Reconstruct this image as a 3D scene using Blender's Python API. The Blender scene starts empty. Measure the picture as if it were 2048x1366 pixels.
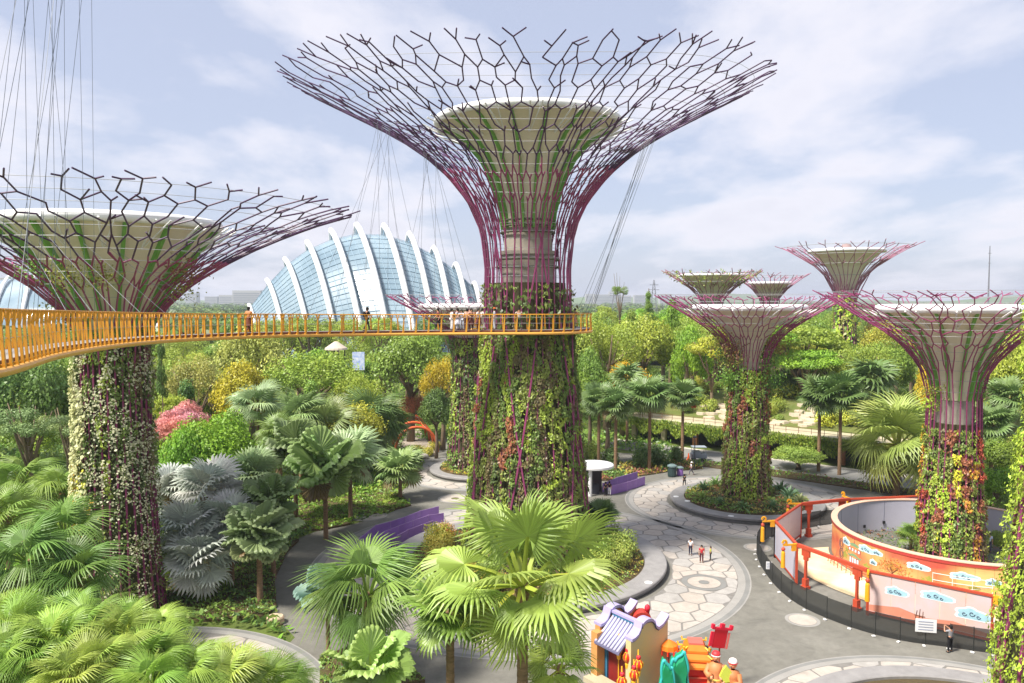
import bpy, bmesh, math, random
import numpy as np
from mathutils import Vector, Matrix
PI = math.pi
rng = np.random.default_rng(11)
random.seed(11)
SC = bpy.context.scene
COL = SC.collection

# ---------------------------------------------------------------- camera, world, sun, exposure
H = 22.0; F = 1550.0; PITCH = math.atan((683 - 598) / F)
CP, SP = math.cos(PITCH), math.sin(PITCH)
cam_d = bpy.data.cameras.new('camera'); cam = bpy.data.objects.new('camera', cam_d); COL.objects.link(cam)
cam.location = (0, 0, H); cam.rotation_euler = (PI / 2 - PITCH, 0, 0)
cam_d.sensor_width = 36; cam_d.lens = 36 * F / 2048; cam_d.clip_start = 0.2; cam_d.clip_end = 20000
SC.camera = cam
SUN_DIR = Vector((-0.55, -0.36, 0.95)).normalized()
world = bpy.data.worlds.new('World'); SC.world = world; world.use_nodes = True
wt = world.node_tree; wn = wt.nodes; wl = wt.links; wn.clear()
def N(tree, typ, **kw):
    n = tree.nodes.new(typ)
    for k, v in kw.items():
        if k.startswith('i_'):
            n.inputs[int(k[2:])].default_value = v
        else:
            setattr(n, k, v)
    return n
w_out = N(wt, 'ShaderNodeOutputWorld'); w_bg = N(wt, 'ShaderNodeBackground')
sky = N(wt, 'ShaderNodeTexSky', sky_type='NISHITA', sun_disc=False)
sky.sun_elevation = math.asin(SUN_DIR.z); sky.sun_rotation = math.atan2(SUN_DIR.x, SUN_DIR.y)
sky.air_density = 1.0; sky.dust_density = 1.2; sky.ozone_density = 1.6
tc = N(wt, 'ShaderNodeTexCoord'); sep = N(wt, 'ShaderNodeSeparateXYZ')
wl.new(tc.outputs['Generated'], sep.inputs[0])
# clouds lie on a plane high above: direction divided by its height
zc = N(wt, 'ShaderNodeMath', operation='MAXIMUM', i_1=0.0); wl.new(sep.outputs[2], zc.inputs[0])
za = N(wt, 'ShaderNodeMath', operation='ADD', i_1=0.22); wl.new(zc.outputs[0], za.inputs[0])
dv = N(wt, 'ShaderNodeVectorMath', operation='DIVIDE'); wl.new(tc.outputs['Generated'], dv.inputs[0])
cmb = N(wt, 'ShaderNodeCombineXYZ')
for k in range(3): wl.new(za.outputs[0], cmb.inputs[k])
wl.new(cmb.outputs[0], dv.inputs[1])
mp = N(wt, 'ShaderNodeMapping'); mp.inputs['Location'].default_value = (5.1, 1.3, 0.0); mp.inputs['Scale'].default_value = (0.95, 0.62, 1.7)
wl.new(dv.outputs[0], mp.inputs[0])
cn = N(wt, 'ShaderNodeTexNoise'); cn.inputs['Scale'].default_value = 1.35; cn.inputs['Detail'].default_value = 12; cn.inputs['Roughness'].default_value = 0.56; cn.inputs['Distortion'].default_value = 0.1
wl.new(mp.outputs[0], cn.inputs['Vector'])
cr = N(wt, 'ShaderNodeValToRGB'); cr.color_ramp.elements[0].position = 0.455; cr.color_ramp.elements[1].position = 0.585
wl.new(cn.outputs['Fac'], cr.inputs[0])
cf = N(wt, 'ShaderNodeMath', operation='MULTIPLY', i_1=0.85); wl.new(cr.outputs[0], cf.inputs[0])
# cloud undersides are a little greyer where they are thick
cr2 = N(wt, 'ShaderNodeValToRGB'); cr2.color_ramp.elements[0].position = 0.52; cr2.color_ramp.elements[1].position = 0.78
cr2.color_ramp.elements[0].color = (7.6, 7.5, 8.1, 1); cr2.color_ramp.elements[1].color = (6.0, 6.0, 6.8, 1)
wl.new(cn.outputs['Fac'], cr2.inputs[0])
# thin veil of high cloud over the whole sky
veil = N(wt, 'ShaderNodeMix', data_type='RGBA'); veil.inputs['Factor'].default_value = 0.68
veil.inputs['B'].default_value = (5.3, 5.7, 7.2, 1)
wl.new(sky.outputs[0], veil.inputs['A'])
mix = N(wt, 'ShaderNodeMix', data_type='RGBA')
wl.new(cf.outputs[0], mix.inputs['Factor']); wl.new(veil.outputs['Result'], mix.inputs['A']); wl.new(cr2.outputs[0], mix.inputs['B'])
wl.new(mix.outputs['Result'], w_bg.inputs[0]); w_bg.inputs[1].default_value = 0.077
wl.new(w_bg.outputs[0], w_out.inputs[0])
sun_d = bpy.data.lights.new('sun', 'SUN'); sun = bpy.data.objects.new('sun', sun_d); COL.objects.link(sun)
sun_d.energy = 4.6; sun_d.angle = math.radians(10); sun_d.color = (1.0, 0.94, 0.85)
sun.rotation_euler = (-SUN_DIR).to_track_quat('-Z', 'Y').to_euler(); sun.location = (0, 0, 300)
vs = SC.view_settings; vs.view_transform = 'Standard'; vs.look = 'None'; vs.gamma = 1; vs.use_curve_mapping = False
vs.exposure = 0.79
cy_ = SC.cycles
SC.render.engine = 'CYCLES'
cy_.use_denoising = True; cy_.max_bounces = 5; cy_.diffuse_bounces = 3; cy_.glossy_bounces = 2; cy_.transmission_bounces = 2; cy_.transparent_max_bounces = 4
cy_.volume_bounces = 0; cy_.sample_clamp_indirect = 6

# ---------------------------------------------------------------- helpers
def ray(px, py):
    a = (px - 1024) / F; b = (683 - py) / F
    return (a, CP + b * SP, -SP + b * CP)
def G(px, py, z=0.0):
    d = ray(px, py); t = (z - H) / d[2]
    return Vector((d[0] * t, d[1] * t, z))
def A(px, py, Y):
    d = ray(px, py); t = Y / d[1]
    return Vector((d[0] * t, Y, H + d[2] * t))
def srgb(r, g, b):
    f = lambda c: (c / 255 / 12.92) if c / 255 <= 0.04045 else ((c / 255 + 0.055) / 1.055) ** 2.4
    return (f(r), f(g), f(b))

MATS = {}
def mat(name, col, rough=0.6, metal=0.0, noise=0.0, nscale=4.0, bump=0.0, col2=None, spec=0.4, coords='Object', stretch=None):
    if name in MATS: return MATS[name]
    m = bpy.data.materials.new(name); m.use_nodes = True; t = m.node_tree; b = t.nodes['Principled BSDF']
    b.inputs['Base Color'].default_value = (*col, 1); b.inputs['Roughness'].default_value = rough; b.inputs['Metallic'].default_value = metal
    b.inputs['Specular IOR Level'].default_value = spec
    if noise or col2 or bump:
        c = N(t, 'ShaderNodeTexCoord'); nz = N(t, 'ShaderNodeTexNoise'); nz.inputs['Scale'].default_value = nscale; nz.inputs['Detail'].default_value = 6; nz.inputs['Roughness'].default_value = 0.6
        src = c.outputs[coords]
        if stretch:
            mp_ = N(t, 'ShaderNodeMapping'); mp_.inputs['Scale'].default_value = stretch; t.links.new(src, mp_.inputs[0]); src = mp_.outputs[0]
        t.links.new(src, nz.inputs['Vector'])
        r = N(t, 'ShaderNodeValToRGB'); r.color_ramp.elements[0].position = 0.3; r.color_ramp.elements[1].position = 0.7
        c2 = col2 or tuple(x * (1 + noise) for x in col)
        c1 = col if col2 else tuple(x * (1 - noise) for x in col)
        r.color_ramp.elements[0].color = (*c1, 1); r.color_ramp.elements[1].color = (*c2, 1)
        t.links.new(nz.outputs['Fac'], r.inputs[0]); t.links.new(r.outputs[0], b.inputs['Base Color'])
        if bump:
            bp = N(t, 'ShaderNodeBump'); bp.inputs['Strength'].default_value = bump; bp.inputs['Distance'].default_value = 0.05
            t.links.new(nz.outputs['Fac'], bp.inputs['Height']); t.links.new(bp.outputs[0], b.inputs['Normal'])
    MATS[name] = m
    return m
def leaf_mat(name, transl=0.3, gloss=0.06, base=None, var=0.25, rough=0.45):
    """leaf shader: colour from the 'tint' attribute (or a base colour), shifted per object"""
    if name in MATS: return MATS[name]
    m = bpy.data.materials.new(name); m.use_nodes = True; t = m.node_tree; t.nodes.clear()
    o = N(t, 'ShaderNodeOutputMaterial')
    if base is None:
        a = N(t, 'ShaderNodeAttribute', attribute_name='tint'); c = a.outputs['Color']
    else:
        a = N(t, 'ShaderNodeRGB'); a.outputs[0].default_value = (*base, 1); c = a.outputs[0]
    oi = N(t, 'ShaderNodeObjectInfo'); hs = N(t, 'ShaderNodeHueSaturation')
    mr = N(t, 'ShaderNodeMapRange'); mr.inputs['To Min'].default_value = 1 - var; mr.inputs['To Max'].default_value = 1 + var
    t.links.new(oi.outputs['Random'], mr.inputs['Value']); t.links.new(mr.outputs[0], hs.inputs['Value'])
    ml = N(t, 'ShaderNodeMath', operation='MULTIPLY', i_1=7.31); fr = N(t, 'ShaderNodeMath', operation='FRACT')
    t.links.new(oi.outputs['Random'], ml.inputs[0]); t.links.new(ml.outputs[0], fr.inputs[0])
    mh = N(t, 'ShaderNodeMapRange'); mh.inputs['To Min'].default_value = 0.5 - 0.025 * var / 0.25; mh.inputs['To Max'].default_value = 0.5 + 0.02 * var / 0.25
    t.links.new(fr.outputs[0], mh.inputs['Value']); t.links.new(mh.outputs[0], hs.inputs['Hue'])
    t.links.new(c, hs.inputs['Color'])
    d = N(t, 'ShaderNodeBsdfDiffuse'); tr = N(t, 'ShaderNodeBsdfTranslucent'); g = N(t, 'ShaderNodeBsdfGlossy'); g.inputs['Roughness'].default_value = rough
    t.links.new(hs.outputs[0], d.inputs[0]); t.links.new(hs.outputs[0], tr.inputs[0])
    x = N(t, 'ShaderNodeMixShader', i_0=transl); t.links.new(d.outputs[0], x.inputs[1]); t.links.new(tr.outputs[0], x.inputs[2])
    y = N(t, 'ShaderNodeMixShader', i_0=gloss); t.links.new(x.outputs[0], y.inputs[1]); t.links.new(g.outputs[0], y.inputs[2])
    t.links.new(y.outputs[0], o.inputs[0])
    MATS[name] = m
    return m

def link(o, parent=None):
    COL.objects.link(o)
    if parent is not None: o.parent = parent
    return o
def obj(name, me, parent=None, kind=None, label=None, loc=None):
    o = bpy.data.objects.new(name, me); link(o, parent)
    if kind: o['kind'] = kind
    if label: o['label'] = label
    if loc is not None: o.location = loc
    return o
def thing(name, label, cat, loc=(0, 0, 0), rz=0.0, group=None):
    o = bpy.data.objects.new(name, None); COL.objects.link(o); o.empty_display_size = 0.5
    o.location = loc; o.rotation_euler = (0, 0, rz); o['label'] = label; o['category'] = cat
    if group: o['group'] = group
    return o
def tag(o, label, cat, group=None):
    o['label'] = label; o['category'] = cat
    if group: o['group'] = group
    return o
def children_of(o): return [c for c in o.children]
def copy_tree(o, loc, rz=0.0, label=None, scale=1.0, rot=None):
    r = o.copy(); COL.objects.link(r); r.location = loc; r.rotation_euler = rot or (0, 0, rz); r.scale = (scale,) * 3 if not isinstance(scale, tuple) else scale
    if label: r['label'] = label
    for ch in o.children:
        c = ch.copy(); COL.objects.link(c); c.parent = r
        for g in ch.children:
            d = g.copy(); COL.objects.link(d); d.parent = c
    return r

class MB:
    """collects shapes for one mesh"""
    def __init__(s): s.v = []; s.f = []; s.m = []
    def add(s, vs, fs, mi=0):
        n = len(s.v); s.v += [tuple(p) for p in vs]; s.f += [tuple(i + n for i in f) for f in fs]; s.m += [mi] * len(fs)
    def box(s, c, sz, rz=0.0, mi=0, M=None):
        x, y, z = sz[0] / 2, sz[1] / 2, sz[2] / 2
        R = M or Matrix.Rotation(rz, 3, 'Z'); c = Vector(c)
        vs = [c + R @ Vector((a * x, b * y, d * z)) for a in (-1, 1) for b in (-1, 1) for d in (-1, 1)]
        s.add(vs, [(0, 1, 3, 2), (4, 6, 7, 5), (0, 4, 5, 1), (2, 3, 7, 6), (0, 2, 6, 4), (1, 5, 7, 3)], mi)
    def tube(s, pts, r, n=6, closed=False, caps=True, mi=0):
        pts = [Vector(p) for p in pts]; k = len(pts); rs = r if isinstance(r, (list, tuple)) else [r] * k
        vs = []; prev = None
        for i, p in enumerate(pts):
            if closed: d = pts[(i + 1) % k] - pts[i - 1]
            else: d = pts[min(i + 1, k - 1)] - pts[max(i - 1, 0)]
            if d.length < 1e-9: d = Vector((0, 0, 1))
            d.normalize()
            if prev is None:
                u = d.cross(Vector((0, 0, 1)) if abs(d.z) < 0.9 else Vector((1, 0, 0)))
            else:
                u = prev - d * prev.dot(d)
                if u.length < 1e-6: u = d.cross(Vector((0, 0, 1)) if abs(d.z) < 0.9 else Vector((1, 0, 0)))
            u.normalize(); prev = u; w = d.cross(u)
            for j in range(n):
                a = 2 * PI * j / n
                vs.append(p + (u * math.cos(a) + w * math.sin(a)) * rs[i])
        fs = []
        for i in range(k if closed else k - 1):
            i2 = (i + 1) % k
            for j in range(n):
                fs.append((i * n + j, i * n + (j + 1) % n, i2 * n + (j + 1) % n, i2 * n + j))
        if caps and not closed:
            fs.append(tuple(range(n - 1, -1, -1))); fs.append(tuple((k - 1) * n + j for j in range(n)))
        s.add(vs, fs, mi)
    def lathe(s, prof, n=32, a0=0.0, a1=2 * PI, c=(0, 0), cap_top=False, cap_bot=False, mi=0):
        full = abs(a1 - a0 - 2 * PI) < 1e-6; m = n if full else n + 1; vs = []
        for (r, z) in prof:
            for j in range(m):
                a = a0 + (a1 - a0) * j / n
                vs.append((c[0] + r * math.cos(a), c[1] + r * math.sin(a), z))
        fs = []
        for i in range(len(prof) - 1):
            for j in range(n):
                j2 = (j + 1) % m
                fs.append((i * m + j, i * m + j2, (i + 1) * m + j2, (i + 1) * m + j))
        if cap_top: fs.append(tuple((len(prof) - 1) * m + j for j in range(m)))
        if cap_bot: fs.append(tuple(range(m - 1, -1, -1)))
        s.add(vs, fs, mi)
    def poly(s, pts, z0, z1, mi=0, bottom=False):
        n = len(pts)
        vs = [(p[0], p[1], z1) for p in pts] + [(p[0], p[1], z0) for p in pts]
        fs = [tuple(range(n))] + [(i, i + n, (i + 1) % n + n, (i + 1) % n) for i in range(n)]
        if bottom: fs.append(tuple(range(2 * n - 1, n - 1, -1)))
        s.add(vs, fs, mi)
    def ico(s, c, r, sub=1, mi=0, sc=(1, 1, 1)):
        bm = bmesh.new(); bmesh.ops.create_icosphere(bm, subdivisions=sub, radius=1)
        vs = [(c[0] + v.co.x * r * sc[0], c[1] + v.co.y * r * sc[1], c[2] + v.co.z * r * sc[2]) for v in bm.verts]
        fs = [tuple(v.index for v in f.verts) for f in bm.faces]; bm.free(); s.add(vs, fs, mi)
    def mesh(s, name, mats, smooth=False):
        me = bpy.data.meshes.new(name); me.from_pydata(s.v, [], s.f)
        for m in (mats if isinstance(mats, (list, tuple)) else [mats]): me.materials.append(m)
        if any(s.m): me.polygons.foreach_set('material_index', s.m)
        if smooth: me.polygons.foreach_set('use_smooth', [True] * len(s.f))
        me.update(); return me
    def build(s, name, mats, parent=None, smooth=False, kind=None, label=None, loc=None):
        return obj(name, s.mesh(name, mats, smooth), parent, kind, label, loc)

def quads_mesh(name, V, m, tint=None, per=4):
    """V (n,per,3) array of faces -> mesh; tint (n,3)"""
    n = len(V); me = bpy.data.meshes.new(name)
    me.vertices.add(n * per); me.vertices.foreach_set('co', np.ascontiguousarray(V, dtype=np.float32).ravel())
    me.loops.add(n * per); me.loops.foreach_set('vertex_index', np.arange(n * per, dtype=np.int32))
    me.polygons.add(n); me.polygons.foreach_set('loop_start', np.arange(0, n * per, per, dtype=np.int32))
    me.update(calc_edges=True); me.validate()
    if tint is not None:
        at = me.attributes.new('tint', 'FLOAT_COLOR', 'POINT')
        c = np.ones((n, per, 4), np.float32); c[:, :, :3] = np.asarray(tint)[:, None, :]
        at.data.foreach_set('color', c.ravel())
    me.materials.append(m); return me
def leaf_quads(P, Nrm, size, aspect=0.5, rg=rng, up=None, fold=0.0):
    """one rhombic leaf at every point, facing its normal"""
    n = len(P); Nrm = Nrm / (np.linalg.norm(Nrm, axis=1, keepdims=True) + 1e-9)
    R = rg.normal(size=(n, 3)) if up is None else np.tile(np.array(up, float), (n, 1)) + rg.normal(size=(n, 3)) * 0.35
    U = np.cross(Nrm, R); U /= np.linalg.norm(U, axis=1, keepdims=True) + 1e-9
    if up is not None:
        U2 = U; U = np.cross(U2, Nrm)
    W = np.cross(Nrm, U)
    s = np.asarray(size).reshape(-1, 1) * 0.5
    V = np.stack([P - U * s, P + W * s * aspect - Nrm * s * fold, P + U * s, P - W * s * aspect - Nrm * s * fold], axis=1)
    return V
def interp(prof, z):
    zs = [p[0] for p in prof]; rs = [p[1] for p in prof]
    return np.interp(z, zs, rs)
# ---------------------------------------------------------------- supertrees
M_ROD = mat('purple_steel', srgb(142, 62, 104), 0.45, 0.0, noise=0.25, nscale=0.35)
M_ROD_BACKLIT = mat('backlit_purple_steel', srgb(72, 44, 78), 0.45, noise=0.2, nscale=0.35)  # darker rod purple for upper canopy rods, their backlit look put into the colour
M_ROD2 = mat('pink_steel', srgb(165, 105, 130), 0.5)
M_HOOP = mat('silver_cable', (0.42, 0.42, 0.44), 0.4, 0.3)
M_FUN = mat('pale_funnel_skin', srgb(224, 214, 192), 0.6, noise=0.06, nscale=0.6)
M_RIM = mat('white_rim_steel', (0.78, 0.78, 0.78), 0.45)
M_RIB = mat('green_fin', srgb(112, 168, 76), 0.5, noise=0.15, nscale=0.8)
M_CORE = mat('concrete_core', srgb(158, 150, 138), 0.85, noise=0.14, nscale=0.9, bump=0.2)
M_SKIN = mat('planting_felt', srgb(70, 66, 42), 0.95, noise=0.4, nscale=1.2, bump=0.4)
M_LEAF = leaf_mat('wall_plants', 0.25, 0.04, var=0.04)
PAL = {k: tuple(min(.75, 2.15 * q) for q in v) for k, v in dict(lime=(0.24, 0.33, 0.035), green=(0.10, 0.19, 0.03), dark=(0.04, 0.09, 0.02), olive=(0.16, 0.17, 0.035), red=(0.26, 0.06, 0.03),
           brown=(0.13, 0.075, 0.03), white=(0.62, 0.62, 0.46), m1=(0.135, 0.165, 0.035), m2=(0.09, 0.135, 0.028), m3=(0.18, 0.235, 0.03), m4=(0.10, 0.085, 0.035), m5=(0.055, 0.08, 0.022), rust=(0.19, 0.075, 0.035), orange=(0.5, 0.2, 0.03), yellow=(0.45, 0.36, 0.03), cream2=(0.30, 0.30, 0.19), cream=(0.33, 0.33, 0.17)).items()}

def catmull(pts, n):
    out = []
    P_ = [pts[0]] + list(pts) + [pts[-1]]
    for i in range(1, len(P_) - 2):
        for k in range(n):
            t = k / n; a, b, c, d = [np.array(P_[i + q], float) for q in (-1, 0, 1, 2)]
            out.append(tuple(0.5 * (2 * b + (c - a) * t + (2 * a - 5 * b + 4 * c - d) * t * t + (3 * b - a - 3 * c + d) * t ** 3)))
    out.append(tuple(pts[-1])); return out

def make_branches(root, prof, n0, levels, rr, m, rg, squash=None, seg=5, z0=0.6, braces=0.5, th0=0.0, up_at=0.7):
    """open honeycomb of steel rods over a surface of revolution; one object per stem"""
    C_ = catmull(prof, 8); zs = np.array([c[0] for c in C_]); rs = np.array([c[1] for c in C_])
    L = np.concatenate([[0], np.cumsum(np.hypot(np.diff(zs), np.diff(rs)))]); Ltot = L[-1]
    def pt(th, s):
        s = min(max(s, 0), Ltot)
        if squash: 
            lim = squash(th); s = s if s < Ltot * 0.55 else Ltot * 0.55 + (s - Ltot * 0.55) * lim
        r = np.interp(s, L, rs); z = np.interp(s, L, zs)
        return (r * math.cos(th), r * math.sin(th), z)
    segs = {i: [] for i in range(n0)}
    sp = 2 * PI / n0
    tips = [(th0 + i * sp + rg.normal() * sp * 0.08, 0.0, i) for i in range(n0)]
    s_prev = 0.0
    for (sf, op) in levels:
        s = sf * Ltot; ds = s - s_prev; new = []
        n = len(tips); spc = 2 * PI / n
        if op in ('s', 'r', 'z'):
            for (th, so, i) in tips:
                j = {'s': 0.04, 'r': 0.16, 'z': 0.22}[op]
                t2 = th + rg.normal() * spc * j; s2 = s + rg.normal() * ds * (0.02 if op == 's' else 0.16)
                segs[i].append((th, so, t2, s2)); new.append((t2, s2, i))
                if op == 'z' and rg.random() < 0.28:
                    sg = 1 if rg.random() < 0.5 else -1; segs[i].append((t2, s2, t2 + sg * spc * (0.3 + 0.35 * rg.random()), s2 + ds * (0.1 + 0.7 * rg.random())))
        elif op == 'd':
            for (th, so, i) in tips:
                for sg in (-1, 1):
                    t2 = th + sg * spc * (0.25 + rg.normal() * 0.05); s2 = s + rg.normal() * ds * 0.2
                    segs[i].append((th, so, t2, s2)); new.append((t2, s2, i))
        elif op == 'f':
            # arms of neighbours meet half way, or one of the two is left out
            for k in range(n):
                a = tips[k]; b = tips[(k + 1) % n]; bt = b[0] + (2 * PI if k == n - 1 else 0)
                tm = (a[0] + bt) / 2 + rg.normal() * spc * 0.08; sm = s + rg.normal() * ds * 0.2
                u = rg.random()
                if u < 0.62:
                    segs[a[2]].append((a[0], a[1], tm, sm)); segs[b[2]].append((bt, b[1], tm, sm)); new.append((tm, sm, a[2]))
                elif u < 0.8:
                    segs[a[2]].append((a[0], a[1], tm, sm)); new.append((tm, sm, a[2]))
                    if rg.random() < 0.5: segs[b[2]].append((bt, b[1], bt - spc * 0.22, b[1] + ds * 0.55))
                else:
                    segs[b[2]].append((bt, b[1], tm, sm)); new.append((tm, sm, b[2]))
                    if rg.random() < 0.5: segs[a[2]].append((a[0], a[1], a[0] + spc * 0.22, a[1] + ds * 0.55))
        elif op == 't':
            for (th, so, i) in tips:
                u = rg.random()
                sides = (-1, 1) if u < 0.62 else ((-1,) if u < 0.8 else (1,))
                for sg in sides:
                    segs[i].append((th, so, th + sg * spc * (0.25 + 0.4 * rg.random()), so + ds * (0.1 + 1.0 * rg.random())))
        if op != 't': tips = new
        s_prev = s
    for i in range(n0):
        mb = MB()
        for (t1, s1, t2, s2) in segs[i]:
            kk = max(1, int(abs(s2 - s1) / 3.5)) if s1 < Ltot * 0.8 else 1
            pts = [pt(t1 + (t2 - t1) * q / kk, s1 + (s2 - s1) * q / kk) for q in range(kk + 1)]
            f = 1.0 - 0.3 * min(1, max(s1, 0) / Ltot)
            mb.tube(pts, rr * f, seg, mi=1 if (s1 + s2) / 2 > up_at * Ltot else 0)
        mb.build('branch', [m, M_ROD_BACKLIT if m is M_ROD else m], root)
    return pt, Ltot

def wall_plants(root, skin, n, size, pal, rg, strips=26, bulge=0.45, bare=0.15, z_lo=None, z_hi=None, name='wall_planting', patch=None, aspect=0.55):
    """leafy skin of climbers in uneven vertical strips"""
    zlo = skin[0][0] if z_lo is None else z_lo; zhi = skin[-1][0] if z_hi is None else z_hi
    names = list(pal.keys()); w = np.array([pal[k] for k in names], float); w /= w.sum()
    nz = 9
    cell = rg.choice(len(names), size=(strips, nz), p=w)
    for i in range(strips):                       # strips run on downwards for a while
        for k in range(1, nz):
            if rg.random() < 0.55: cell[i, k] = cell[i, k - 1]
    ph = rg.random((strips, nz)); out = rg.random((strips, 26)) ** 1.3
    bare_c = rg.random((strips, 26)) < bare
    th = rg.random(n * 2) * 2 * PI; z = zlo + (zhi - zlo) * rg.random(n * 2) ** 0.97
    wob = 0.08 * np.sin(z * 0.9 + th * 3) + 0.05 * np.sin(z * 2.3 + th * 7)
    tt = ((th + wob) / (2 * PI) * strips) % strips; si = tt.astype(int); fr = tt - si
    zz = (z - zlo) / (zhi - zlo + 1e-9); zi = np.clip(((zz + 0.08 * ph[si, 0]) * nz).astype(int), 0, nz - 1); oi = np.clip((zz * 26 + ph[si, 1]).astype(int), 0, 25)
    keep = (~bare_c[si, oi]) | (rg.random(n * 2) < 0.12); keep &= rg.random(n * 2) < 0.62
    if patch is not None: keep &= patch(th, z, rg)
    th, z, si, fr, zi, oi = th[keep], z[keep], si[keep], fr[keep], zi[keep], oi[keep]
    m = len(th)
    r = interp(skin, z) + bulge * out[si, oi] * np.sin(fr * PI) + rg.random(m) * bulge * 0.5
    P_ = np.stack([r * np.cos(th), r * np.sin(th), z], 1)
    nr = np.stack([np.cos(th), np.sin(th), np.full(m, 0.35)], 1) + rg.normal(size=(m, 3)) * 0.55
    base = np.array([PAL[k] for k in names])[cell[si, zi]]
    mixm = rg.random(m) < 0.10
    base[mixm] = np.array([PAL[k] for k in names])[rg.choice(len(names), size=mixm.sum(), p=w)]
    tint = base * (0.75 + 0.5 * rg.random((m, 1)))
    V = leaf_quads(P_, nr, size * (0.5 + 1.0 * rg.random(m) ** 1.5), aspect, rg, up=(0, 0, 1), fold=0.25)
    return obj(name, quads_mesh(name, V, M_LEAF, tint), root, kind='stuff')

def funnel_parts(root, fun, nrib, rim_r, rg, ribs=True, struts=True, rib_w=0.09, seg=64, rib_d=0.35):
    mb = MB(); mb.lathe([(r, z) for z, r in fun] + [(fun[-1][1] - rim_r, fun[-1][0] + rim_r * 0.3), (0.2, fun[-1][0] - 0.4)], seg); mb.build('funnel', M_FUN, root, smooth=False)
    zt, rt = fun[-1]
    mb = MB(); mb.tube([((rt + rim_r * 0.2) * math.cos(a), (rt + rim_r * 0.2) * math.sin(a), zt) for a in np.linspace(0, 2 * PI, seg, endpoint=False)], rim_r, 8, closed=True); mb.build('rim_ring', M_RIM, root, smooth=True)
    if ribs:
        me = None
        for i in range(nrib):
            if me is None:
                mb = MB(); vs = []; k = len(fun)
                for (z, r) in fun:
                    for (dr, dy) in ((-0.05, -rib_w), (rib_d, -rib_w), (rib_d, rib_w), (-0.05, rib_w)): vs.append((r + dr, dy, z))
                fs = []
                for q in range(k - 1):
                    for j in range(4): fs.append((q * 4 + j, q * 4 + (j + 1) % 4, q * 4 + 4 + (j + 1) % 4, q * 4 + 4 + j))
                fs += [(3, 2, 1, 0), tuple((k - 1) * 4 + j for j in range(4))]
                mb.add(vs, fs); me = mb.mesh('rib', M_RIB)
            o = obj('rib', me, root); o.rotation_euler = (0, 0, 2 * PI * (i + 0.5) / nrib)
    if struts:
        mb = MB()
        a = len(fun) - 3
        p0 = Vector((fun[a][1] + 0.2, 0, fun[a][0])); p1 = Vector((rt + 1.2, 0.0, zt - (zt - fun[a][0]) * 0.1))
        mb.tube([p0, p1], 0.07, 5); mb.tube([p0 + Vector((0, 0.05, 0)), p1 + Vector((0, 0.9, 0))], 0.05, 5)
        me = mb.mesh('strut', M_RIM)
        for i in range(nrib):
            o = obj('strut', me, root); o.rotation_euler = (0, 0, 2 * PI * i / nrib)

def hoops(root, pt, Ltot, fracs, r=0.016, seg=48, m=None):
    for f in fracs:
        mb = MB(); mb.tube([pt(a, f * Ltot) for a in np.linspace(0, 2 * PI, seg, endpoint=False)], r, 4, closed=True); mb.build('hoop', m or M_HOOP, root)

def lv(*a): return list(a)
def pairs(s, a, b):
    o = []
    while s + a + b < 0.985: o += [(s + a, 'f'), (s + a + b, 'z')]; s += a + b
    return o + [(min(1.0, s + 0.03), 't')]
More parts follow.
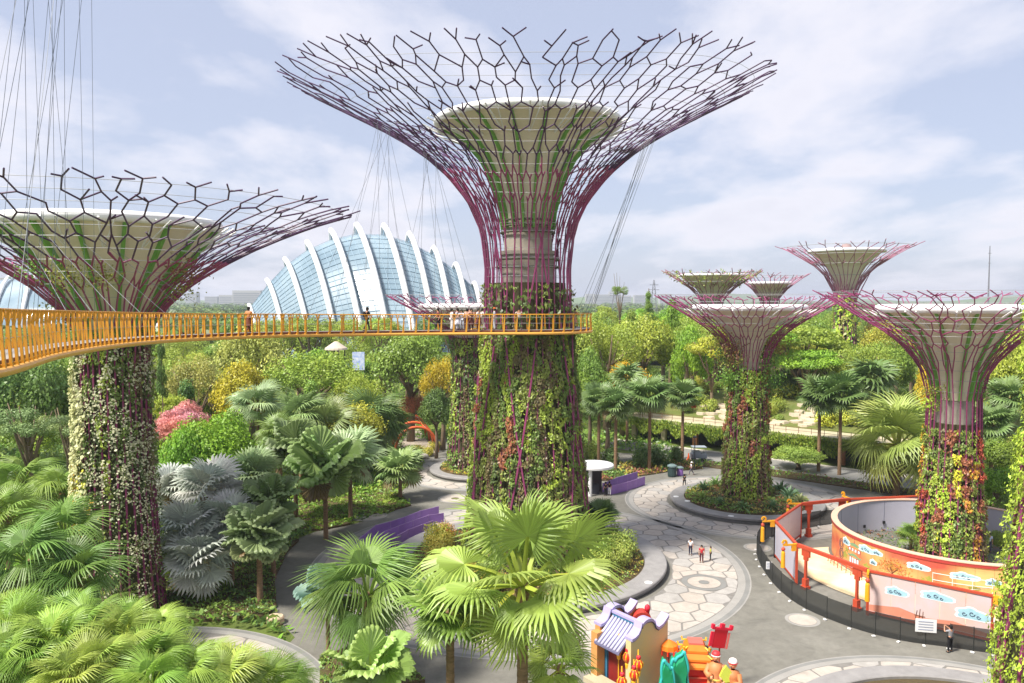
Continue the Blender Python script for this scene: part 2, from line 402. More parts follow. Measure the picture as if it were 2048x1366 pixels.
# --- the tall one in the middle
T1 = (1.3, 64.0)
def supertree_main():
    rg = np.random.default_rng(5)
    t = thing('supertree', 'tallest purple steel supertree with wide branching canopy and thick planted trunk behind the yellow walkway', 'supertree', (*T1, 0))
    skin = [(0.4, 5.3), (3, 4.95), (6, 4.65), (10, 4.25), (14, 3.95), (19, 3.5), (23.3, 3.35)]
    mb = MB(); mb.lathe([(r - 0.25, z) for z, r in skin] + [(2.2, 23.35)], 40); mb.build('planted_trunk', M_SKIN, t)
    mb = MB(); mb.lathe([(2.15, 23.0), (2.15, 25.6), (2.3, 25.6), (2.3, 25.9), (1.95, 25.9), (1.95, 27.8)], 32); mb.build('core', M_CORE, t)
    for z, r in ((24.6, 2.6), (25.2, 2.55), (27.4, 2.2), (27.9, 2.15), (28.35, 2.2)):
        mb = MB(); mb.tube([(r * math.cos(a), r * math.sin(a), z) for a in np.linspace(0, 2 * PI, 32, endpoint=False)], 0.09, 5, closed=True); mb.build('collar', mat('dark_collar', srgb(90, 92, 74), 0.7), t)
    fun = [(27.7, 1.9), (29, 2.05), (30.5, 2.45), (32, 3.0), (33.4, 3.75), (34.6, 4.8), (35.5, 6.0), (36.2, 7.3)]
    funnel_parts(t, fun, 16, 0.32, rg)
    mb = MB()
    for i in range(10):
        a = 0.4 + i * 0.55
        mb.box((5.2 * math.cos(a), 5.2 * math.sin(a), 36.75), (2.2, 0.9, 0.12), a, M=Matrix.Rotation(a, 3, 'Z') @ Matrix.Rotation(0.35, 3, 'Y'))
    mb.build('solar_panels', mat('solar_glass', (0.02, 0.025, 0.05), 0.2), t)
    prof = [(0.3, 5.35), (6, 4.75), (12, 4.15), (19, 3.6), (23, 3.5), (26, 3.62), (28.5, 4.2), (30.2, 5.15), (32.2, 6.8), (34.2, 9.2), (35.9, 12.0), (37.5, 15.1), (39.0, 18.1), (39.9, 19.9)]
    cam_a = math.atan2(-T1[1], -T1[0])
    sq = lambda th: 1 - 0.17 * max(0, math.cos(th - cam_a)) ** 2
    levels = [(0.10, 's'), (0.24, 's'), (0.38, 's'), (0.5, 's'), (0.55, 'r'), (0.585, 'd'), (0.62, 'r')] + pairs(0.62, 0.019, 0.031)
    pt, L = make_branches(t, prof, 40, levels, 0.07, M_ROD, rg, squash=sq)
    mb = MB()                                                    # slanting braces over the planting
    for i in range(13):
        th = i * 2 * PI / 13 + rg.normal() * 0.1; z0 = 1 + 5 * rg.random(); dz = 12 + 5 * rg.random(); d = (0.35 + 0.25 * rg.random()) * (1 if i % 2 else -1)
        pts = []
        for q in range(6):
            z = z0 + dz * q / 5; r = float(interp(skin, z)) + 0.28; pts.append((r * math.cos(th + d * q / 5), r * math.sin(th + d * q / 5), z))
        mb.tube(pts, 0.08, 5)
    for i in range(12):
        th = i * 2 * PI / 12; d = 0.3 * (1 if i % 2 else -1)
        mb.tube([pt(th + d * q / 4, (0.44 + 0.12 * q / 4) * L) for q in range(5)], 0.08, 5)
    mb.build('brace', M_ROD, t)
    hoops(t, pt, L, [0.49, 0.505, 0.52, 0.535, 0.55, 0.565, 0.58, 0.6, 0.62, 0.64, 0.66, 0.68, 0.70, 0.725, 0.75, 0.775, 0.8, 0.825, 0.85, 0.875, 0.9, 0.925, 0.95])
    wall_plants(t, skin, 60000, 0.24, dict(m1=4, m2=3.5, m3=2.4, m4=2.2, m5=2, rust=0.5), rg, strips=40, bulge=0.4, bare=0.14, z_hi=19.2)
    wall_plants(t, skin, 3000, 0.34, dict(m1=3, m2=3, m4=2.5, m5=3), rg, strips=22, bulge=0.6, bare=0.6, z_lo=19.0, z_hi=23.2, name='upper_planting')
    return pt, L
PT1, L1 = supertree_main()

def small_supertree(label, cx, cy, zf, R, ztop, trunk, fun, n0, levels, rr, pal, nleaf, lsize, seed, rod=None, ribs=True, nrib=12, rim=0.3, hoopn=10, bare=0.15, flare=None, sprout=None, patch=None, rod_out=0.08, strips=22, hr=0.016, th0=0.0, prof_up=None, struts=True, z_hi=None, bulge=0.4, rim_seg=48, skin_r=0.2, rib_d=0.3):
    rg = np.random.default_rng(seed)
    t = thing('supertree', label, 'supertree', (cx, cy, 0))
    mb = MB(); mb.lathe([(max(0.3, r - skin_r), z) for z, r in trunk] + [(fun[0][1] * 0.9, trunk[-1][0] + 0.02)], 32); mb.build('planted_trunk', M_SKIN, t)
    zt = trunk[-1][0]
    if fun[0][0] > zt - 0.3:
        mb = MB(); mb.lathe([(fun[0][1] * 0.97, zt - 0.5), (fun[0][1] * 0.97, fun[0][0] + 0.3)], 24); mb.build('core', M_CORE, t)
    funnel_parts(t, fun, nrib, rim, rg, ribs=ribs, struts=struts, seg=rim_seg, rib_w=0.10, rib_d=rib_d)
    prof = [(z, r + rod_out) for z, r in trunk] + prof_up
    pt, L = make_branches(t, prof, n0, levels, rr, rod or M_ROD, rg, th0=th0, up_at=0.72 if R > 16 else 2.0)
    hoops(t, pt, L, np.linspace(0.5, 0.95, hoopn), hr, 36)
    wall_plants(t, trunk, nleaf, lsize, pal, rg, strips=strips, bulge=bulge, bare=bare, z_hi=z_hi, patch=patch)
    if sprout:                                     # tufts of climbers among the lower branches
        P_ = []; c = []
        for (th, s, rad, n, colr) in sprout:
            p = np.array(pt(th, s * L)); q = rg.normal(size=(n, 3)) * rad * np.array([1, 1, 0.75]); P_.append(p + q); c += [PAL[colr]] * n
        P_ = np.concatenate(P_); V = leaf_quads(P_, rg.normal(size=(len(P_), 3)) + np.array([0, 0, 0.4]), lsize * (0.6 + 0.7 * rg.random(len(P_))), 0.55, rg)
        obj('climber_tuft', quads_mesh('climber_tuft', V, M_LEAF, np.array(c) * (0.7 + 0.6 * rg.random((len(P_), 1)))), t, kind='stuff')
    return t, pt, L

def leftpatch(th, z, rg): return (z > 9) | (rg.random(len(th)) < 0.5)
# left: thirty metre tree with white flowers
TL = A(243, 1200, 53); TL = (TL.x, 53.0)
t2, PT2, L2 = small_supertree('supertree on the left with pale green ribbed funnel and white flowering trunk', TL[0], TL[1], 0, 17, 28.4,
    [(0.3, 2.75), (4, 2.45), (9, 2.2), (14, 2.05), (18.5, 2.05), (20.2, 2.25)],
    [(18.8, 1.9), (20.2, 2.2), (21.5, 2.75), (22.8, 3.5), (24.0, 4.35), (25.2, 5.3), (26.2, 6.1), (27.0, 6.8)],
    31, [(0.12, 's'), (0.3, 's'), (0.46, 's'), (0.53, 'r'), (0.58, 'd'), (0.63, 'r')] + pairs(0.63, 0.024, 0.04), 0.07,
    dict(m1=3, m2=4, m5=3, m3=1.5, m4=1.5), 26000, 0.22, 21, nrib=16, bare=0.22, rim=0.36, hoopn=14, rod_out=0.1, bulge=0.42, strips=24, rib_d=0.4, th0=0.1, patch=leftpatch,
    prof_up=[(21.3, 3.3), (22.6, 4.6), (24.0, 6.6), (25.5, 9.3), (26.8, 12.2), (27.8, 14.8), (28.5, 17.2)],
    sprout=[(-1.55, 0.66, 0.6, 260, 'olive'), (-1.2, 0.66, 0.5, 220, 'olive'), (-1.9, 0.68, 0.45, 120, "green"), (-0.35, 0.68, 0.6, 260, 'brown'), (-0.1, 0.63, 0.6, 220, "olive"), (-2.6, 0.55, 0.7, 240, 'dark'), (-3.0, 0.58, 0.5, 160, 'olive')])
rg = np.random.default_rng(77)
def flowers(root, skin, n, size, colr, z_lo, z_hi, clus, th_lo=-PI, th_hi=PI, out=0.35, name='flowers'):
    k = clus; cth = rg.uniform(th_lo, th_hi, k); cz = rg.uniform(z_lo, z_hi, k); i = rg.integers(0, k, n)
    th = cth[i] + rg.normal(size=n) * 0.10; z = np.clip(cz[i] + rg.normal(size=n) * 0.55, z_lo - 1, z_hi + 0.6)
    r = interp(skin, z) + out + rg.random(n) * 0.35
    P_ = np.stack([r * np.cos(th), r * np.sin(th), z], 1); nr = np.stack([np.cos(th), np.sin(th), np.full(n, 0.5)], 1) + rg.normal(size=(n, 3)) * 0.5
    V = leaf_quads(P_, nr, size * (0.6 + 0.8 * rg.random(n)), 0.85, rg)
    obj(name, quads_mesh(name, V, M_LEAF, np.array([PAL[colr]]) * (0.75 + 0.35 * rg.random((n, 1)))), root, kind='stuff')
skL = [(0.3, 2.75), (4, 2.45), (9, 2.2), (14, 2.05), (18.5, 2.05), (20.2, 2.25)]
flowers(t2, skL, 4200, 0.165, 'cream2', 9.0, 18.6, 100, out=0.22)
flowers(t2, skL, 900, 0.14, 'cream2', 2.0, 10.5, 26, -1.9, -0.2)
flowers(t2, skL, 2600, 0.22, 'cream', 8.0, 18.0, 44, 2.7, 4.3, out=0.45, name='lime_fringe')
flowers(t2, skL, 420, 0.18, 'orange', 2.0, 10.5, 16, -2.6, -1.7)
flowers(t2, skL, 260, 0.18, 'yellow', 5.0, 11.0, 8, -2.7, -1.6)

# right, inside the painted round wall
T3 = (37.3, 65.0)
lv3 = [(0.14, 's'), (0.32, 's'), (0.48, 's'), (0.55, 'r'), (0.60, 'd'), (0.65, 'r')] + pairs(0.65, 0.025, 0.042)
fun25 = [(13.6, 1.45), (15.2, 1.75), (16.8, 2.2), (18.2, 2.85), (19.6, 3.7), (20.5, 4.75), (21.2, 5.9)]
up25 = [(14.6, 2.1), (16.0, 2.6), (17.5, 3.6), (19.0, 5.2), (20.4, 7.4), (21.9, 9.8), (23.3, 12.3)]
t3, PT3, L3 = small_supertree('supertree rising inside the painted round wall with red and orange plants on its trunk', T3[0], T3[1], 0, 12, 22.6,
    [(0.3, 2.55), (4, 2.3), (8, 2.05), (11.6, 1.9)], fun25, 27, lv3, 0.06,
    dict(rust=2.6, m4=1.2, m1=2.8, m3=3, lime=1, yellow=0.6, m2=2, red=0.9, orange=0.3), 20000, 0.24, 31, nrib=12, bare=0.15, rim=0.34, hoopn=14, rod_out=0.15, prof_up=up25, z_hi=11.2,
    sprout=[(-2.9, 0.5, 0.5, 200, 'olive'), (-3.1, 0.46, 0.5, 200, 'lime'), (-0.6, 0.5, 0.5, 160, 'green')])
# middle right, in its own round planter
T4 = (25.2, 82.5)
t4, PT4, L4 = small_supertree('supertree in the round planter before the vine covered terrace with ivy climbing into its canopy', T4[0], T4[1], 0, 11, 22.6,
    [(0.3, 2.45), (4, 2.2), (8, 2.0), (12, 1.9), (14.5, 1.9)], [(14.2, 1.0), (16, 1.3), (17.8, 1.9), (19.2, 2.9), (20.3, 4.2), (21.1, 5.6)], 27, lv3, 0.06,
    dict(rust=2.4, m4=1.6, m1=3.5, m3=3, m2=2.2, red=0.3), 17000, 0.27, 41, nrib=12, bare=0.12, rim=0.32, ribs=False, hoopn=10, rod_out=0.12,
    prof_up=[(16.0, 2.3), (17.6, 3.1), (19.0, 4.6), (20.4, 6.7), (21.8, 9.0), (23.2, 11.2)],
    sprout=[(a, s, 0.85, 420, c) for a, s, c in ((-2.8, 0.55, 'olive'), (-2.6, 0.6, 'brown'), (-3.0, 0.65, 'olive'), (-2.5, 0.5, 'green'), (-0.4, 0.55, 'green'), (-0.2, 0.62, 'olive'), (-0.6, 0.5, 'green'), (0.1, 0.6, 'brown'), (-2.9, 0.48, 'green'), (-0.5, 0.46, 'dark'), (3.1, 0.58, 'dark'), (0.4, 0.58, 'dark'))])
# behind the tall one
T5 = (-5.2, 97.5)
t5, PT5, L5 = small_supertree('supertree half hidden behind the tall one with hanging green vines and low pink canopy', T5[0], T5[1], 0, 11.7, 22.8,
    [(0.3, 2.9), (4, 2.6), (8, 2.35), (12, 2.2), (14.5, 2.2), (17.2, 2.45)], [(16.6, 1.7), (17.8, 2.2), (19.4, 3.2), (20.5, 4.6), (21.1, 6.2)], 27, lv3, 0.06,
    dict(m2=4, m3=2.5, m5=3, m1=2, m4=1.5), 9000, 0.36, 51, nrib=12, bare=0.14, rim=0.32, ribs=False, hoopn=8, rod_out=0.1,
    prof_up=[(18.0, 3.3), (19.2, 5.0), (20.6, 7.2), (21.9, 9.6), (23.2, 11.9)])
# three far ones above the forest on the right
lvf = [(0.2, 's'), (0.45, 's'), (0.56, 'd'), (0.67, 'f'), (0.76, 'z'), (0.84, 'f'), (0.92, 'z'), (1.0, 't')]
t6, PT6, L6 = small_supertree('far supertree with pale tall funnel and small round cabin on its top', 73.0, 170, 0, 15, 34.2,
    [(0.3, 3.2), (8, 2.6), (16, 2.2), (23, 2.1)], [(23.2, 1.9), (25, 2.2), (27, 2.9), (29, 4.0), (30.8, 5.6), (32.4, 7.6)], 18, lvf, 0.11,
    dict(green=3, lime=3, olive=3, brown=0.6), 2600, 0.8, 61, rod=M_ROD2, ribs=False, rim=0.4, hoopn=6, hr=0.05, struts=False, prof_up=[(25, 3.0), (27, 4.2), (29, 6.2), (31, 9.2), (32.8, 12.2), (34.0, 15.2)])
mb = MB(); mb.lathe([(0.9, 32.2), (1.1, 33.2), (0.9, 33.9), (0.0, 34.1)], 14); mb.build('cabin', mat('dusty_cabin', srgb(150, 130, 130), 0.7), t6)
t7, PT7, L7 = small_supertree('far supertree with dry yellow creepers spread over its flat canopy', 47.7, 185, 0, 12, 29,
    [(0.3, 2.8), (8, 2.3), (15, 2.0), (20, 1.9)], [(20, 1.7), (22, 2.2), (24, 3.4), (26, 5.4), (27.6, 7.6)], 16, lvf, 0.12,
    dict(green=3, olive=3, brown=1), 2400, 0.5, 62, rod=M_ROD2, ribs=False, rim=0.3, hoopn=5, hr=0.05, struts=False, prof_up=[(21.8, 2.6), (23.5, 4.0), (25.4, 6.4), (27.2, 9.2), (28.9, 12.0)],
    sprout=[(a, 0.80 + 0.16 * ((k * 7) % 5) / 4, 0.33, 12, ('olive', 'm3', 'm4')[k % 3]) for k, a in enumerate(np.linspace(0, 2 * PI, 90, endpoint=False))])
t8, PT8, L8 = small_supertree('farthest supertree, small and pale pink, half hidden behind the creeper topped one', 73.0, 220, 0, 10.6, 29.2,
    [(0.3, 2.6), (8, 2.1), (15, 1.9), (20.5, 1.8)], [(20.5, 1.7), (22.5, 2.3), (24.5, 3.6), (26.5, 5.6)], 16, lvf, 0.12,
    dict(green=3, olive=3, brown=1), 1200, 0.8, 63, rod=M_ROD2, ribs=False, rim=0.35, hoopn=5, hr=0.05, struts=False, prof_up=[(22.6, 2.8), (24.4, 4.4), (26.4, 6.8), (28.0, 9.0), (29.2, 11.0)])
# close by on the right: only its planted trunk comes into view
t9, PT9, L9 = small_supertree('close supertree trunk at the right edge, thick with bright green and yellow leaves', 27.95, 34.0, 0, 12, 52,
    [(0.3, 5.3), (5, 5.0), (10, 4.6), (15, 4.25), (20, 3.95), (26, 3.8), (34, 3.7)], [(34, 2.2), (37, 2.8), (40, 3.8), (43, 5.4), (45, 7)], 22,
    [(0.12, 's'), (0.3, 's'), (0.5, 's'), (0.68, 's'), (0.76, 'd'), (0.84, 'f'), (0.92, 'z'), (1, 't')], 0.09,
    dict(m3=5, m1=3, lime=2, yellow=0.5, m2=2), 38000, 0.2, 71, rim=0.3, hoopn=3, rod_out=0.15, strips=40, prof_up=[(37, 4.4), (40, 6.2), (43, 9), (45, 12)], bulge=0.6, z_hi=22, bare=0.06)
# ---------------------------------------------------------------- ground, plaza, paving
M_SOIL = mat('garden_ground', srgb(78, 92, 40), 0.95, nscale=0.25, col2=srgb(104, 120, 50), bump=0.3)
M_ASPH = mat('grey_asphalt', (0.125, 0.12, 0.108), 0.8, nscale=0.16, col2=(0.205, 0.198, 0.178), bump=0.0)
def worn(name, c1, c2, stain, joint=0.0):
    m = bpy.data.materials.new(name); m.use_nodes = True; t = m.node_tree; b = t.nodes['Principled BSDF']; b.inputs['Roughness'].default_value = 0.85; b.inputs['Specular IOR Level'].default_value = 0.25
    g = N(t, 'ShaderNodeNewGeometry'); n1 = N(t, 'ShaderNodeTexNoise'); n1.inputs['Scale'].default_value = 0.13; n1.inputs['Detail'].default_value = 8; n1.inputs['Roughness'].default_value = 0.65
    n2 = N(t, 'ShaderNodeTexNoise'); n2.inputs['Scale'].default_value = 1.7; n2.inputs['Detail'].default_value = 10; n2.inputs['Roughness'].default_value = 0.7
    n3 = N(t, 'ShaderNodeTexNoise'); n3.inputs['Scale'].default_value = 0.45; n3.inputs['Detail'].default_value = 5; n3.inputs['Distortion'].default_value = 1.5
    for n in (n1, n2, n3): t.links.new(g.outputs['Position'], n.inputs['Vector'])
    r = N(t, 'ShaderNodeValToRGB'); r.color_ramp.elements[0].position = 0.34; r.color_ramp.elements[1].position = 0.66; r.color_ramp.elements[0].color = (*c1, 1); r.color_ramp.elements[1].color = (*c2, 1); t.links.new(n1.outputs['Fac'], r.inputs[0])
    r2 = N(t, 'ShaderNodeValToRGB'); r2.color_ramp.elements[0].position = 0.56; r2.color_ramp.elements[1].position = 0.74; t.links.new(n3.outputs['Fac'], r2.inputs[0]); ml = N(t, 'ShaderNodeMath', operation='MULTIPLY', i_1=0.55); t.links.new(r2.outputs[0], ml.inputs[0])
    x = N(t, 'ShaderNodeMix', data_type='RGBA'); x.inputs['B'].default_value = (*stain, 1); t.links.new(ml.outputs[0], x.inputs['Factor']); t.links.new(r.outputs[0], x.inputs['A'])
    mr = N(t, 'ShaderNodeMapRange'); mr.inputs['From Min'].default_value = 0.3; mr.inputs['From Max'].default_value = 0.7; mr.inputs['To Min'].default_value = 0.86; mr.inputs['To Max'].default_value = 1.14; t.links.new(n2.outputs['Fac'], mr.inputs['Value'])
    y = N(t, 'ShaderNodeMix', data_type='RGBA', blend_type='MULTIPLY'); y.inputs['Factor'].default_value = 1; t.links.new(x.outputs['Result'], y.inputs['A']); t.links.new(mr.outputs[0], y.inputs['B']); t.links.new(y.outputs['Result'], b.inputs['Base Color'])
    MATS[name] = m; return m
M_ASPH = worn('worn_asphalt', (0.14, 0.135, 0.115), (0.22, 0.212, 0.185), (0.105, 0.102, 0.09))
M_GROUT = mat('grey_grout', (0.20, 0.19, 0.175), 0.85, noise=0.2, nscale=1.5)
M_STONE = worn('pale_stone', (0.39, 0.355, 0.315), (0.48, 0.44, 0.395), (0.27, 0.25, 0.22))
M_STONE2 = worn('pale_stone_warm', (0.39, 0.345, 0.30), (0.48, 0.435, 0.385), (0.29, 0.26, 0.225))
M_STONE3 = worn('pale_stone_cool', (0.33, 0.315, 0.295), (0.42, 0.40, 0.375), (0.25, 0.24, 0.22))
M_BAND = mat('band_concrete', (0.30, 0.29, 0.27), 0.8, noise=0.10, nscale=0.7)
M_BAND2 = mat('dark_band_concrete', (0.21, 0.21, 0.20), 0.8, noise=0.12, nscale=0.7)
M_KERB = mat('granite_kerb', (0.27, 0.26, 0.255), 0.6, noise=0.14, nscale=1.4)
M_MULCH = mat('bark_mulch', srgb(74, 62, 40), 0.95, nscale=2.5, col2=srgb(92, 78, 48), bump=0.5)
S_ = 9000
mb = MB(); mb.add([(-S_, -400, -0.02), (S_, -400, -0.02), (S_, S_, -0.02), (-S_, S_, -0.02)], [(0, 1, 2, 3)]); mb.build('ground', M_SOIL, kind='structure')
left_edge = [(590, 1275), (548, 1230), (545, 1150), (570, 1100), (600, 1075), (640, 1060), (700, 1050), (770, 1030), (820, 1008), (800, 985), (830, 960), (850, 930), (838, 905), (800, 895)]
pl = [(-16, 30), (-15, 44)] + [tuple(G(*p)[:2]) for p in left_edge] + [(-16, 118), (-9, 122), (0, 118), (10, 112), (24, 107), (40, 101), (60, 92), (75, 84), (75, 30)]
mb = MB(); mb.add([(x, y, 0.0) for x, y in pl], [tuple(range(len(pl) - 1, -1, -1))])
me = mb.mesh('plaza', M_ASPH)
bm = bmesh.new(); bm.from_mesh(me); bmesh.ops.triangulate(bm, faces=bm.faces[:]); bmesh.ops.recalc_face_normals(bm, faces=bm.faces[:]); bm.to_mesh(me); bm.free()
obj('plaza', me, kind='structure')

def disc(name, c, r0, r1, z, m, n=96, a0=0, a1=2 * PI, parent=None, kind='structure'):
    mb = MB(); full = abs(a1 - a0 - 2 * PI) < 1e-6; k = n if full else n + 1
    vs = []
    for j in range(k):
        a = a0 + (a1 - a0) * j / n; vs.append((c[0] + r0 * math.cos(a), c[1] + r0 * math.sin(a), z)); vs.append((c[0] + r1 * math.cos(a), c[1] + r1 * math.sin(a), z))
    fs = [(2 * j, 2 * j + 1, 2 * ((j + 1) % k) + 1, 2 * ((j + 1) % k)) for j in range(n)]
    mb.add(vs, fs); return mb.build(name, m, parent, kind=kind if parent is None else None)
def clip(poly, nx, ny, d):
    out = []
    for i in range(len(poly)):
        a, b = poly[i], poly[(i + 1) % len(poly)]; da = a[0] * nx + a[1] * ny - d; db = b[0] * nx + b[1] * ny - d
        if da <= 0: out.append(a)
        if (da < 0 < db) or (db < 0 < da):
            t = da / (da - db); out.append((a[0] + (b[0] - a[0]) * t, a[1] + (b[1] - a[1]) * t))
    return out
def stones(c, r0, r1, cell, gap, rg, keep=None, drains=()):
    """irregular polygon slabs between two radii"""
    pts = []; n = int(r1 / cell) + 2
    for i in range(-n, n + 1):
        for j in range(-n - 2, n + 3):
            x = (i + 0.5 * (j % 2)) * cell + rg.normal() * cell * 0.125; y = j * cell * 0.866 + rg.normal() * cell * 0.125; pts.append((x, y))
    P_ = np.array(pts); res = []
    for k, (x, y) in enumerate(pts):
        rr = math.hypot(x, y)
        if rr > r1 + 0.3 * cell or rr < r0 - 0.3 * cell: continue
        d = np.hypot(P_[:, 0] - x, P_[:, 1] - y); nb = np.argsort(d)[1:13]
        pol = [(x - cell * 2, y - cell * 2), (x + cell * 2, y - cell * 2), (x + cell * 2, y + cell * 2), (x - cell * 2, y + cell * 2)]
        for q in nb:
            dx, dy = P_[q, 0] - x, P_[q, 1] - y; L = math.hypot(dx, dy); dx /= L; dy /= L
            pol = clip(pol, dx, dy, x * dx + y * dy + L / 2 - gap / 2)
            if len(pol) < 3: break
        if len(pol) < 3: continue
        for a in np.linspace(0, 2 * PI, 72, endpoint=False):
            pol = clip(pol, math.cos(a), math.sin(a), r1)
            if len(pol) < 3: break
        if len(pol) < 3: continue
        if r0 > 0.1:
            a = math.atan2(y, x)
            for da in (-0.09, 0, 0.09):
                pol = clip(pol, -math.cos(a + da), -math.sin(a + da), -r0)
                if len(pol) < 3: break
        if len(pol) < 3: continue
        for (dx_, dy_, dr) in drains:
            vx, vy = x - dx_ , y - dy_; L = math.hypot(vx, vy) or 1; vx /= L; vy /= L
            pol = clip(pol, -vx, -vy, -(dx_ * vx + dy_ * vy + dr))
            if len(pol) < 3: break
        if len(pol) < 3: continue
        area = 0.5 * abs(sum(pol[i][0] * pol[(i + 1) % len(pol)][1] - pol[(i + 1) % len(pol)][0] * pol[i][1] for i in range(len(pol))))
        if area < 0.25: continue
        w = [(p[0] + c[0], p[1] + c[1]) for p in pol]
        if keep and not keep(x + c[0], y + c[1]): continue
        res.append(w)
    return res
def paving(c, r0, r1, cell, rg, keep=None, drains=(), band=1.0):
    base = disc('paving', c, max(r0, 0.01), r1, 0.004, M_GROUT)
    disc('border_band', c, r1 - band, r1, 0.012, M_BAND, parent=base); disc('border_band', c, r1 - band * 0.45, r1 - band * 0.12, 0.016, M_BAND2, parent=base)
    for w in stones(c, r0, r1 - band - 0.06, cell, 0.13, rg, keep, drains):
        mb = MB(); ctr = (sum(p[0] for p in w) / len(w), sum(p[1] for p in w) / len(w))
        ins = [(ctr[0] + (p[0] - ctr[0]) * 0.985, ctr[1] + (p[1] - ctr[1]) * 0.985) for p in w]; n = len(w); h = 0.02 + 0.012 * rg.random()
        mb.add([(p[0], p[1], h) for p in ins] + [(p[0], p[1], 0.004) for p in w], [tuple(range(n))] + [(i, i + n, (i + 1) % n + n, (i + 1) % n) for i in range(n)])
        mb.build('paving_stone', [M_STONE, M_STONE2, M_STONE3][rg.integers(0, 3)], base)
    return base
rg = np.random.default_rng(3)
vis = lambda x, y: y > 42 and abs(x) < 0.70 * y
C1 = (1.3, 64.0); DR = G(1408, 1165)
p_main = paving(C1, 11.9, 18.0, 1.85, rg, vis, drains=[(DR.x - C1[0], DR.y - C1[1], 1.75)])
for r0, r1, z, m in ((1.3, 1.7, 0.02, M_BAND2), (0.42, 1.25, 0.026, M_STONE2), (0.02, 0.38, 0.03, M_BAND2)):
    disc('drain_ring', (DR.x, DR.y), r0, r1, z, m, 40, parent=p_main)
C4 = (25.2, 82.5); p4_ = paving(C4, 8.3, 12.9, 1.7, rg, vis, band=0.9)
CB = (-21.5, 39.0); pb_ = paving(CB, 6, 12.0, 2.2, rg, lambda x, y: y > 42.5 and x > -23.5, band=0.9)
CR = (22.5, 34.5); pr_ = paving(CR, 10.0, 12.3, 1.9, rg, lambda x, y: y > 40, band=0.8)
C5 = (-4.2, 98.0); p5_ = paving(C5, 6.6, 10.3, 1.9, rg, lambda x, y: y < 104, band=0.8)
C3 = (37.5, 65.0); p3_ = paving(C3, 13.0, 23.0, 2.0, rg, lambda x, y: (y > 74 and x < 46 and y < 87 and math.hypot(x - C4[0], y - C4[1]) > 13.3) or (math.hypot(x - C3[0], y - C3[1]) < 15.8 and x < 34 and y > 60), band=0.8) if False else None
def planter(c, ro, ri, h, soil, name='round_planter', label='', parent=None):
    t = thing(name, label, 'planter', (c[0], c[1], 0))
    mb = MB(); mb.lathe([(ro - 0.25, 0), (ro - 0.25, 0.12), (ro, 0.3), (ro, h - 0.06), (ro - 0.06, h), (ri + 0.05, h), (ri, h - 0.05), (ri, h - 0.3)], 128); mb.build('kerb', M_KERB, t, smooth=False)
    mb = MB(); mb.lathe([(ri + 0.02, h - 0.2), (ri * 0.8, h + soil * 0.5), (ri * 0.5, h + soil), (0.1, h + soil)], 48); mb.build('soil', M_MULCH, t, smooth=True)
    return t
pl1 = planter(C1, 11.5, 9.7, 0.55, 0.5, label='large round granite planter kerb around the tallest supertree')
pl4 = planter(C4, 8.0, 6.5, 0.55, 0.5, label='round granite planter kerb around the supertree before the vine terrace')
pl5 = planter(C5, 6.3, 5.0, 0.55, 0.4, label='small granite planter kerb around the half hidden supertree behind')
plr = planter(CR, 9.9, 8.6, 0.55, 0.4, label='round planter kerb at the foot of the close trunk on the right edge')
# round light medallions let into the asphalt and little white covers on the kerbs
def medallion(p, r, label, drain=True):
    t = thing('floor_medallion', label, 'paving disc', (p.x, p.y, 0), group='pale round medallions in the asphalt')
    disc('rim_band', (0, 0), r - 0.22, r, 0.008, M_BAND, 48, parent=t); disc('disc', (0, 0), 0.01, r - 0.24, 0.014, M_STONE2, 48, parent=t)
    if drain: disc('drain_cover', (0, 0), 0.01, 0.42, 0.02, mat('iron_drain', srgb(92, 78, 62), 0.7), 24, parent=t)
medallion(G(1605, 1240), 1.15, 'pale round medallion in the asphalt before the black mesh fence', False)
medallion(G(735, 1031), 2.0, 'pale round medallion with iron drain beside the palm bed')
medallion(G(910, 997), 1.9, 'pale round medallion with iron drain beyond the purple queue fence')
medallion(G(1515, 1095), 1.2, 'pale round medallion half under the mesh fence corner', False)
M_WHITE = mat('white_paint', (0.75, 0.75, 0.75), 0.5)
for (px, py) in ((1297, 1165), (1352, 993), (1462, 1032), (1375, 1002)):
    p = G(px, py, 0.55); mb = MB(); mb.lathe([(0.30, 0.55), (0.29, 0.575), (0.0, 0.58)], 20, c=(p.x, p.y)); o = mb.build('kerb_light', M_WHITE)
    tag(o, 'flat round white light set into ' + {1297: 'the big kerb right of the centre palm', 1352: 'the left end of the kerb before the terrace planter', 1462: 'the near side of the terrace planter kerb', 1375: 'the terrace planter kerb, second from its left'}[px], 'light', 'round lights set into the planter kerbs')
# bed of the silver palms, bed left of the plaza
def bed(name, label, outline, h=0.18, m=None):
    pts = [tuple(G(*p)[:2]) for p in outline]; mb = MB(); mb.poly(pts, 0, h); o = mb.build(name, m or M_MULCH); tag(o, label, 'planting bed'); return pts
BED1 = bed('planting_bed', 'mulched planting bed under the silver palms with a low hedge', [(330, 1248), (440, 1242), (530, 1236), (553, 1215), (549, 1160), (575, 1105), (598, 1082), (560, 1060), (450, 1060), (340, 1100)])
BED2 = bed('planting_bed', 'mulched bed under the fan palms left of the purple fence', [(588, 1060), (640, 1062), (700, 1050), (712, 1030), (770, 1026), (822, 1012), (800, 990), (700, 985), (600, 1000)])
BED3 = bed('planting_bed', 'mulched bed at the foot of the centre foreground palms', [(640, 1320), (690, 1300), (800, 1310), (850, 1366), (640, 1390)])
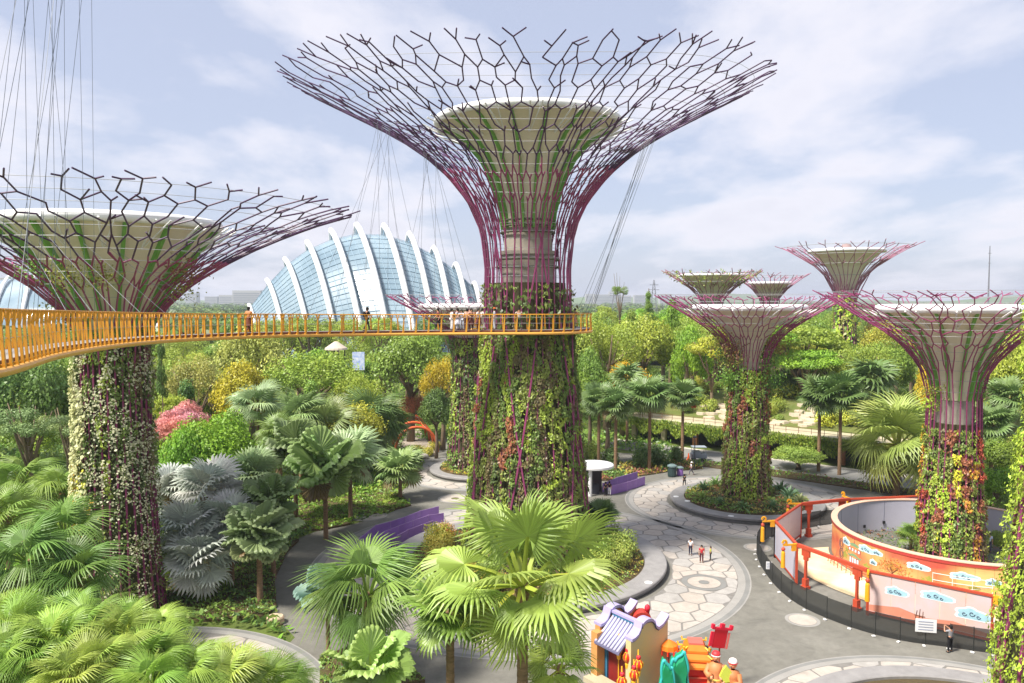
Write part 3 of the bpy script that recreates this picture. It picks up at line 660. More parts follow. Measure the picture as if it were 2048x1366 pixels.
# stone drum seat
ps = G(551, 1246); t = thing('drum_seat', 'low beige drum shaped seat beside the path junction', 'seat', (ps.x, ps.y, 0))
mb = MB(); mb.lathe([(0.55, 0), (0.58, 0.05), (0.58, 0.42), (0.52, 0.46)], 24); mb.build('drum', mat('sandstone', srgb(196, 170, 140), 0.7, noise=0.1), t)
mb = MB(); mb.lathe([(0.54, 0.462), (0.5, 0.5), (0, 0.505)], 24); mb.build('seat', mat('sandstone_top', srgb(206, 184, 156), 0.7, noise=0.1), t)

# ---------------------------------------------------------------- yellow aerial walkway
M_YEL = mat('yellow_steel', srgb(214, 150, 44), 0.42, noise=0.06, nscale=2)
M_TUBE = mat('pale_yellow_tube', srgb(226, 168, 78), 0.38, noise=0.05, nscale=2)
M_DECK = mat('grey_deck', srgb(150, 146, 140), 0.7, noise=0.1, nscale=1.0)
M_FASC = mat('brown_edge_beam', srgb(112, 66, 42), 0.6)
ctrl = [(-6.0, 5.5, 20.9), (-9.6, 11.0, 20.65), (-11.5, 17.3, 20.36), (-14.6, 25, 20.2), (-16.9, 33, 20.02), (-17.9, 40, 19.85), (-17.5, 45, 19.72), (-15.4, 51, 19.58), (-11.2, 55.6, 19.45), (-6.5, 57.9, 19.4), (-2.4, 58.6, 19.4)]
R_O = 5.25
for a in np.linspace(-1.62, 2.7, 22): ctrl.append((T1[0] + R_O * math.cos(a), T1[1] + R_O * math.sin(a), 19.4))
path = catmull(ctrl, 10); path = np.array(path)
ln = np.concatenate([[0], np.cumsum(np.linalg.norm(np.diff(path[:, :2], axis=0), axis=1))])
def wp(s):
    return np.array([np.interp(s, ln, path[:, k]) for k in range(3)])
def wframe(s):
    p = wp(s); q = wp(min(s + 0.3, ln[-1])) - wp(max(s - 0.3, 0)); q[2] = 0; q /= np.linalg.norm(q); nrm = np.array([-q[1], q[0], 0.0])
    return p, q, nrm
WD = 1.5
bridge = thing('aerial_walkway', 'curving yellow steel aerial walkway above the garden, looping around the tall trunk', 'walkway', (0, 0, 0))
nS = int(ln[-1] / 0.55); ss = np.linspace(0, ln[-1], nS)
fr_ = [wframe(s) for s in ss]
near = [p for p, q, n in fr_]; far = [p + n * WD for p, q, n in fr_]
def ribbon(mb, a, b, za, zb, mi=0):
    k = len(a); vs = []
    for i in range(k): vs += [(a[i][0], a[i][1], a[i][2] + za), (b[i][0], b[i][1], b[i][2] + za), (b[i][0], b[i][1], b[i][2] + zb), (a[i][0], a[i][1], a[i][2] + zb)]
    fs = []
    for i in range(k - 1):
        for j in range(4): fs.append((i * 4 + j, i * 4 + (j + 1) % 4, i * 4 + 4 + (j + 1) % 4, i * 4 + 4 + j))
    fs += [(0, 1, 2, 3), tuple((k - 1) * 4 + j for j in (3, 2, 1, 0))]
    mb.add(vs, fs, mi)
in1 = [p + n * 0.16 for p, q, n in fr_]; in2 = [p + n * (WD - 0.16) for p, q, n in fr_]
mb = MB(); ribbon(mb, in1, in2, 0.16, 0.23); mb.build('deck', M_DECK, bridge)
mb = MB(); ribbon(mb, [p + n * 0.10 for p, q, n in fr_], [p + n * 0.155 for p, q, n in fr_], 0.09, 0.235); mb.build('edge_beam', M_FASC, bridge)
mb = MB(); ribbon(mb, [p + n * (WD - 0.155) for p, q, n in fr_], [p + n * (WD - 0.1) for p, q, n in fr_], 0.09, 0.235); mb.build('edge_beam', M_FASC, bridge)
mb = MB(); mb.tube([(p[0], p[1], p[2] - 0.02) for p in near], 0.11, 10); mb.build('bottom_tube', M_TUBE, bridge, smooth=True)
mb = MB(); mb.tube([(p[0], p[1], p[2] - 0.02) for p in far], 0.11, 8); mb.build('bottom_tube', M_TUBE, bridge, smooth=True)
HR = 1.42
for off in (0.02, WD - 0.02):
    mb = MB(); mb.tube([tuple(p + n * off + np.array([0, 0, HR])) for p, q, n in fr_], 0.032, 6); mb.build('handrail', M_YEL, bridge, smooth=True)
    mb = MB(); mb.tube([tuple(p + n * (off + 0.03) + np.array([0, 0, HR - 0.22])) for p, q, n in fr_], 0.010, 4); mb.build('wire', M_HOOP, bridge)
    mb = MB(); mb.tube([tuple(p + n * (off + 0.03) + np.array([0, 0, 0.75])) for p, q, n in fr_], 0.008, 4); mb.build('wire', M_HOOP, bridge)
def baluster_mesh(fork):
    mb = MB(); w = 0.052; t_ = 0.03
    def strip(p0, p1, w0, w1):
        a, b = Vector(p0), Vector(p1)
        vs = []
        for p, ww in ((a, w0), (b, w1)):
            for dx, dy in ((-1, -1), (1, -1), (1, 1), (-1, 1)): vs.append((p.x + dx * ww, p.y + dy * t_, p.z))
        mb.add(vs, [(0, 1, 5, 4), (1, 2, 6, 5), (2, 3, 7, 6), (3, 0, 4, 7), (3, 2, 1, 0), (4, 5, 6, 7)])
    strip((0.0, -0.02, 0.0), (0.07, 0.05, 1.08), 0.07, 0.04)
    if fork:
        strip((0.06, 0.05, 1.06), (-0.07, 0.0, HR), 0.035, 0.025); strip((0.08, 0.05, 1.06), (0.19, 0.0, HR), 0.035, 0.025)
    else:
        strip((0.07, 0.05, 1.06), (0.07, 0.0, HR), 0.045, 0.035)
    return mb.mesh('baluster', M_YEL)
bal = baluster_mesh(True); bal2 = baluster_mesh(False)
mb = MB(); mb.box((0, WD / 2, 0.11), (0.12, WD + 0.1, 0.09)); mb.add([(-.06, -.06, .0), (.06, -.06, .0), (.06, .35, .15), (-.06, .35, .15), (-.06, -.02, -.1), (.06, -.02, -.1), (.06, .5, .07), (-.06, .5, .07)], [(0, 1, 2, 3), (7, 6, 5, 4), (0, 4, 5, 1), (1, 5, 6, 2), (2, 6, 7, 3), (3, 7, 4, 0)])
brk = mb.mesh('cross_beam', M_YEL)
s = 0.4; k = 0
while s < ln[-1] - 0.2:
    p, q, n = wframe(s); a = math.atan2(q[1], q[0])
    dcam = math.hypot(p[0], p[1])
    o = obj('baluster', bal if s < 62 else bal2, bridge); o.location = tuple(p); o.rotation_euler = (0, 0, a)
    pf = p + n * WD; o = obj('baluster', bal if s < 62 else bal2, bridge); o.location = tuple(pf); o.rotation_euler = (0, 0, a + PI)
    o = obj('cross_beam', brk, bridge); o.location = tuple(p); o.rotation_euler = (0, 0, a)
    s += 0.66 if s < 50 else 0.95; k += 1
def deck_at(px):
    """point on the deck centre line that is seen at picture column px, and the heading there"""
    best = None
    for s in np.linspace(14, ln[-1] - 17, 900):
        p, q, n = wframe(s); c = p + n * WD * 0.5
        yc = c[1]; xx = 1024 + F * c[0] / yc
        if best is None or abs(xx - px) < best[0]: best = (abs(xx - px), c + np.array([0, 0, 0.23]), math.atan2(q[1], q[0]), n)
    return best[1:]
# suspension cables
def cable_set(label, pairs, r, group=None):
    mb = MB()
    for a, b in pairs: mb.tube([a, b], r, 3)
    o = mb.build('suspension_cables', mat('steel_cable', srgb(120, 124, 130), 0.5, 0.2)); tag(o, label, 'cables', group); return o
def W(s, far_=False):
    p, q, n = wframe(s); return tuple(p + n * (WD if far_ else 0.0) + np.array([0, 0, HR if not far_ else HR]))
top = [Vector((-17.6 + i * 0.5, 29 + (i % 3) * 0.8, 44)) for i in range(6)]
def P1(a, f): q = PT1(a, L1 * f); return (q[0] + T1[0], q[1] + T1[1], q[2])
def P2(a, f): q = PT2(a, L2 * f); return (q[0] + TL[0], q[1] + TL[1], q[2])
def s_of(px): return min((abs(1024 + F * wp(s)[0] / wp(s)[1] - px), s) for s in np.linspace(13, ln[-1] - 18, 700))[1]
prs = []
for i in range(18):
    prs.append((tuple(top[(i * 4 + i // 6) % 6]), W(14.5 + i * 0.72, i % 2 == 0)))
cable_set('grey cables rising steeply from the walkway at the left edge of the view', prs, 0.009)
for lab, th, fr, pxs, fx in (('thin cables fanning from the left flank of the tall canopy before the glass dome', 3.25, 0.80, (640, 860), 10), ('shorter thin cables fanning down close left of the tall trunk', 3.4, 0.72, (800, 960), 8)):
    prs = []
    for i in range(fx):
        px = pxs[0] + (pxs[1] - pxs[0]) * i / (fx - 1); prs.append((P1(th + 0.06 * (i % 4), fr + 0.01 * (i % 3)), W(s_of(px), i % 2 == 0)))
    cable_set(lab, prs, 0.012)
prs = []
for i in range(8):
    prs.append((P1(-0.28 + 0.07 * (i % 4), 0.755 + 0.01 * (i % 3)), W(ln[-1] - 5.25 * (2.7 - (-0.3 + 0.13 * i)))))
cable_set('thin steel cables from the right flank of the tall canopy to the walkway loop', prs, 0.016)
prs = []
for i in range(7):
    prs.append((P2(-1.35 + (i - 3) * 0.09, 0.74 + 0.015 * (i % 3)), W(s_of(215 + i * 42), True)))
cable_set('pale thin cables from the left funnel tree down to the walkway rail', prs, 0.012)
# ---------------------------------------------------------------- vegetation
FB = 2.0
M_BARK = mat('palm_bark', srgb(132, 106, 80), 0.9, nscale=3, noise=0.3, bump=0.5, stretch=(1, 1, 4))
M_BARK2 = mat('tree_bark', srgb(120, 104, 84), 0.9, nscale=2, noise=0.3, bump=0.4)
def obj_leaf_mat(name, transl=0.28, gloss=0.05):
    m = leaf_mat(name, transl, gloss, var=0.12); t = m.node_tree
    hs = [n for n in t.nodes if n.type == 'HUE_SAT'][0]; at = [n for n in t.nodes if n.type == 'ATTRIBUTE'][0]; oi = [n for n in t.nodes if n.type == 'OBJECT_INFO'][0]
    mx = N(t, 'ShaderNodeMix', data_type='RGBA', blend_type='MULTIPLY'); mx.inputs['Factor'].default_value = 1
    t.links.new(at.outputs['Color'], mx.inputs['A']); t.links.new(oi.outputs['Color'], mx.inputs['B']); t.links.new(mx.outputs['Result'], hs.inputs['Color'])
    return m
M_FROND = obj_leaf_mat('palm_leaf', 0.28, 0.045); M_TREE = obj_leaf_mat('tree_leaves', 0.25, 0.03)

def frond_mesh(name, n=24, span=4.6, R=1.0, lp=0.8, split=0.55, droop=0.35, cup=0.15, tipd=0.15, seed=0, ruffle=0.0, fold=0.12, vein=0.0):
    """fan leaf: petiole along +X, pleated blade of n pointed segments round its end"""
    rg = np.random.default_rng(seed); V = []; T = []
    def tri(a, b, c, col): V.append((a, b, c)); T.append(col)
    hub = np.array([lp, 0, 0]); dphi = span / n
    def P_(rho, phi, dz=0.0):
        z = -droop * rho * rho / R + cup * abs(math.sin(phi / 2)) * rho + dz + ruffle * math.sin(phi * 5) * rho * rho / R
        return hub + np.array([rho * math.cos(phi), rho * math.sin(phi), z])
    for j in range(n):
        ph = -span / 2 + (j + 0.5) * dphi; g = 0.82 + 0.32 * rg.random(); col = (g, g, g * 0.95)
        Rj = R * (0.86 + 0.14 * math.cos(ph * 0.6)) * (0.93 + 0.12 * rg.random()); sp_ = split * Rj * (0.94 + 0.12 * rg.random())
        rdg = P_(sp_, ph, fold * sp_ * dphi * 1.6); l = P_(sp_, ph - dphi / 2); r = P_(sp_, ph + dphi / 2)
        w2 = 0.62 if split < 0.8 else 0.95; pm = ph + rg.normal() * 0.02; sm = (sp_ + Rj) / 2 * 1.02
        l2 = P_(sm, pm - dphi / 2 * w2 * 0.8, -tipd * 0.25 * R); r2 = P_(sm, pm + dphi / 2 * w2 * 0.8, -tipd * 0.25 * R); m2 = P_(sm, pm, fold * sm * dphi * 0.8 - tipd * 0.25 * R)
        tip = P_(Rj, pm + rg.normal() * 0.03, -tipd * R * (0.6 + 0.8 * rg.random()))
        tri(hub, l, rdg, col); tri(hub, rdg, r, col); tri(l, l2, m2, col); tri(l, m2, rdg, col); tri(rdg, m2, r2, col); tri(rdg, r2, r, col); tri(l2, tip, m2, col); tri(m2, tip, r2, col)
    # petiole: thin three sided bar, slightly arched
    k = 4; w = 0.022 * (R + lp); ring = []
    for i in range(k + 1):
        x = lp * i / k; z = 0.05 * lp * math.sin(PI * i / k); ww = w * (1.3 - 0.6 * i / k)
        ring.append([np.array([x, -ww, z]), np.array([x, ww, z]), np.array([x, 0, z - ww * 1.2])])
    pc = (1.3, 1.15, 0.8)
    for i in range(k):
        for j in range(3):
            a, b = ring[i][j], ring[i][(j + 1) % 3]; c, d = ring[i + 1][(j + 1) % 3], ring[i + 1][j]
            tri(a, b, c, pc); tri(a, c, d, pc)
    return quads_mesh(name, np.array(V), M_FROND, np.array(T), per=3)
FR = {}
def fronds(kind):
    if kind in FR: return FR[kind]
    o = []
    for s in range(3):
        if kind == 'spiky': o.append(frond_mesh('frond', 30, 4.3, 1.0, 0.75, 0.5, 0.30, 0.25, 0.28, s))
        elif kind == 'weeping': o.append(frond_mesh('frond', 28, 4.0, 1.0, 0.85, 0.42, 0.55, 0.1, 0.42, s + 10))
        elif kind == 'round': o.append(frond_mesh('frond', 26, 6.0, 1.0, 0.7, 0.9, 0.22, 0.3, 0.05, s + 20, ruffle=0.05, fold=0.3))
        elif kind == 'silver': o.append(frond_mesh('frond', 26, 5.3, 1.0, 0.7, 0.66, 0.16, 0.30, 0.14, s + 30, fold=0.13))
        elif kind == 'fine': o.append(frond_mesh('frond', 38, 3.9, 1.0, 0.8, 0.34, 0.5, 0.12, 0.40, s + 60))
        elif kind == 'crown': o.append(frond_mesh('frond', 32, 4.9, 0.88, 1.0, 0.52, 0.22, 0.22, 0.24, s + 70, fold=0.2))
        elif kind == 'stiff': o.append(frond_mesh('frond', 22, 4.8, 1.0, 0.7, 0.6, 0.2, 0.22, 0.16, s + 40))
        elif kind == 'far': o.append(frond_mesh('frond', 12, 4.6, 1.0, 0.7, 0.5, 0.35, 0.15, 0.3, s + 50))
    FR[kind] = o; return o
def palm_trunk(h, r0, r1, rings=True):
    mb = MB(); pr = []; n = max(4, int(h / 0.35))
    for i in range(n + 1):
        z = h * i / n; r = r0 + (r1 - r0) * (i / n); pr += [(r * 1.06, z), (r * 0.96, z + h / n * 0.6)]
    mb.lathe(pr, 10); return mb.mesh('trunk', M_BARK, True)
GA = PI * (3 - math.sqrt(5))
def palm(label, x, y, hc, Rl, kind, colr, n=24, tr=0.16, e0=82, e1=-38, seed=0, group=None, z0=0.0, lean=0.0, name='fan_palm', old=0.0):
    rg = np.random.default_rng(seed + 1000); t = thing(name, label, 'palm tree', (x, y, z0), group=group)
    if hc - z0 > 0.4: obj('trunk', palm_trunk(hc - z0, tr * 1.15, tr * 0.9), t)
    ms = fronds(kind); sc = Rl / 1.75
    mb = MB(); mb.lathe([(tr * 1.0, hc - z0 - 0.5), (tr * 1.5, hc - z0 - 0.1), (tr * 0.9, hc - z0 + 0.25), (0, hc - z0 + 0.4)], 8); mb.build('crown_shaft', M_BARK, t)
    for i in range(n):
        f = (i + 0.5) / n; el = math.radians(e0 + (e1 - e0) * f ** 0.85 + rg.normal() * 10); az = i * GA + rg.normal() * 0.15
        o = obj('frond', ms[i % 3], t); s = sc * (0.8 + 0.25 * math.sin(PI * min(1, f * 1.3 + 0.15))) * (0.93 + 0.14 * rg.random())
        M_ = Matrix.Translation((0, 0, hc - z0 + 0.1)) @ Matrix.Rotation(az, 4, 'Z') @ Matrix.Translation((tr * 0.6, 0, 0)) @ Matrix.Rotation(-el, 4, 'Y') @ Matrix.Rotation(rg.normal() * 0.4, 4, 'X') @ Matrix.Diagonal((s, s, s * (0.6 + 0.9 * rg.random()), 1))
        o.matrix_local = M_
        g = 0.88 + 0.24 * rg.random(); yl = 1 + (0.25 * max(0, f - 0.55) + 0.1 * rg.random()) 
        dead = f > 0.93 and rg.random() < 0.5
        if dead: o.color = (0.30, 0.22, 0.10, 1); continue
        o.color = (min(.7, FB * colr[0] * g * yl), min(.7, FB * colr[1] * g), min(.7, FB * colr[2] * g * (1 - old * f)), 1)
    return t
PALE = (0.17, 0.235, 0.05); MID = (0.11, 0.18, 0.035); DARKP = (0.06, 0.095, 0.032); SILV = (0.30, 0.345, 0.315); GREY = (0.165, 0.235, 0.12); LIME = (0.19, 0.27, 0.035); BLUE = (0.10, 0.17, 0.145)
def pp(label, px, py, D, wpx, kind, colr, **k):
    """palm whose crown centre is seen at (px, py), crown wpx wide, D metres off"""
    c = A(px, py, D); return palm(label, c.x, c.y, c.z, wpx / 2 * D / F, kind, colr, **k)
# foreground
pp('big pale green fan palm in the centre foreground with long spiky leaves', 1045, 1175, 30, 415, 'crown', (0.155, 0.225, 0.05), n=23, tr=0.22, seed=1, e1=-48, old=0.2)
pp('darker fan palm with rounded leaves, touching the left side of the big centre palm', 900, 1235, 31.5, 230, 'stiff', MID, n=22, tr=0.18, seed=2)
pp('dark topped fan palm standing left of the big centre palm', 735, 1195, 44, 260, 'weeping', (0.10, 0.17, 0.035), n=30, tr=0.2, seed=3, e1=-60)
pp('blue green palm with folded round leaves, left of the dark topped fan palm', 655, 1195, 46, 140, 'round', BLUE, n=14, tr=0.12, seed=4)
pp('round leaved pale palm cut by the bottom edge, below the dark topped fan palm', 742, 1352, 30, 200, 'round', (0.17, 0.25, 0.07), n=14, tr=0.14, seed=5)
pp('small palm between the two foreground crowns at the bottom edge', 1120, 1345, 31, 190, 'spiky', PALE, n=16, tr=0.14, seed=6)
low = [(35, 1275, 29, 190), (110, 1300, 28, 190), (175, 1272, 31, 180), (245, 1295, 30, 190), (300, 1330, 29, 180), (370, 1365, 29, 190), (60, 1345, 27, 190), (455, 1372, 30, 190), (540, 1385, 31, 170), (320, 1272, 33, 140),
       (140, 1242, 35, 140), (200, 1345, 27, 190), (10, 1330, 27, 180), (15, 1245, 34, 130), (500, 1352, 33, 120), (420, 1340, 33, 130), (265, 1250, 35, 110), (75, 1255, 34, 120), (585, 1372, 33, 110), (140, 1370, 26, 180), (300, 1385, 26, 180)]
lab = ['fan palm at the lower left, right of the small one on the frame edge', 'full fan palm in the lower left mass under the dark palms', 'pale fan palm just left of the foot of the flowering trunk', 'fan palm straight below the foot of the flowering trunk', 'fan palm below the orange flowers of the trunk', 'fan palm at the left start of the pale paving arc, low',
       'fan palm near the bottom left corner', 'fan palm under the pale paving arc', 'fan palm at the right end of the lower left mass', 'small fan palm touching the base of the flowering trunk', 'small fan palm crown left of the flowering trunk base', 'fan palm low below the flowering trunk', 'fan palm cut by the left frame edge at the bottom', 'small fan palm against the left frame edge above the others',
       'small fan palm close under the paving arc', 'small fan palm at the left tip of the paving arc', 'little fan palm right at the foot of the flowering trunk', 'small fan palm high in the lower left mass', 'last small fan palm beside the asphalt path', 'fan palm on the bottom edge, third from the corner', 'fan palm on the bottom edge below the trunk']
FRESH = [(0.12, 0.205, 0.032), (0.15, 0.23, 0.04), (0.10, 0.18, 0.03), (0.165, 0.225, 0.045)]
for i, (px, py, D, w) in enumerate(low):
    pp(lab[i], px, py, D, w, ('fine', 'spiky', 'fine')[i % 3], FRESH[i % 4], n=24, tr=0.12, seed=20 + i, group='fresh green fan palms massed in the lower left corner')
for i, (px, py, D, w) in enumerate([(90, 1215, 38, 90), (250, 1225, 38, 90), (420, 1300, 36, 90), (350, 1290, 35, 80)]):
    c = A(px, py, D); t_ = None
    tree(['bright shrub tree left of the flowering trunk base', 'bright shrub tree against the flowering trunk base', 'bright shrub tree beside the start of the paving arc', 'bright shrub tree low between the fan palms'][i], c.x, c.y, c.z, w / 2 * D / F, 'feathery', (0.12, 0.20, 0.03), i % 3) if False else None
# silver palms
for i, (px, py, D, w, c, l) in enumerate([(350, 985, 61, 130, SILV, 'silver fan palm half behind the flowering trunk'), (418, 985, 60, 170, SILV, 'silver fan palm, tallest of the cluster, beside the flowering trunk'), (375, 1070, 57, 170, SILV, 'silver fan palm in the middle of the cluster'),
        (405, 1130, 55.6, 190, SILV, 'lowest silver fan palm over the low hedge'), (462, 1045, 58, 150, SILV, 'silver fan palm on the right side of the silver cluster'), (500, 960, 66, 150, GREY, 'grey green fan palm behind the ruffled round leaved palm')]):
    pp(l, px, py, D, w, 'silver', c, n=24, tr=0.17, seed=50 + i, group='silver leaved fan palms beside the flowering trunk', e1=-30)
pp('round palm with overlapping ruffled disc leaves on a short brown trunk', 518, 1075, 54.7, 165, 'round', (0.135, 0.19, 0.085), n=34, tr=0.2, seed=60, e0=75, e1=-42)
pp('round leaved dark palm tucked behind the ruffled disc palm', 545, 1010, 60, 140, 'round', (0.095, 0.15, 0.05), n=22, tr=0.18, seed=61)
for i, (px, py, D, w, kd, c, l) in enumerate([(650, 940, 70, 190, 'round', (0.12, 0.195, 0.06), 'broad leaved grey green palm over the bed left of the purple fence'), (590, 905, 76, 150, 'round', (0.12, 0.17, 0.07), 'large leaved palm behind the ruffled disc palm'), (700, 925, 76, 170, 'stiff', GREY, 'greyish fan palm left of the spreading palm'),
        (800, 945, 84, 130, 'stiff', (0.14, 0.21, 0.075), 'single spreading fan palm at the tip of the left bed'), (655, 862, 90, 160, 'spiky', (0.12, 0.17, 0.06), 'wide fan palm crown before the dark broadleaf trees'), (735, 855, 98, 170, 'weeping', (0.075, 0.125, 0.04), 'dark full palm left of the orange arches'),
        (770, 850, 100, 130, 'stiff', (0.09, 0.14, 0.04), 'dark palm with bare trunk next to the orange arches'), (515, 815, 92, 130, 'spiky', GREY, 'grey palm with drooping leaves above the bright green tree'), (600, 840, 90, 150, 'spiky', (0.12, 0.185, 0.07), 'palm with one great pleated fan, right of the grey drooping palm'),
        (560, 880, 84, 120, 'spiky', (0.10, 0.16, 0.04), 'green palm below the great pleated fan')]):
    pp(l, px, py, D, w, kd, c, n=22, tr=0.2, seed=70 + i)
# left middle palms
for i, (px, py, D, w, c, l) in enumerate([(45, 965, 60, 130, MID, 'orange hearted palm at the left edge, upper one'), (125, 985, 58, 140, MID, 'feathery fan palm left of the flowering trunk'), (60, 1130, 42, 210, (0.07, 0.135, 0.03), 'big dark fan palm at the left edge'), (130, 1080, 46, 190, (0.085, 0.155, 0.032), 'dark fan palm beside the flowering trunk base, upper'),
        (150, 1165, 42, 200, (0.075, 0.14, 0.03), 'dark fan palm beside the flowering trunk base, lower'), (15, 1040, 50, 150, MID, 'mid green palm cut by the left frame edge'), (230, 1180, 44, 120, MID, 'small palm in front of the flowering trunk')][:6]):
    pp(l, px, py, D, w, 'weeping', c, n=24, tr=0.17, seed=90 + i)
# right palms
pp('large pale fan palm with arching leaves right of the middle supertree', 1795, 890, 86, 235, 'spiky', (0.16, 0.21, 0.05), n=28, tr=0.35, seed=110, e1=-50)
pp('small green fan palm growing inside the painted round wall', 1822, 1080, 66, 75, 'spiky', MID, n=14, tr=0.12, seed=111, e1=5)
for i, (px, py, D, w, by, l) in enumerate([(1640, 800, 98, 120, 950, 'dark full crowned palm, first right of the middle supertree'), (1682, 795, 96, 120, 960, 'dark full crowned palm, second right of the middle supertree'), (1745, 765, 112, 130, 0, 'dark palm crown behind the pair right of the middle supertree'), (1300, 795, 98, 115, 950, 'tall palm over the left part of the vine terrace'),
        (1366, 795, 106, 95, 930, 'tall palm with red fruit clusters left of the middle supertree'), (1232, 815, 97, 105, 955, 'tall palm over the white kiosk'), (1198, 805, 101, 95, 940, 'tall palm close right of the tall trunk'), (1255, 760, 118, 90, 0, 'palm crown behind the kiosk palms'), (1985, 850, 84, 120, 0, 'palm right of the red planted trunk'), (2020, 800, 96, 110, 0, 'palm at the right frame edge over the red planted trunk level'), (1960, 905, 82, 90, 0, 'low palm behind the painted wall near the right edge')]):
    t = pp(l, px, py, D, w, 'far' if D > 110 else 'stiff', (0.07, 0.12, 0.035) if i < 3 else (0.085, 0.14, 0.045), n=26, tr=0.2, seed=120 + i, e1=-45, group='tall dark palms on the right')
    if 'red fruit' in l:
        c = A(px, py, D); mb = MB()
        for k in range(16): mb.ico((random.gauss(0, .5), random.gauss(0, .5), c.z - 0.5 - random.random() * 0.9), 0.22, 1)
        mb.build('fruit_cluster', mat('orange_fruit', srgb(190, 84, 40), 0.6), t)

# broadleaf trees: a few crown shapes, shared
def crown_mesh(kind, seed):
    rg = np.random.default_rng(seed); lobes = []
    if kind == 'round':
        for i in range(26):
            u = rg.normal(size=3); u /= np.linalg.norm(u); u[2] = abs(u[2]) * 0.9 - 0.15; lobes.append((u * np.array([0.72, 0.72, 0.62]), 0.34 * (0.75 + 0.5 * rg.random()), 0.85))
    elif kind == 'layered':
        for i in range(30):
            a = rg.random() * 2 * PI; r = math.sqrt(rg.random()) * 0.8; z = 0.62 * (1 - r * r) * (0.3 + 0.7 * rg.random()) + 0.05; lobes.append((np.array([r * math.cos(a), r * math.sin(a), z]), 0.30 * (0.7 + 0.6 * rg.random()), 0.38))
    elif kind == 'feathery':
        for i in range(44):
            u = rg.normal(size=3); u /= np.linalg.norm(u); u[2] = abs(u[2]) - 0.2; lobes.append((u * np.array([0.8, 0.8, 0.66]) * (0.6 + 0.4 * rg.random()), 0.22 * (0.7 + 0.6 * rg.random()), 0.9))
    elif kind == 'column':
        for i in range(26):
            z = rg.random() * 2 - 1; r = 0.55 * (1 - 0.55 * (z * 0.5 + 0.5)); a = rg.random() * 2 * PI; lobes.append((np.array([r * math.cos(a), r * math.sin(a), z]), 0.34, 0.8))
    elif kind == 'cone':
        for i in range(40):
            z = rg.random() ** 1.3 * 2 - 1; r = 0.8 * (1 - (z + 1) / 2) * math.sqrt(rg.random()); a = rg.random() * 2 * PI; lobes.append((np.array([r * math.cos(a), r * math.sin(a), z * 0.95]), 0.26, 0.7))
    elif kind == 'open':
        for i in range(20):
            a = rg.random() * 2 * PI; r = 0.3 + 0.6 * rg.random(); lobes.append((np.array([r * math.cos(a), r * math.sin(a), (rg.random() - 0.3) * 0.8]), 0.27 * (0.7 + 0.6 * rg.random()), 0.7))
    per = {'round': 330, 'layered': 300, 'feathery': 260, 'column': 240, 'cone': 210, 'open': 330}[kind]; sz = {'round': 0.062, 'layered': 0.06, 'feathery': 0.045, 'column': 0.09, 'cone': 0.075, 'open': 0.06}[kind]
    Ps, Ns, Ts = [], [], []
    for (c, r, fl) in lobes:
        n = int(per * (r / 0.3) ** 1.5); u = rg.normal(size=(n, 3)); u /= np.linalg.norm(u, axis=1, keepdims=True)
        rad = r * (0.62 + 0.45 * rg.random((n, 1)))
        lump = 1 + 0.18 * np.sin(u[:, :1] * 7 + c[0] * 20) * np.sin(u[:, 1:2] * 8 + c[1] * 20)
        Ps.append(c + u * rad * lump * np.array([1, 1, fl])); Ns.append(u + np.array([0, 0, 0.45]) + rg.normal(size=(n, 3)) * 0.5)
        h = 0.84 + 0.32 * rg.random(); yl = rg.random() * 0.22
        g = (h * (0.8 + 0.4 * rg.random((n, 1)))); Ts.append(np.concatenate([g * (1 + yl), g * (1 + yl * 0.35), g * (1 - yl)], 1))
    P_ = np.concatenate(Ps); Nn = np.concatenate(Ns); T = np.concatenate(Ts)
    return quads_mesh('crown', leaf_quads(P_, Nn, sz * (0.6 + 0.8 * rg.random(len(P_))), 0.6, rg, fold=0.2), M_TREE, T)
def limb_mesh(kind, seed):
    """trunk and limbs for a crown of radius 1 whose centre is at z=0; foot at z=-2"""
    rg = np.random.default_rng(seed); mb = MB(); k = -0.35 if kind not in ('column', 'cone') else 0.4
    mb.tube([(0, 0, -2.0), (0.03, 0.02, -1.3), (0.0, 0.05, k - 0.4), (0.04, 0, k)], [0.12, 0.085, 0.07, 0.05], 7)
    if kind not in ('column', 'cone'):
        for i in range(7):
            a = i * 2 * PI / 7 + rg.random() * 0.6; r = 0.45 + 0.35 * rg.random(); z = 0.05 + 0.4 * rg.random(); zb = -0.9 + 0.5 * rg.random()
            mb.tube([(0, 0.03, zb), (r * 0.45 * math.cos(a), r * 0.45 * math.sin(a), zb * 0.4), (r * math.cos(a), r * math.sin(a), z)], [0.05, 0.035, 0.015], 5)
    return mb.mesh('trunk', M_BARK2, True)
CK = {}; ZM = {}
def crown(kind, v):
    if (kind, v) not in CK:
        CK[(kind, v)] = (crown_mesh(kind, 300 + v * 17 + len(kind)), limb_mesh(kind, v + 5)); cm = CK[(kind, v)][0]
        zz = np.empty(len(cm.vertices) * 3, np.float32); cm.vertices.foreach_get('co', zz); ZM[cm.name] = float(np.percentile(zz[2::3], 99.3))
    return CK[(kind, v)]
TREES = []
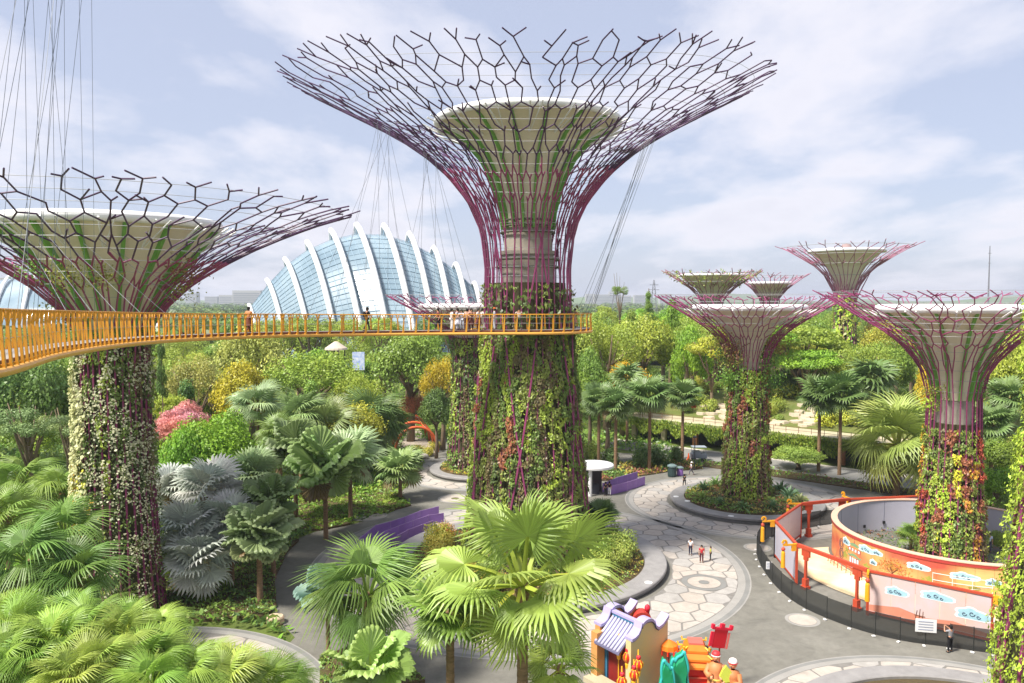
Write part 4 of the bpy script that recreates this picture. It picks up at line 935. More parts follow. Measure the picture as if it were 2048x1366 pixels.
def tree(label, x, y, h, R, kind, colr, v=0, group=None, z0=0.0, name='broadleaf_tree', asp=None, cat='tree'):
    cm, lm = crown(kind, v); t = thing(name, label, cat, (x, y, z0), group=group)
    hz = asp * R if asp else {'round': 0.85, 'layered': 0.8, 'feathery': 0.85, 'column': 3.0, 'cone': 1.5, 'open': 0.9}[kind] * R
    if kind in ('round', 'feathery', 'layered') and not asp: hz = max(hz, (0.50 if kind != 'layered' else 0.34) * (h - z0))
    top = {'round': 0.9, 'layered': 0.75, 'feathery': 0.85, 'column': 1.1, 'cone': 1.1, 'open': 0.75}[kind]
    top = ZM[cm.name]
    cz = h - z0 - hz * top
    o = obj('crown', cm, t); o.location = (0, 0, cz); o.scale = (R, R, hz); o.rotation_euler = (0, 0, (x * 12.9 + y * 7.7) % 6.28); o.color = tuple(FB * v for v in colr) + (1,)
    o = obj('trunk', lm, t); k = max(0.3, cz / 2.0); o.location = (0, 0, cz); o.scale = (R * 0.9, R * 0.9, k if cz > 0 else 0.3)
    TREES.append((x, y, R)); return t
def tp(label, px, pyt, D, w, kind, colr, v=0, **k):
    c = A(px, pyt, D); return tree(label, c.x, c.y, c.z, w / 2 * D / F, kind, colr, v, **k)
cL = (0.165, 0.22, 0.035); cG = (0.10, 0.165, 0.03); cD = (0.06, 0.11, 0.03); cY = (0.27, 0.225, 0.02); cB = (0.10, 0.195, 0.022); cGr = (0.12, 0.17, 0.07); cR = (0.20, 0.065, 0.04); cP = (0.30, 0.15, 0.17); cF = (0.20, 0.21, 0.065); cO = (0.33, 0.235, 0.02); cM = (0.125, 0.18, 0.03)
for a in [('dark broad tree under the walkway at the left edge', 45, 715, 78, 190, 'round', cD, 0), ('dark green tree left of the flowering trunk, under the walkway', 130, 730, 82, 150, 'round', cG, 1), ('slim dark column of creepers right of the flowering trunk', 322, 690, 80, 30, 'column', cD, 0),
          ('pale lime feathery tree right of the slim dark column', 392, 712, 100, 150, 'feathery', cF, 0), ('tall tree with creamy leaf tips under the walkway', 500, 655, 118, 150, 'round', (0.21, 0.23, 0.06), 2), ('round yellow green tree before the creamy tipped tree', 482, 728, 96, 140, 'round', (0.235, 0.225, 0.022), 3),
          ('broad feathery light green tree below the glass dome', 625, 705, 108, 250, 'feathery', cM, 1), ('spreading feathery tree right of the broad feathery one', 715, 745, 104, 120, 'feathery', cL, 2), ('big dark green tree left of the tall trunk', 820, 668, 118, 170, 'round', cG, 2), ('yellowish open tree between dark tree and tall trunk', 885, 715, 112, 110, 'feathery', cY, 0),
          ('dark tree close left of the half hidden supertree', 872, 780, 106, 80, 'round', cD, 3), ('red brown leaved tree behind the orange arches', 826, 790, 118, 70, 'feathery', cR, 3), ('dull maroon shrubby tree below the feathery trees', 738, 780, 118, 60, 'feathery', (0.13, 0.07, 0.05), 1), ('pink flowering tree behind the bright green tree', 365, 806, 76, 120, 'layered', cP, 1),
          ('second pink flowering tree, lower and nearer the flowering trunk', 345, 838, 72, 80, 'layered', (0.35, 0.15, 0.15), 2), ('bright green broad tree right of the flowering trunk', 425, 830, 70, 190, 'round', cB, 0), ('bright green tree lower left in front of its larger twin', 365, 860, 67, 120, 'round', cB, 3), ('grey green blossom tree at the left edge', 55, 815, 70, 130, 'open', cGr, 0),
          ('pale blossom tree left of the flowering trunk', 140, 830, 68, 110, 'open', cGr, 1), ('pale shrubby tree between bright green tree and pink blossom', 335, 790, 84, 90, 'layered', cL, 0),
          ('orange yellow tree in the forest over the kiosk palms', 1245, 728, 122, 130, 'round', cO, 1), ('light green tree directly right of the walkway loop', 1215, 640, 128, 170, 'feathery', cM, 0), ('tall slender tree poking over the horizon right of the tall trunk', 1240, 573, 190, 36, 'open', cG, 1), ('pointed tall tree left under the middle supertree canopy', 1297, 585, 165, 40, 'cone', cG, 0),
          ('pointed tree right next to the taller pointed one', 1345, 600, 150, 60, 'cone', cB, 1), ('pointed light tree left of the pair of pointed ones', 1262, 622, 150, 70, 'cone', cM, 0), ('leafy light tree between pointed trees and middle supertree', 1385, 640, 140, 110, 'feathery', cM, 2), ('yellow green tree touching the middle supertree from the left', 1425, 672, 122, 100, 'layered', (0.19, 0.21, 0.03), 0),
          ('dark leafy tree left behind the terrace', 1180, 700, 112, 90, 'round', cG, 3), ('great layered tree right behind the middle supertree', 1600, 652, 128, 190, 'layered', cM, 0), ('layered yellow topped tree over the great layered one', 1590, 668, 140, 140, 'layered', (0.18, 0.205, 0.032), 1), ('layered tree in front of the great layered pair', 1610, 700, 122, 140, 'layered', cB, 2), ('dark undergrowth tree behind the terrace bushes', 1560, 742, 126, 90, 'round', cD, 1),
          ('mid green round tree right of the layered pair', 1760, 690, 128, 130, 'round', cG, 0), ('bright yellow shrub tree left of the red planted trunk', 1862, 722, 110, 60, 'round', (0.34, 0.29, 0.02), 2), ('green cone like tree beside the bright yellow one', 1825, 662, 140, 100, 'feathery', cG, 1), ('lime tree right of the red planted trunk', 1990, 690, 118, 150, 'feathery', cL, 1), ('wide lime tree at the right edge', 2040, 660, 130, 160, 'round', (0.19, 0.20, 0.035), 0),
          ('dense green tree under the right canopy edge', 1905, 700, 128, 110, 'round', cG, 1), ('rusty orange crowned tree beside the far tall supertree', 1748, 640, 172, 46, 'feathery', (0.30, 0.17, 0.05), 0), ('small airy light green tree on the road verge', 1597, 895, 99, 110, 'layered', (0.15, 0.235, 0.05), 2), ('dark round tree at the left end of the terrace', 1215, 770, 110, 110, 'round', cD, 2)]:
    tp(*a)
# further forest trees, each its own
rg = np.random.default_rng(8)
cols = [cG, cM, cL, cB, cD, cM, cG, cB, (0.15, 0.20, 0.035), (0.10, 0.17, 0.04), (0.2, 0.21, 0.03)]
knds = [('round', 0), ('round', 1), ('feathery', 0), ('layered', 0), ('round', 2), ('feathery', 1), ('cone', 0), ('layered', 1), ('feathery', 2), ('round', 3)]
adj = {0: 'dark green', 1: 'mid green', 2: 'lime', 3: 'bright green', 4: 'deep green', 5: 'mid green', 6: 'green', 7: 'pale yellowish', 8: 'olive green', 9: 'green', 10: 'yellow leaved'}
D = 92.0; nf = 0
def blocked(x, y):
    if y < 118 and -17 < x < 66: return True
    d_ = (x - 17) * .627 + (y - 121.5) * .779; s_ = (x - 17) * .779 - (y - 121.5) * .627
    if -6 < s_ < 62 and d_ < 11.0: return True
    if 228 < y < 300 and -105 < x < 0: return True
    for (tx, ty) in ((73, 170), (47.7, 185), (73, 220), TL, T5):
        if math.hypot(x - tx, y - ty) < 6: return True
    return False
while D < 262:
    sp = 7.8 + (D - 92) * 0.045; x = -0.70 * D
    while x < 0.72 * D:
        xx, yy = x + rg.normal() * sp * 0.22, D + rg.normal() * sp * 0.22; x += sp * 1.05
        if blocked(xx, yy) or nf >= 240: continue
        R = (3.2 + 2.6 * rg.random()) * (1 + (D - 92) * 0.0016); hmax = 9 + 5 * rg.random() + (2.5 if xx > 0 else 0)
        if -0.36 < xx / yy < -0.02 and yy < 228: hmax = min(hmax, 22 - (52 + 26 * rg.random()) * yy / F) if yy < 165 else 22 - (34 + 12 * rg.random()) * yy / F
        if xx > 0: hmax = 22 - (14 + 34 * rg.random() ** 1.3 + max(0, 118 - (yy - 108)) * 0.19) * yy / F
        if 0.385 < xx / yy < 0.475 and yy < 168: hmax = min(hmax, 22 - 88 * yy / F)
        if any(math.hypot(xx - a, yy - b) < 0.55 * (R + r) for a, b, r in TREES): continue
        ci = rg.integers(0, len(cols)); kd = knds[rg.integers(0, len(knds))]
        side = 'left of the conservatory' if xx / yy < -0.34 else ('under the conservatory' if xx < -2 else ('right of the tall trunk' if xx / yy < 0.22 else 'behind right supertrees'))
        shape = {'round': 'round crowned', 'feathery': 'feathery', 'layered': 'flat topped', 'cone': 'pointed'}[kd[0]]
        depth = 'front rows' if yy < 140 else ('middle rows' if yy < 220 else 'back rows')
        tree('%s %s %s tree, %s, %s' % ('tall' if hmax > 12 else 'low', adj[ci], shape, depth, side), xx, yy, hmax, R * (0.7 if kd[0] == 'cone' else 1), kd[0], cols[ci], kd[1], group='forest trees beyond the garden'); nf += 1
    D += sp * 0.9
from collections import defaultdict
dd = defaultdict(list)
for o in list(COL.objects):
    if o.get('group') == 'forest trees beyond the garden': dd[o['label']].append(o)
ORD = ['first', 'second', 'third', 'fourth', 'fifth', 'sixth', 'seventh', 'eighth']
for l, os_ in dd.items():
    if len(os_) > 1:
        for k, o in enumerate(sorted(os_, key=lambda o: o.location.x / o.location.y)): o['label'] = (l + ', ' + ORD[k % 8] + ' from the left').replace('round crowned', 'round').replace('flat topped', 'flat')
print('forest', nf)
# the wood that runs on to the horizon: one mass
Ps, Ns, Ts = [], [], []
for i in range(3000):
    Dd = 262 + 2350 * rg.random() ** 1.8; x = (rg.random() * 2 - 1) * 0.75 * Dd; R = 6 + 4 * rg.random() + Dd * 0.003; h = 8 + 5 * rg.random()
    if Dd < 330 and -110 < x < 0: continue
    n = 46; u = rg.normal(size=(n, 3)); u /= np.linalg.norm(u, axis=1, keepdims=True); u[:, 2] = np.abs(u[:, 2])
    Ps.append(np.array([x, Dd, h - R * 0.55]) + u * R * np.array([1, 1, 0.55])); Ns.append(u + rg.normal(size=(n, 3)) * 0.35 + np.array([0, 0, .4]))
    c = np.array(cols[rg.integers(0, 10)]); Ts.append(np.tile(c, (n, 1)) * (0.8 + 0.4 * rg.random((n, 1))))
P_ = np.concatenate(Ps); o = obj('far_wood', quads_mesh('far_wood', leaf_quads(P_, np.concatenate(Ns), 4.2 * (0.7 + 0.6 * rg.random(len(P_))), 0.8, rg), M_LEAF, np.concatenate(Ts)), kind='stuff')
# undergrowth carpets
def inpoly(x, y, poly):
    r = np.zeros(len(x), bool); j = len(poly) - 1
    for i in range(len(poly)):
        xi, yi = poly[i]; xj, yj = poly[j]
        c = ((yi > y) != (yj > y)) & (x < (xj - xi) * (y - yi) / (yj - yi + 1e-12) + xi); r ^= c; j = i
    return r
def carpet(name, poly, n, size, hgt, pal, rg, exclude=(), up=0.6, base=None, kind='stuff', parent=None, lump=3.0):
    xs = [p[0] for p in poly]; ys = [p[1] for p in poly]; x = rg.uniform(min(xs), max(xs), n); y = rg.uniform(min(ys), max(ys), n)
    k = inpoly(x, y, poly)
    for e in exclude: k &= ~inpoly(x, y, e)
    x, y = x[k], y[k]; m = len(x)
    lm = 0.5 + 0.5 * np.sin(x * 2.1 / lump * 3 + 1.3 * np.sin(y * 1.7)) * np.sin(y * 2.4 / lump * 3 + 1.1 * np.sin(x * 1.3))
    z = (base(x, y) if base else 0) + hgt * (0.15 + 0.85 * lm) * rg.random(m) ** 0.5
    ck = np.array(pal)[(np.floor((np.sin(x * 0.35 + 2) + np.sin(y * 0.31 + x * 0.17)) * 2.3 + rg.normal(size=m) * 0.6).astype(int)) % len(pal)]
    V = leaf_quads(np.stack([x, y, z], 1), rg.normal(size=(m, 3)) * 0.6 + np.array([0, 0, up]), size * (0.6 + 0.8 * rg.random(m)), 0.5, rg, fold=0.2)
    return obj(name, quads_mesh(name, V, M_LEAF, FB * ck * (0.75 + 0.5 * rg.random((m, 1)))), parent, kind=kind)
garden = [(-75, 28), (-16.2, 28), (-16.2, 44)] + [tuple(G(*p)[:2]) for p in left_edge] + [(-17, 124), (-90, 124)]
ringp = lambda c, r: [(c[0] + r * math.cos(a), c[1] + r * math.sin(a)) for a in np.linspace(0, 2 * PI, 48, endpoint=False)]
rg = np.random.default_rng(12)
carpet('undergrowth', garden, 80000, 0.5, 1.1, [cB, cG, cD, cM, cGr, cG, cL], rg, exclude=[ringp(CB, 12.1), BED1, BED2])
carpet('undergrowth', [(-16, 118), (-9, 122.5), (0, 118.5), (10, 112.5), (24, 107.5), (24, 126), (-60, 126), (-17, 118)], 9000, 0.6, 1.2, [cG, cD, cM, cB], rg)
carpet('bed_cover', BED1, 13000, 0.28, 0.85, [cD, cG, cG, cM], rg); carpet('bed_cover', BED2, 13000, 0.30, 0.5, [cL, cM, cG, cB], rg); carpet('bed_cover', BED3, 2500, 0.3, 0.5, [cG, cD, cM], rg)
# bushes
def bush_mesh(seed, n=1500, sz=0.13, fine=False):
    rg = np.random.default_rng(seed); Ps, Ns, Ts = [], [], []
    for i in range(9):
        a = rg.random() * 2 * PI; r = 0.6 * math.sqrt(rg.random()); c = np.array([r * math.cos(a), r * math.sin(a), 0.35 + 0.25 * rg.random()]); m = n // 9; u = rg.normal(size=(m, 3)); u /= np.linalg.norm(u, axis=1, keepdims=True)
        Ps.append(c + u * 0.45 * (0.6 + 0.45 * rg.random((m, 1)))); Ns.append(u + np.array([0, 0, .5]) + rg.normal(size=(m, 3)) * 0.5); g = 0.8 + 0.4 * rg.random((m, 1)) ; Ts.append(np.concatenate([g * (1 + .3 * rg.random((m, 1))), g, g], 1))
    P_ = np.concatenate(Ps); P_[:, 2] = np.maximum(P_[:, 2], 0.02)
    return quads_mesh('foliage', leaf_quads(P_, np.concatenate(Ns), sz * (0.6 + 0.8 * rg.random(len(P_))), 0.4 if fine else 0.6, rg, fold=0.2), M_TREE, np.concatenate(Ts))
BM = [bush_mesh(1), bush_mesh(2), bush_mesh(3, 2000, 0.11, True)]
def stem_mesh():
    mb = MB()
    for i in range(5):
        a = i * 1.26; mb.tube([(0.05 * math.cos(a), 0.05 * math.sin(a), -0.05), (0.3 * math.cos(a), 0.3 * math.sin(a), 0.45)], [0.03, 0.012], 4)
    return mb.mesh('stem', M_BARK2)
SM = stem_mesh()
def bush(label, x, y, R, h, colr, v=0, z0=0.0, group=None, name='bush'):
    t = thing(name, label, 'bush', (x, y, z0), group=group); o = obj('foliage', BM[v], t); o.scale = (R, R, h / 1.05); o.rotation_euler = (0, 0, (x * 3.3 + y) % 6.28); o.color = tuple(FB * v for v in colr) + (1,)
    o = obj('stem', SM, t); o.scale = (R, R, h); return t
def strap_mesh(n, seed, R=1.0, arch=0.7, w=0.05, e0=80, e1=15):
    rg = np.random.default_rng(seed); V = []; T = []
    for i in range(n):
        az = i * GA; el = math.radians(e0 + (e1 - e0) * i / n + rg.normal() * 5); k = 4; L = R * (0.8 + 0.3 * rg.random()); prev = None; g = 0.8 + 0.4 * rg.random()
        d = np.array([math.cos(az), math.sin(az), 0]); s = np.array([-math.sin(az), math.cos(az), 0])
        for q in range(k + 1):
            u = q / k; p = d * L * u * math.cos(el) + np.array([0, 0, L * u * math.sin(el) - arch * L * u * u * 0.6]); ww = w * R * (1 - u * u) + 0.002
            cur = (p - s * ww, p + s * ww)
            if prev: V.append((prev[0], prev[1], cur[1], cur[0])); T.append((g, g, g))
            prev = cur
    return quads_mesh('leaves', np.array(V), M_FROND, np.array(T))
ST = [strap_mesh(34, 1), strap_mesh(46, 2, w=0.03), strap_mesh(26, 3, w=0.09, arch=0.9)]
def strap(label, x, y, R, colr, v=0, z0=0.0, group=None):
    t = thing('strap_plant', label, 'plant', (x, y, z0), group=group); o = obj('leaves', ST[v], t); o.scale = (R,) * 3; o.color = tuple(FB * v for v in colr) + (1,); o.location = (0, 0, 0.1)
    mb = MB(); mb.lathe([(0.12 * R, -0.1), (0.14 * R, 0.1), (0.04 * R, 0.25)], 7); mb.build('stem', M_BARK, t); return t
# ---------------------------------------------------------------- plants in the round planters
rg = np.random.default_rng(31)
YG = (0.23, 0.25, 0.04); BG = (0.14, 0.205, 0.04); OG = (0.30, 0.17, 0.03)
def ring_bush(c, r, deg, R, h, colr, v, label, z0, grp): 
    a = math.radians(deg); bush(label, c[0] + r * math.cos(a), c[1] + r * math.sin(a), R, h, colr, v, z0, grp)
for i, (r, d, R, h, c) in enumerate([(7.8, 194, 1.7, 2.3, YG), (8.2, 212, 1.7, 2.1, YG), (7.6, 228, 1.7, 2.2, YG), (8.3, 242, 1.4, 1.8, YG), (7.2, 178, 1.6, 2.6, YG), (7.6, 162, 1.3, 2.0, OG), (8.4, 254, 1.0, 1.2, BG), (7.3, 268, 1.1, 1.3, BG)]):
    ring_bush(C1, r, d, R, h, c, 2, ['yellow green bush in the big planter, level with the purple fence', 'bushy yellow green shrub second from the purple fence', 'round yellow green shrub left of the big centre palm', 'small yellow green shrub near the kerb left of the big palm', 'tall yellow green bush against the trunk on its left', 'orange tinged bush left of the trunk, farthest back', 'small green shrub behind the big centre palm', 'low green shrub hidden by the big centre palm'][i], 0.8, 'yellow green shrubs in the big planter')
for i, (r, d, R, h, c) in enumerate([(7.7, 318, 1.7, 2.0, BG), (8.0, 338, 1.7, 2.0, BG), (7.4, 354, 1.8, 2.3, (0.12, 0.185, 0.035)), (7.0, 12, 1.5, 2.0, (0.10, 0.16, 0.03)), (8.3, 300, 1.4, 1.6, BG), (6.6, 332, 1.4, 2.6, (0.12, 0.19, 0.03))]):
    ring_bush(C1, r, d, R, h, c, 2, ['green shrub in the big planter nearest the kerb light', 'rounded green shrub right of the kerb light bush', 'dense dark green shrub at the right rim of the big planter', 'dark shrub farthest back on the right of the big planter', 'low green shrub right of the big centre palm', 'tall green shrub close to the trunk on its right'][i], 0.75, 'green shrubs on the right of the big planter')
a = math.radians(20); x, y = C1[0] + 6.9 * math.cos(a), C1[1] + 6.9 * math.sin(a)
palm('dark shaggy low palm against the right side of the thick trunk', x, y, 3.2, 1.7, 'stiff', (0.05, 0.09, 0.025), n=26, tr=0.3, seed=301, e1=-30, z0=0.9)
carpet('planter_cover', ringp(C1, 9.6), 9000, 0.22, 0.35, [(0.26, 0.2, 0.04), cM, cG, (0.28, 0.12, 0.04), cL, cG], rg, exclude=[ringp(C1, 5.4)], base=lambda x, y: 0.55 + 0.5 * np.clip((9.7 - np.hypot(x - C1[0], y - C1[1])) / 4, 0, 1))
for i, (r, d, R, c, v) in enumerate([(4.6, 150, 1.3, (0.06, 0.11, 0.04), 0), (4.4, 120, 1.5, (0.12, 0.18, 0.05), 0), (5.2, 195, 1.0, BG, 1), (5.0, 222, 1.0, (0.09, 0.15, 0.06), 1), (5.2, 250, 1.0, (0.08, 0.14, 0.05), 2), (5.0, 285, 1.1, (0.07, 0.13, 0.05), 1), (4.8, 315, 1.0, (0.10, 0.17, 0.05), 1), (4.4, 345, 1.5, (0.09, 0.15, 0.08), 0), (4.6, 20, 1.4, (0.05, 0.09, 0.03), 0), (5.6, 330, 1.1, (0.16, 0.18, 0.08), 0), (3.4, 255, 1.0, BG, 2), (3.3, 300, 1.0, BG, 2)]):
    a = math.radians(d)
    lb = ['dark arching strap plant, back left in the terrace side planter', 'tall strap plant behind the dark arching one', 'small light green strap plant at the left rim', 'grassy tuft front left of the mid right trunk', 'broad leaved tuft in front of the mid right trunk', 'dark grassy tuft in the front right of its planter', 'green tuft right of the mid right trunk', 'grey green fern like plant right of the mid right trunk', 'dark fern like plant back right of the mid right trunk', 'pale spiky plant at the right rim of its planter', 'leafy plant at the foot of the mid right trunk', 'second leafy plant at the foot of the mid right trunk'][i]
    strap(lb, C4[0] + r * math.cos(a), C4[1] + r * math.sin(a), R * 1.6, c, v, 0.75, 'leafy plants in the planter before the terrace')
carpet('planter_cover', ringp(C4, 6.4), 7000, 0.26, 0.5, [cG, cM, (0.26, 0.12, 0.06), cD, (0.28, 0.24, 0.05), cG], rg, exclude=[ringp(C4, 2.4)], base=lambda x, y: 0.6 + 0.3 * np.clip((6.5 - np.hypot(x - C4[0], y - C4[1])) / 3, 0, 1))
carpet('planter_cover', ringp(C5, 4.9), 2600, 0.3, 0.5, [cY, cL, (0.28, 0.15, 0.05), cM], rg, exclude=[ringp(C5, 2.6)], base=lambda x, y: 0.6)
carpet('planter_cover', ringp(C3, 8.7), 4000, 0.25, 0.45, [cG, cM, (0.22, 0.10, 0.05), cD], rg, exclude=[ringp(T3, 2.4)])

# ---------------------------------------------------------------- terrace with hanging vines, road, garden behind
M_CONC = mat('terrace_concrete', srgb(178, 168, 140), 0.8, noise=0.12, nscale=0.8)
M_DARKW = mat('dark_back_wall', srgb(84, 88, 84), 0.8, noise=0.15, nscale=0.4)
M_ROAD = mat('road_surface', (0.22, 0.215, 0.20), 0.8, noise=0.08, nscale=0.5)
tl = [(17.0, 121.5), (23, 116.5), (29.5, 111.5), (36.5, 106.2), (43.5, 100.6), (50, 95.2), (58, 88.5)]
tl = [np.array(p) for p in catmull(tl, 4)]
def off(pts, d):
    o = []
    for i, p in enumerate(pts):
        t = pts[min(i + 1, len(pts) - 1)] - pts[max(i - 1, 0)]; t = t / np.linalg.norm(t); o.append(p + np.array([-t[1], t[0]]) * d)
    return o
def strip(mb, a, b, z0, z1): ribbon(mb, [(*p, 0) for p in a], [(*p, 0) for p in b], z0, z1)
ter = thing('terrace', 'raised garden terrace with hanging vines along its edge, columns and dark wall below', 'terrace', (0, 0, 0))
b1 = off(tl, 5.5)
mb = MB(); strip(mb, tl, b1, 3.15, 3.6); mb.build('deck', M_CONC, ter)
mb = MB(); strip(mb, off(tl, -0.06), off(tl, 0.18), 3.62, 3.78); mb.build('edge_kerb', mat('pale_coping', srgb(214, 206, 176), 0.7), ter)
mb = MB(); strip(mb, off(tl, 4.2), off(tl, 4.5), 0.0, 3.14); mb.build('back_wall', M_DARKW, ter)
lt = np.concatenate([[0], np.cumsum([np.linalg.norm(tl[i + 1] - tl[i]) for i in range(len(tl) - 1)])])
tt_ = np.array(tl)
def tpt(s, d=0.0):
    p = np.array([np.interp(s, lt, tt_[:, 0]), np.interp(s, lt, tt_[:, 1])]); q = np.array([np.interp(s + .5, lt, tt_[:, 0]), np.interp(s + .5, lt, tt_[:, 1])]) - p; q /= np.linalg.norm(q) + 1e-9
    return p + np.array([-q[1], q[0]]) * d, math.atan2(q[1], q[0])
s = 2.0
while s < lt[-1] - 2:
    p, a = tpt(s, 1.2); mb = MB(); mb.box((p[0], p[1], 1.57), (0.75, 0.55, 3.14), a); mb.build('column', M_CONC if int(s) % 3 else mat('brick_column', srgb(176, 118, 88), 0.8, noise=0.1), ter); s += 5.2
s = 0.5; mp_ = None
while s < lt[-1] - 0.5:
    p, a = tpt(s, 0.35); o = None
    if mp_ is None: mb = MB(); mb.box((0, 0, 0.5), (0.06, 0.06, 1.0)); mp_ = mb.mesh('rail_post', mat('rusty_rail', srgb(120, 84, 60), 0.7))
    o = obj('rail_post', mp_, ter); o.location = (p[0], p[1], 3.6); o.rotation_euler = (0, 0, a); s += 1.7
mb = MB()
for z in (4.1, 4.55): mb.tube([(*p, z) for p in off(tl, 0.35)], 0.025, 4)
mb.build('rail', MATS['rusty_rail'], ter)
n = 15000; sv = rg.random(n) * lt[-1]; ln_ = 1.7 + 0.8 * np.sin(sv * 1.7) * np.sin(sv * 0.53) + 0.35 * rg.random(n); dz = rg.random(n) ** 0.8 * np.maximum(0.7, ln_)
xy = np.array([tpt(s, -0.15 - 0.3 * rg.random())[0] for s in sv]); P_ = np.stack([xy[:, 0], xy[:, 1], 3.75 - dz], 1)
c_ = np.array([(0.17, 0.23, 0.03), (0.11, 0.18, 0.03), (0.21, 0.26, 0.04)])[rg.integers(0, 3, n)] * (0.75 + 0.5 * rg.random((n, 1)))
obj('hanging_vines', quads_mesh('hanging_vines', leaf_quads(P_, np.tile([0.55, -0.75, 0.3], (n, 1)) + rg.normal(size=(n, 3)) * 0.4, 0.4 * (0.6 + 0.7 * rg.random(n)), 0.35, rg, up=(0, 0, 1)), M_LEAF, 1.8 * c_), ter, kind='stuff')
# road in front of it
mb = MB(); rb = off(tl, -7.5); strip(mb, rb, off(tl, -1.2), -0.01, 0.02); mb.build('road', M_ROAD, kind='structure')
mb = MB(); strip(mb, off(tl, -1.2), off(tl, -0.9), 0.0, 0.13); mb.build('road_kerb', mat('pale_kerb', srgb(210, 204, 190), 0.7), kind='structure')
verge = [tuple(p) for p in off(tl, -7.6)] + [tuple(p) for p in off(tl, -11.5)][::-1]
verge = [p for p in verge]
mb = MB(); strip(mb, off(tl[9:], -11.3), off(tl[9:], -7.7), 0.0, 0.12); o = mb.build('road_verge', M_MULCH, kind='structure')
carpet('verge_cover', [tuple(p) for p in off(tl[9:], -7.9)] + [tuple(p) for p in off(tl[9:], -11.1)][::-1], 5200, 0.36, 0.8, [cG, cD, cM, (0.2, 0.1, 0.05), cB], rg)
KB = [tuple(G(*p)[:2]) for p in [(1165, 962), (1215, 962), (1300, 950), (1345, 943), (1405, 938), (1400, 925), (1330, 922), (1170, 930)]]
mb = MB(); mb.poly(KB, 0, 0.12); tag(mb.build('planting_bed', M_MULCH), 'mulched bed under the tall palms behind the white kiosk', 'planting bed')
carpet('bed_cover', KB, 5200, 0.36, 0.8, [cD, cG, cD, (0.3, 0.26, 0.05), (0.22, 0.08, 0.06), cG], rg)
for i, (px, py, R, h) in enumerate([(1278, 935, 2.2, 3.0), (1318, 930, 2.0, 2.8), (1345, 925, 1.6, 2.4), (1215, 930, 1.7, 2.4), (1190, 925, 1.8, 3.0)]):
    p = G(px, py); bush(['big dark glossy bush left of the tall palm trunk behind the kiosk', 'big dark glossy bush right of the tall palm trunk behind the kiosk', 'dark bush next to the orange cone', 'dark bush behind the kiosk roof', 'lighter bush over the kiosk roof'][i], p.x, p.y, R, h, cD if i < 4 else cM, 0, 0.05, 'bushes behind the kiosk')
p = G(1228, 945); strap('pale green spiky plant beside the kiosk', p.x, p.y, 1.9, (0.2, 0.27, 0.12), 0, 0.1)
# mound behind the terrace with stone steps and bushes
M_MOUND = mat('mound_grass', srgb(84, 100, 40), 0.95, nscale=0.4, col2=srgb(112, 112, 62), bump=0.3)
mb = MB(); rows = []
for (d, z) in ((5.3, 3.55), (9, 4.3), (14, 5.6), (20, 6.4), (28, 6.4), (40, 0.0)): rows.append([(*p, z) for p in off(tl, d)])
k = len(rows[0]); mb.add([v for r in rows for v in r], [(i * k + j, i * k + j + 1, (i + 1) * k + j + 1, (i + 1) * k + j) for i in range(len(rows) - 1) for j in range(k - 1)])
mb.build('mound', M_MOUND, kind='structure', smooth=True)
M_ROCK = mat('step_rock', srgb(196, 182, 160), 0.85, noise=0.15, nscale=1.0, bump=0.4)
def mz(d): return float(np.interp(d, [5.3, 9, 14, 20, 28], [3.55, 4.3, 5.6, 6.4, 6.4]))
for i in range(46):
    s = 25.5 + rg.normal() * 1.6 if i < 30 else 13.5 + rg.normal() * 2.0; d = 5.8 + (i % 30) * 0.42; p, a = tpt(s, d); mb = MB(); nn = 7
    R = 0.7 + 0.5 * rg.random(); pts = [(R * (0.75 + 0.4 * rg.random()) * math.cos(q * 2 * PI / nn), 0.7 * R * (0.75 + 0.4 * rg.random()) * math.sin(q * 2 * PI / nn)) for q in range(nn)]
    mb.poly(pts, -0.3, 0.22 + 0.12 * rg.random()); o = mb.build('rock_slab', M_ROCK); o.location = (p[0], p[1], mz(d)); o.rotation_euler = (0.06 * rg.normal(), 0.06 * rg.normal(), a)
    tag(o, 'pale flat rock slab of the stone slope right of the middle supertree' if i < 30 else 'pale flat rock slab of the stone slope left of the middle supertree', 'rock', 'rock slabs stepping up behind the terrace')
for i, (s, d, R, h, c) in enumerate([(29.5, 8, 2.4, 2.6, (0.24, 0.30, 0.035)), (32, 9, 2.2, 2.6, (0.24, 0.29, 0.04)), (34.6, 8.6, 2.0, 2.2, (0.22, 0.26, 0.035)), (28, 14.5, 1.7, 1.9, cM), (18.5, 8, 1.8, 1.8, (0.22, 0.27, 0.04)), (20.4, 9, 1.7, 2.2, cL), (16, 11, 1.8, 2.0, cM), (11, 9, 1.8, 2.2, cL), (8, 8, 1.8, 2.0, cG), (37.5, 9.0, 1.8, 1.8, cM), (22.4, 7.4, 1.2, 1.2, cG), (31, 15, 2.2, 2.6, cG), (36, 14, 2.4, 3.0, cL), (6, 13, 2.4, 3, cM), (40.5, 8, 2.0, 2.4, cG), (43.5, 8, 2.0, 2.4, cM)]):
    p, a = tpt(s, d); bush(['bright lime bush right of the stone slope', 'second bright lime bush right of the stone slope', 'third lime bush right of the stone slope', 'green bush at the top of the stone slope', 'lime bush left of the middle trunk on the terrace', 'yellowish bush close left of the middle trunk', 'green bush up the slope left of the middle trunk', 'light bush over the left vines', 'green bush at the left end of the vines', 'green bush behind the dark palm pair', 'small dark bush beside the middle trunk on the terrace', 'green bush higher behind the lime bushes', 'light bush higher behind the lime bushes', 'green bush up the slope at the far left of the terrace', 'green bush right behind the vine edge near the dark palms', 'light bush at the right end of the terrace'][i], p[0], p[1], R, h, c, i % 3, mz(d), 'bushes on the terrace slope')
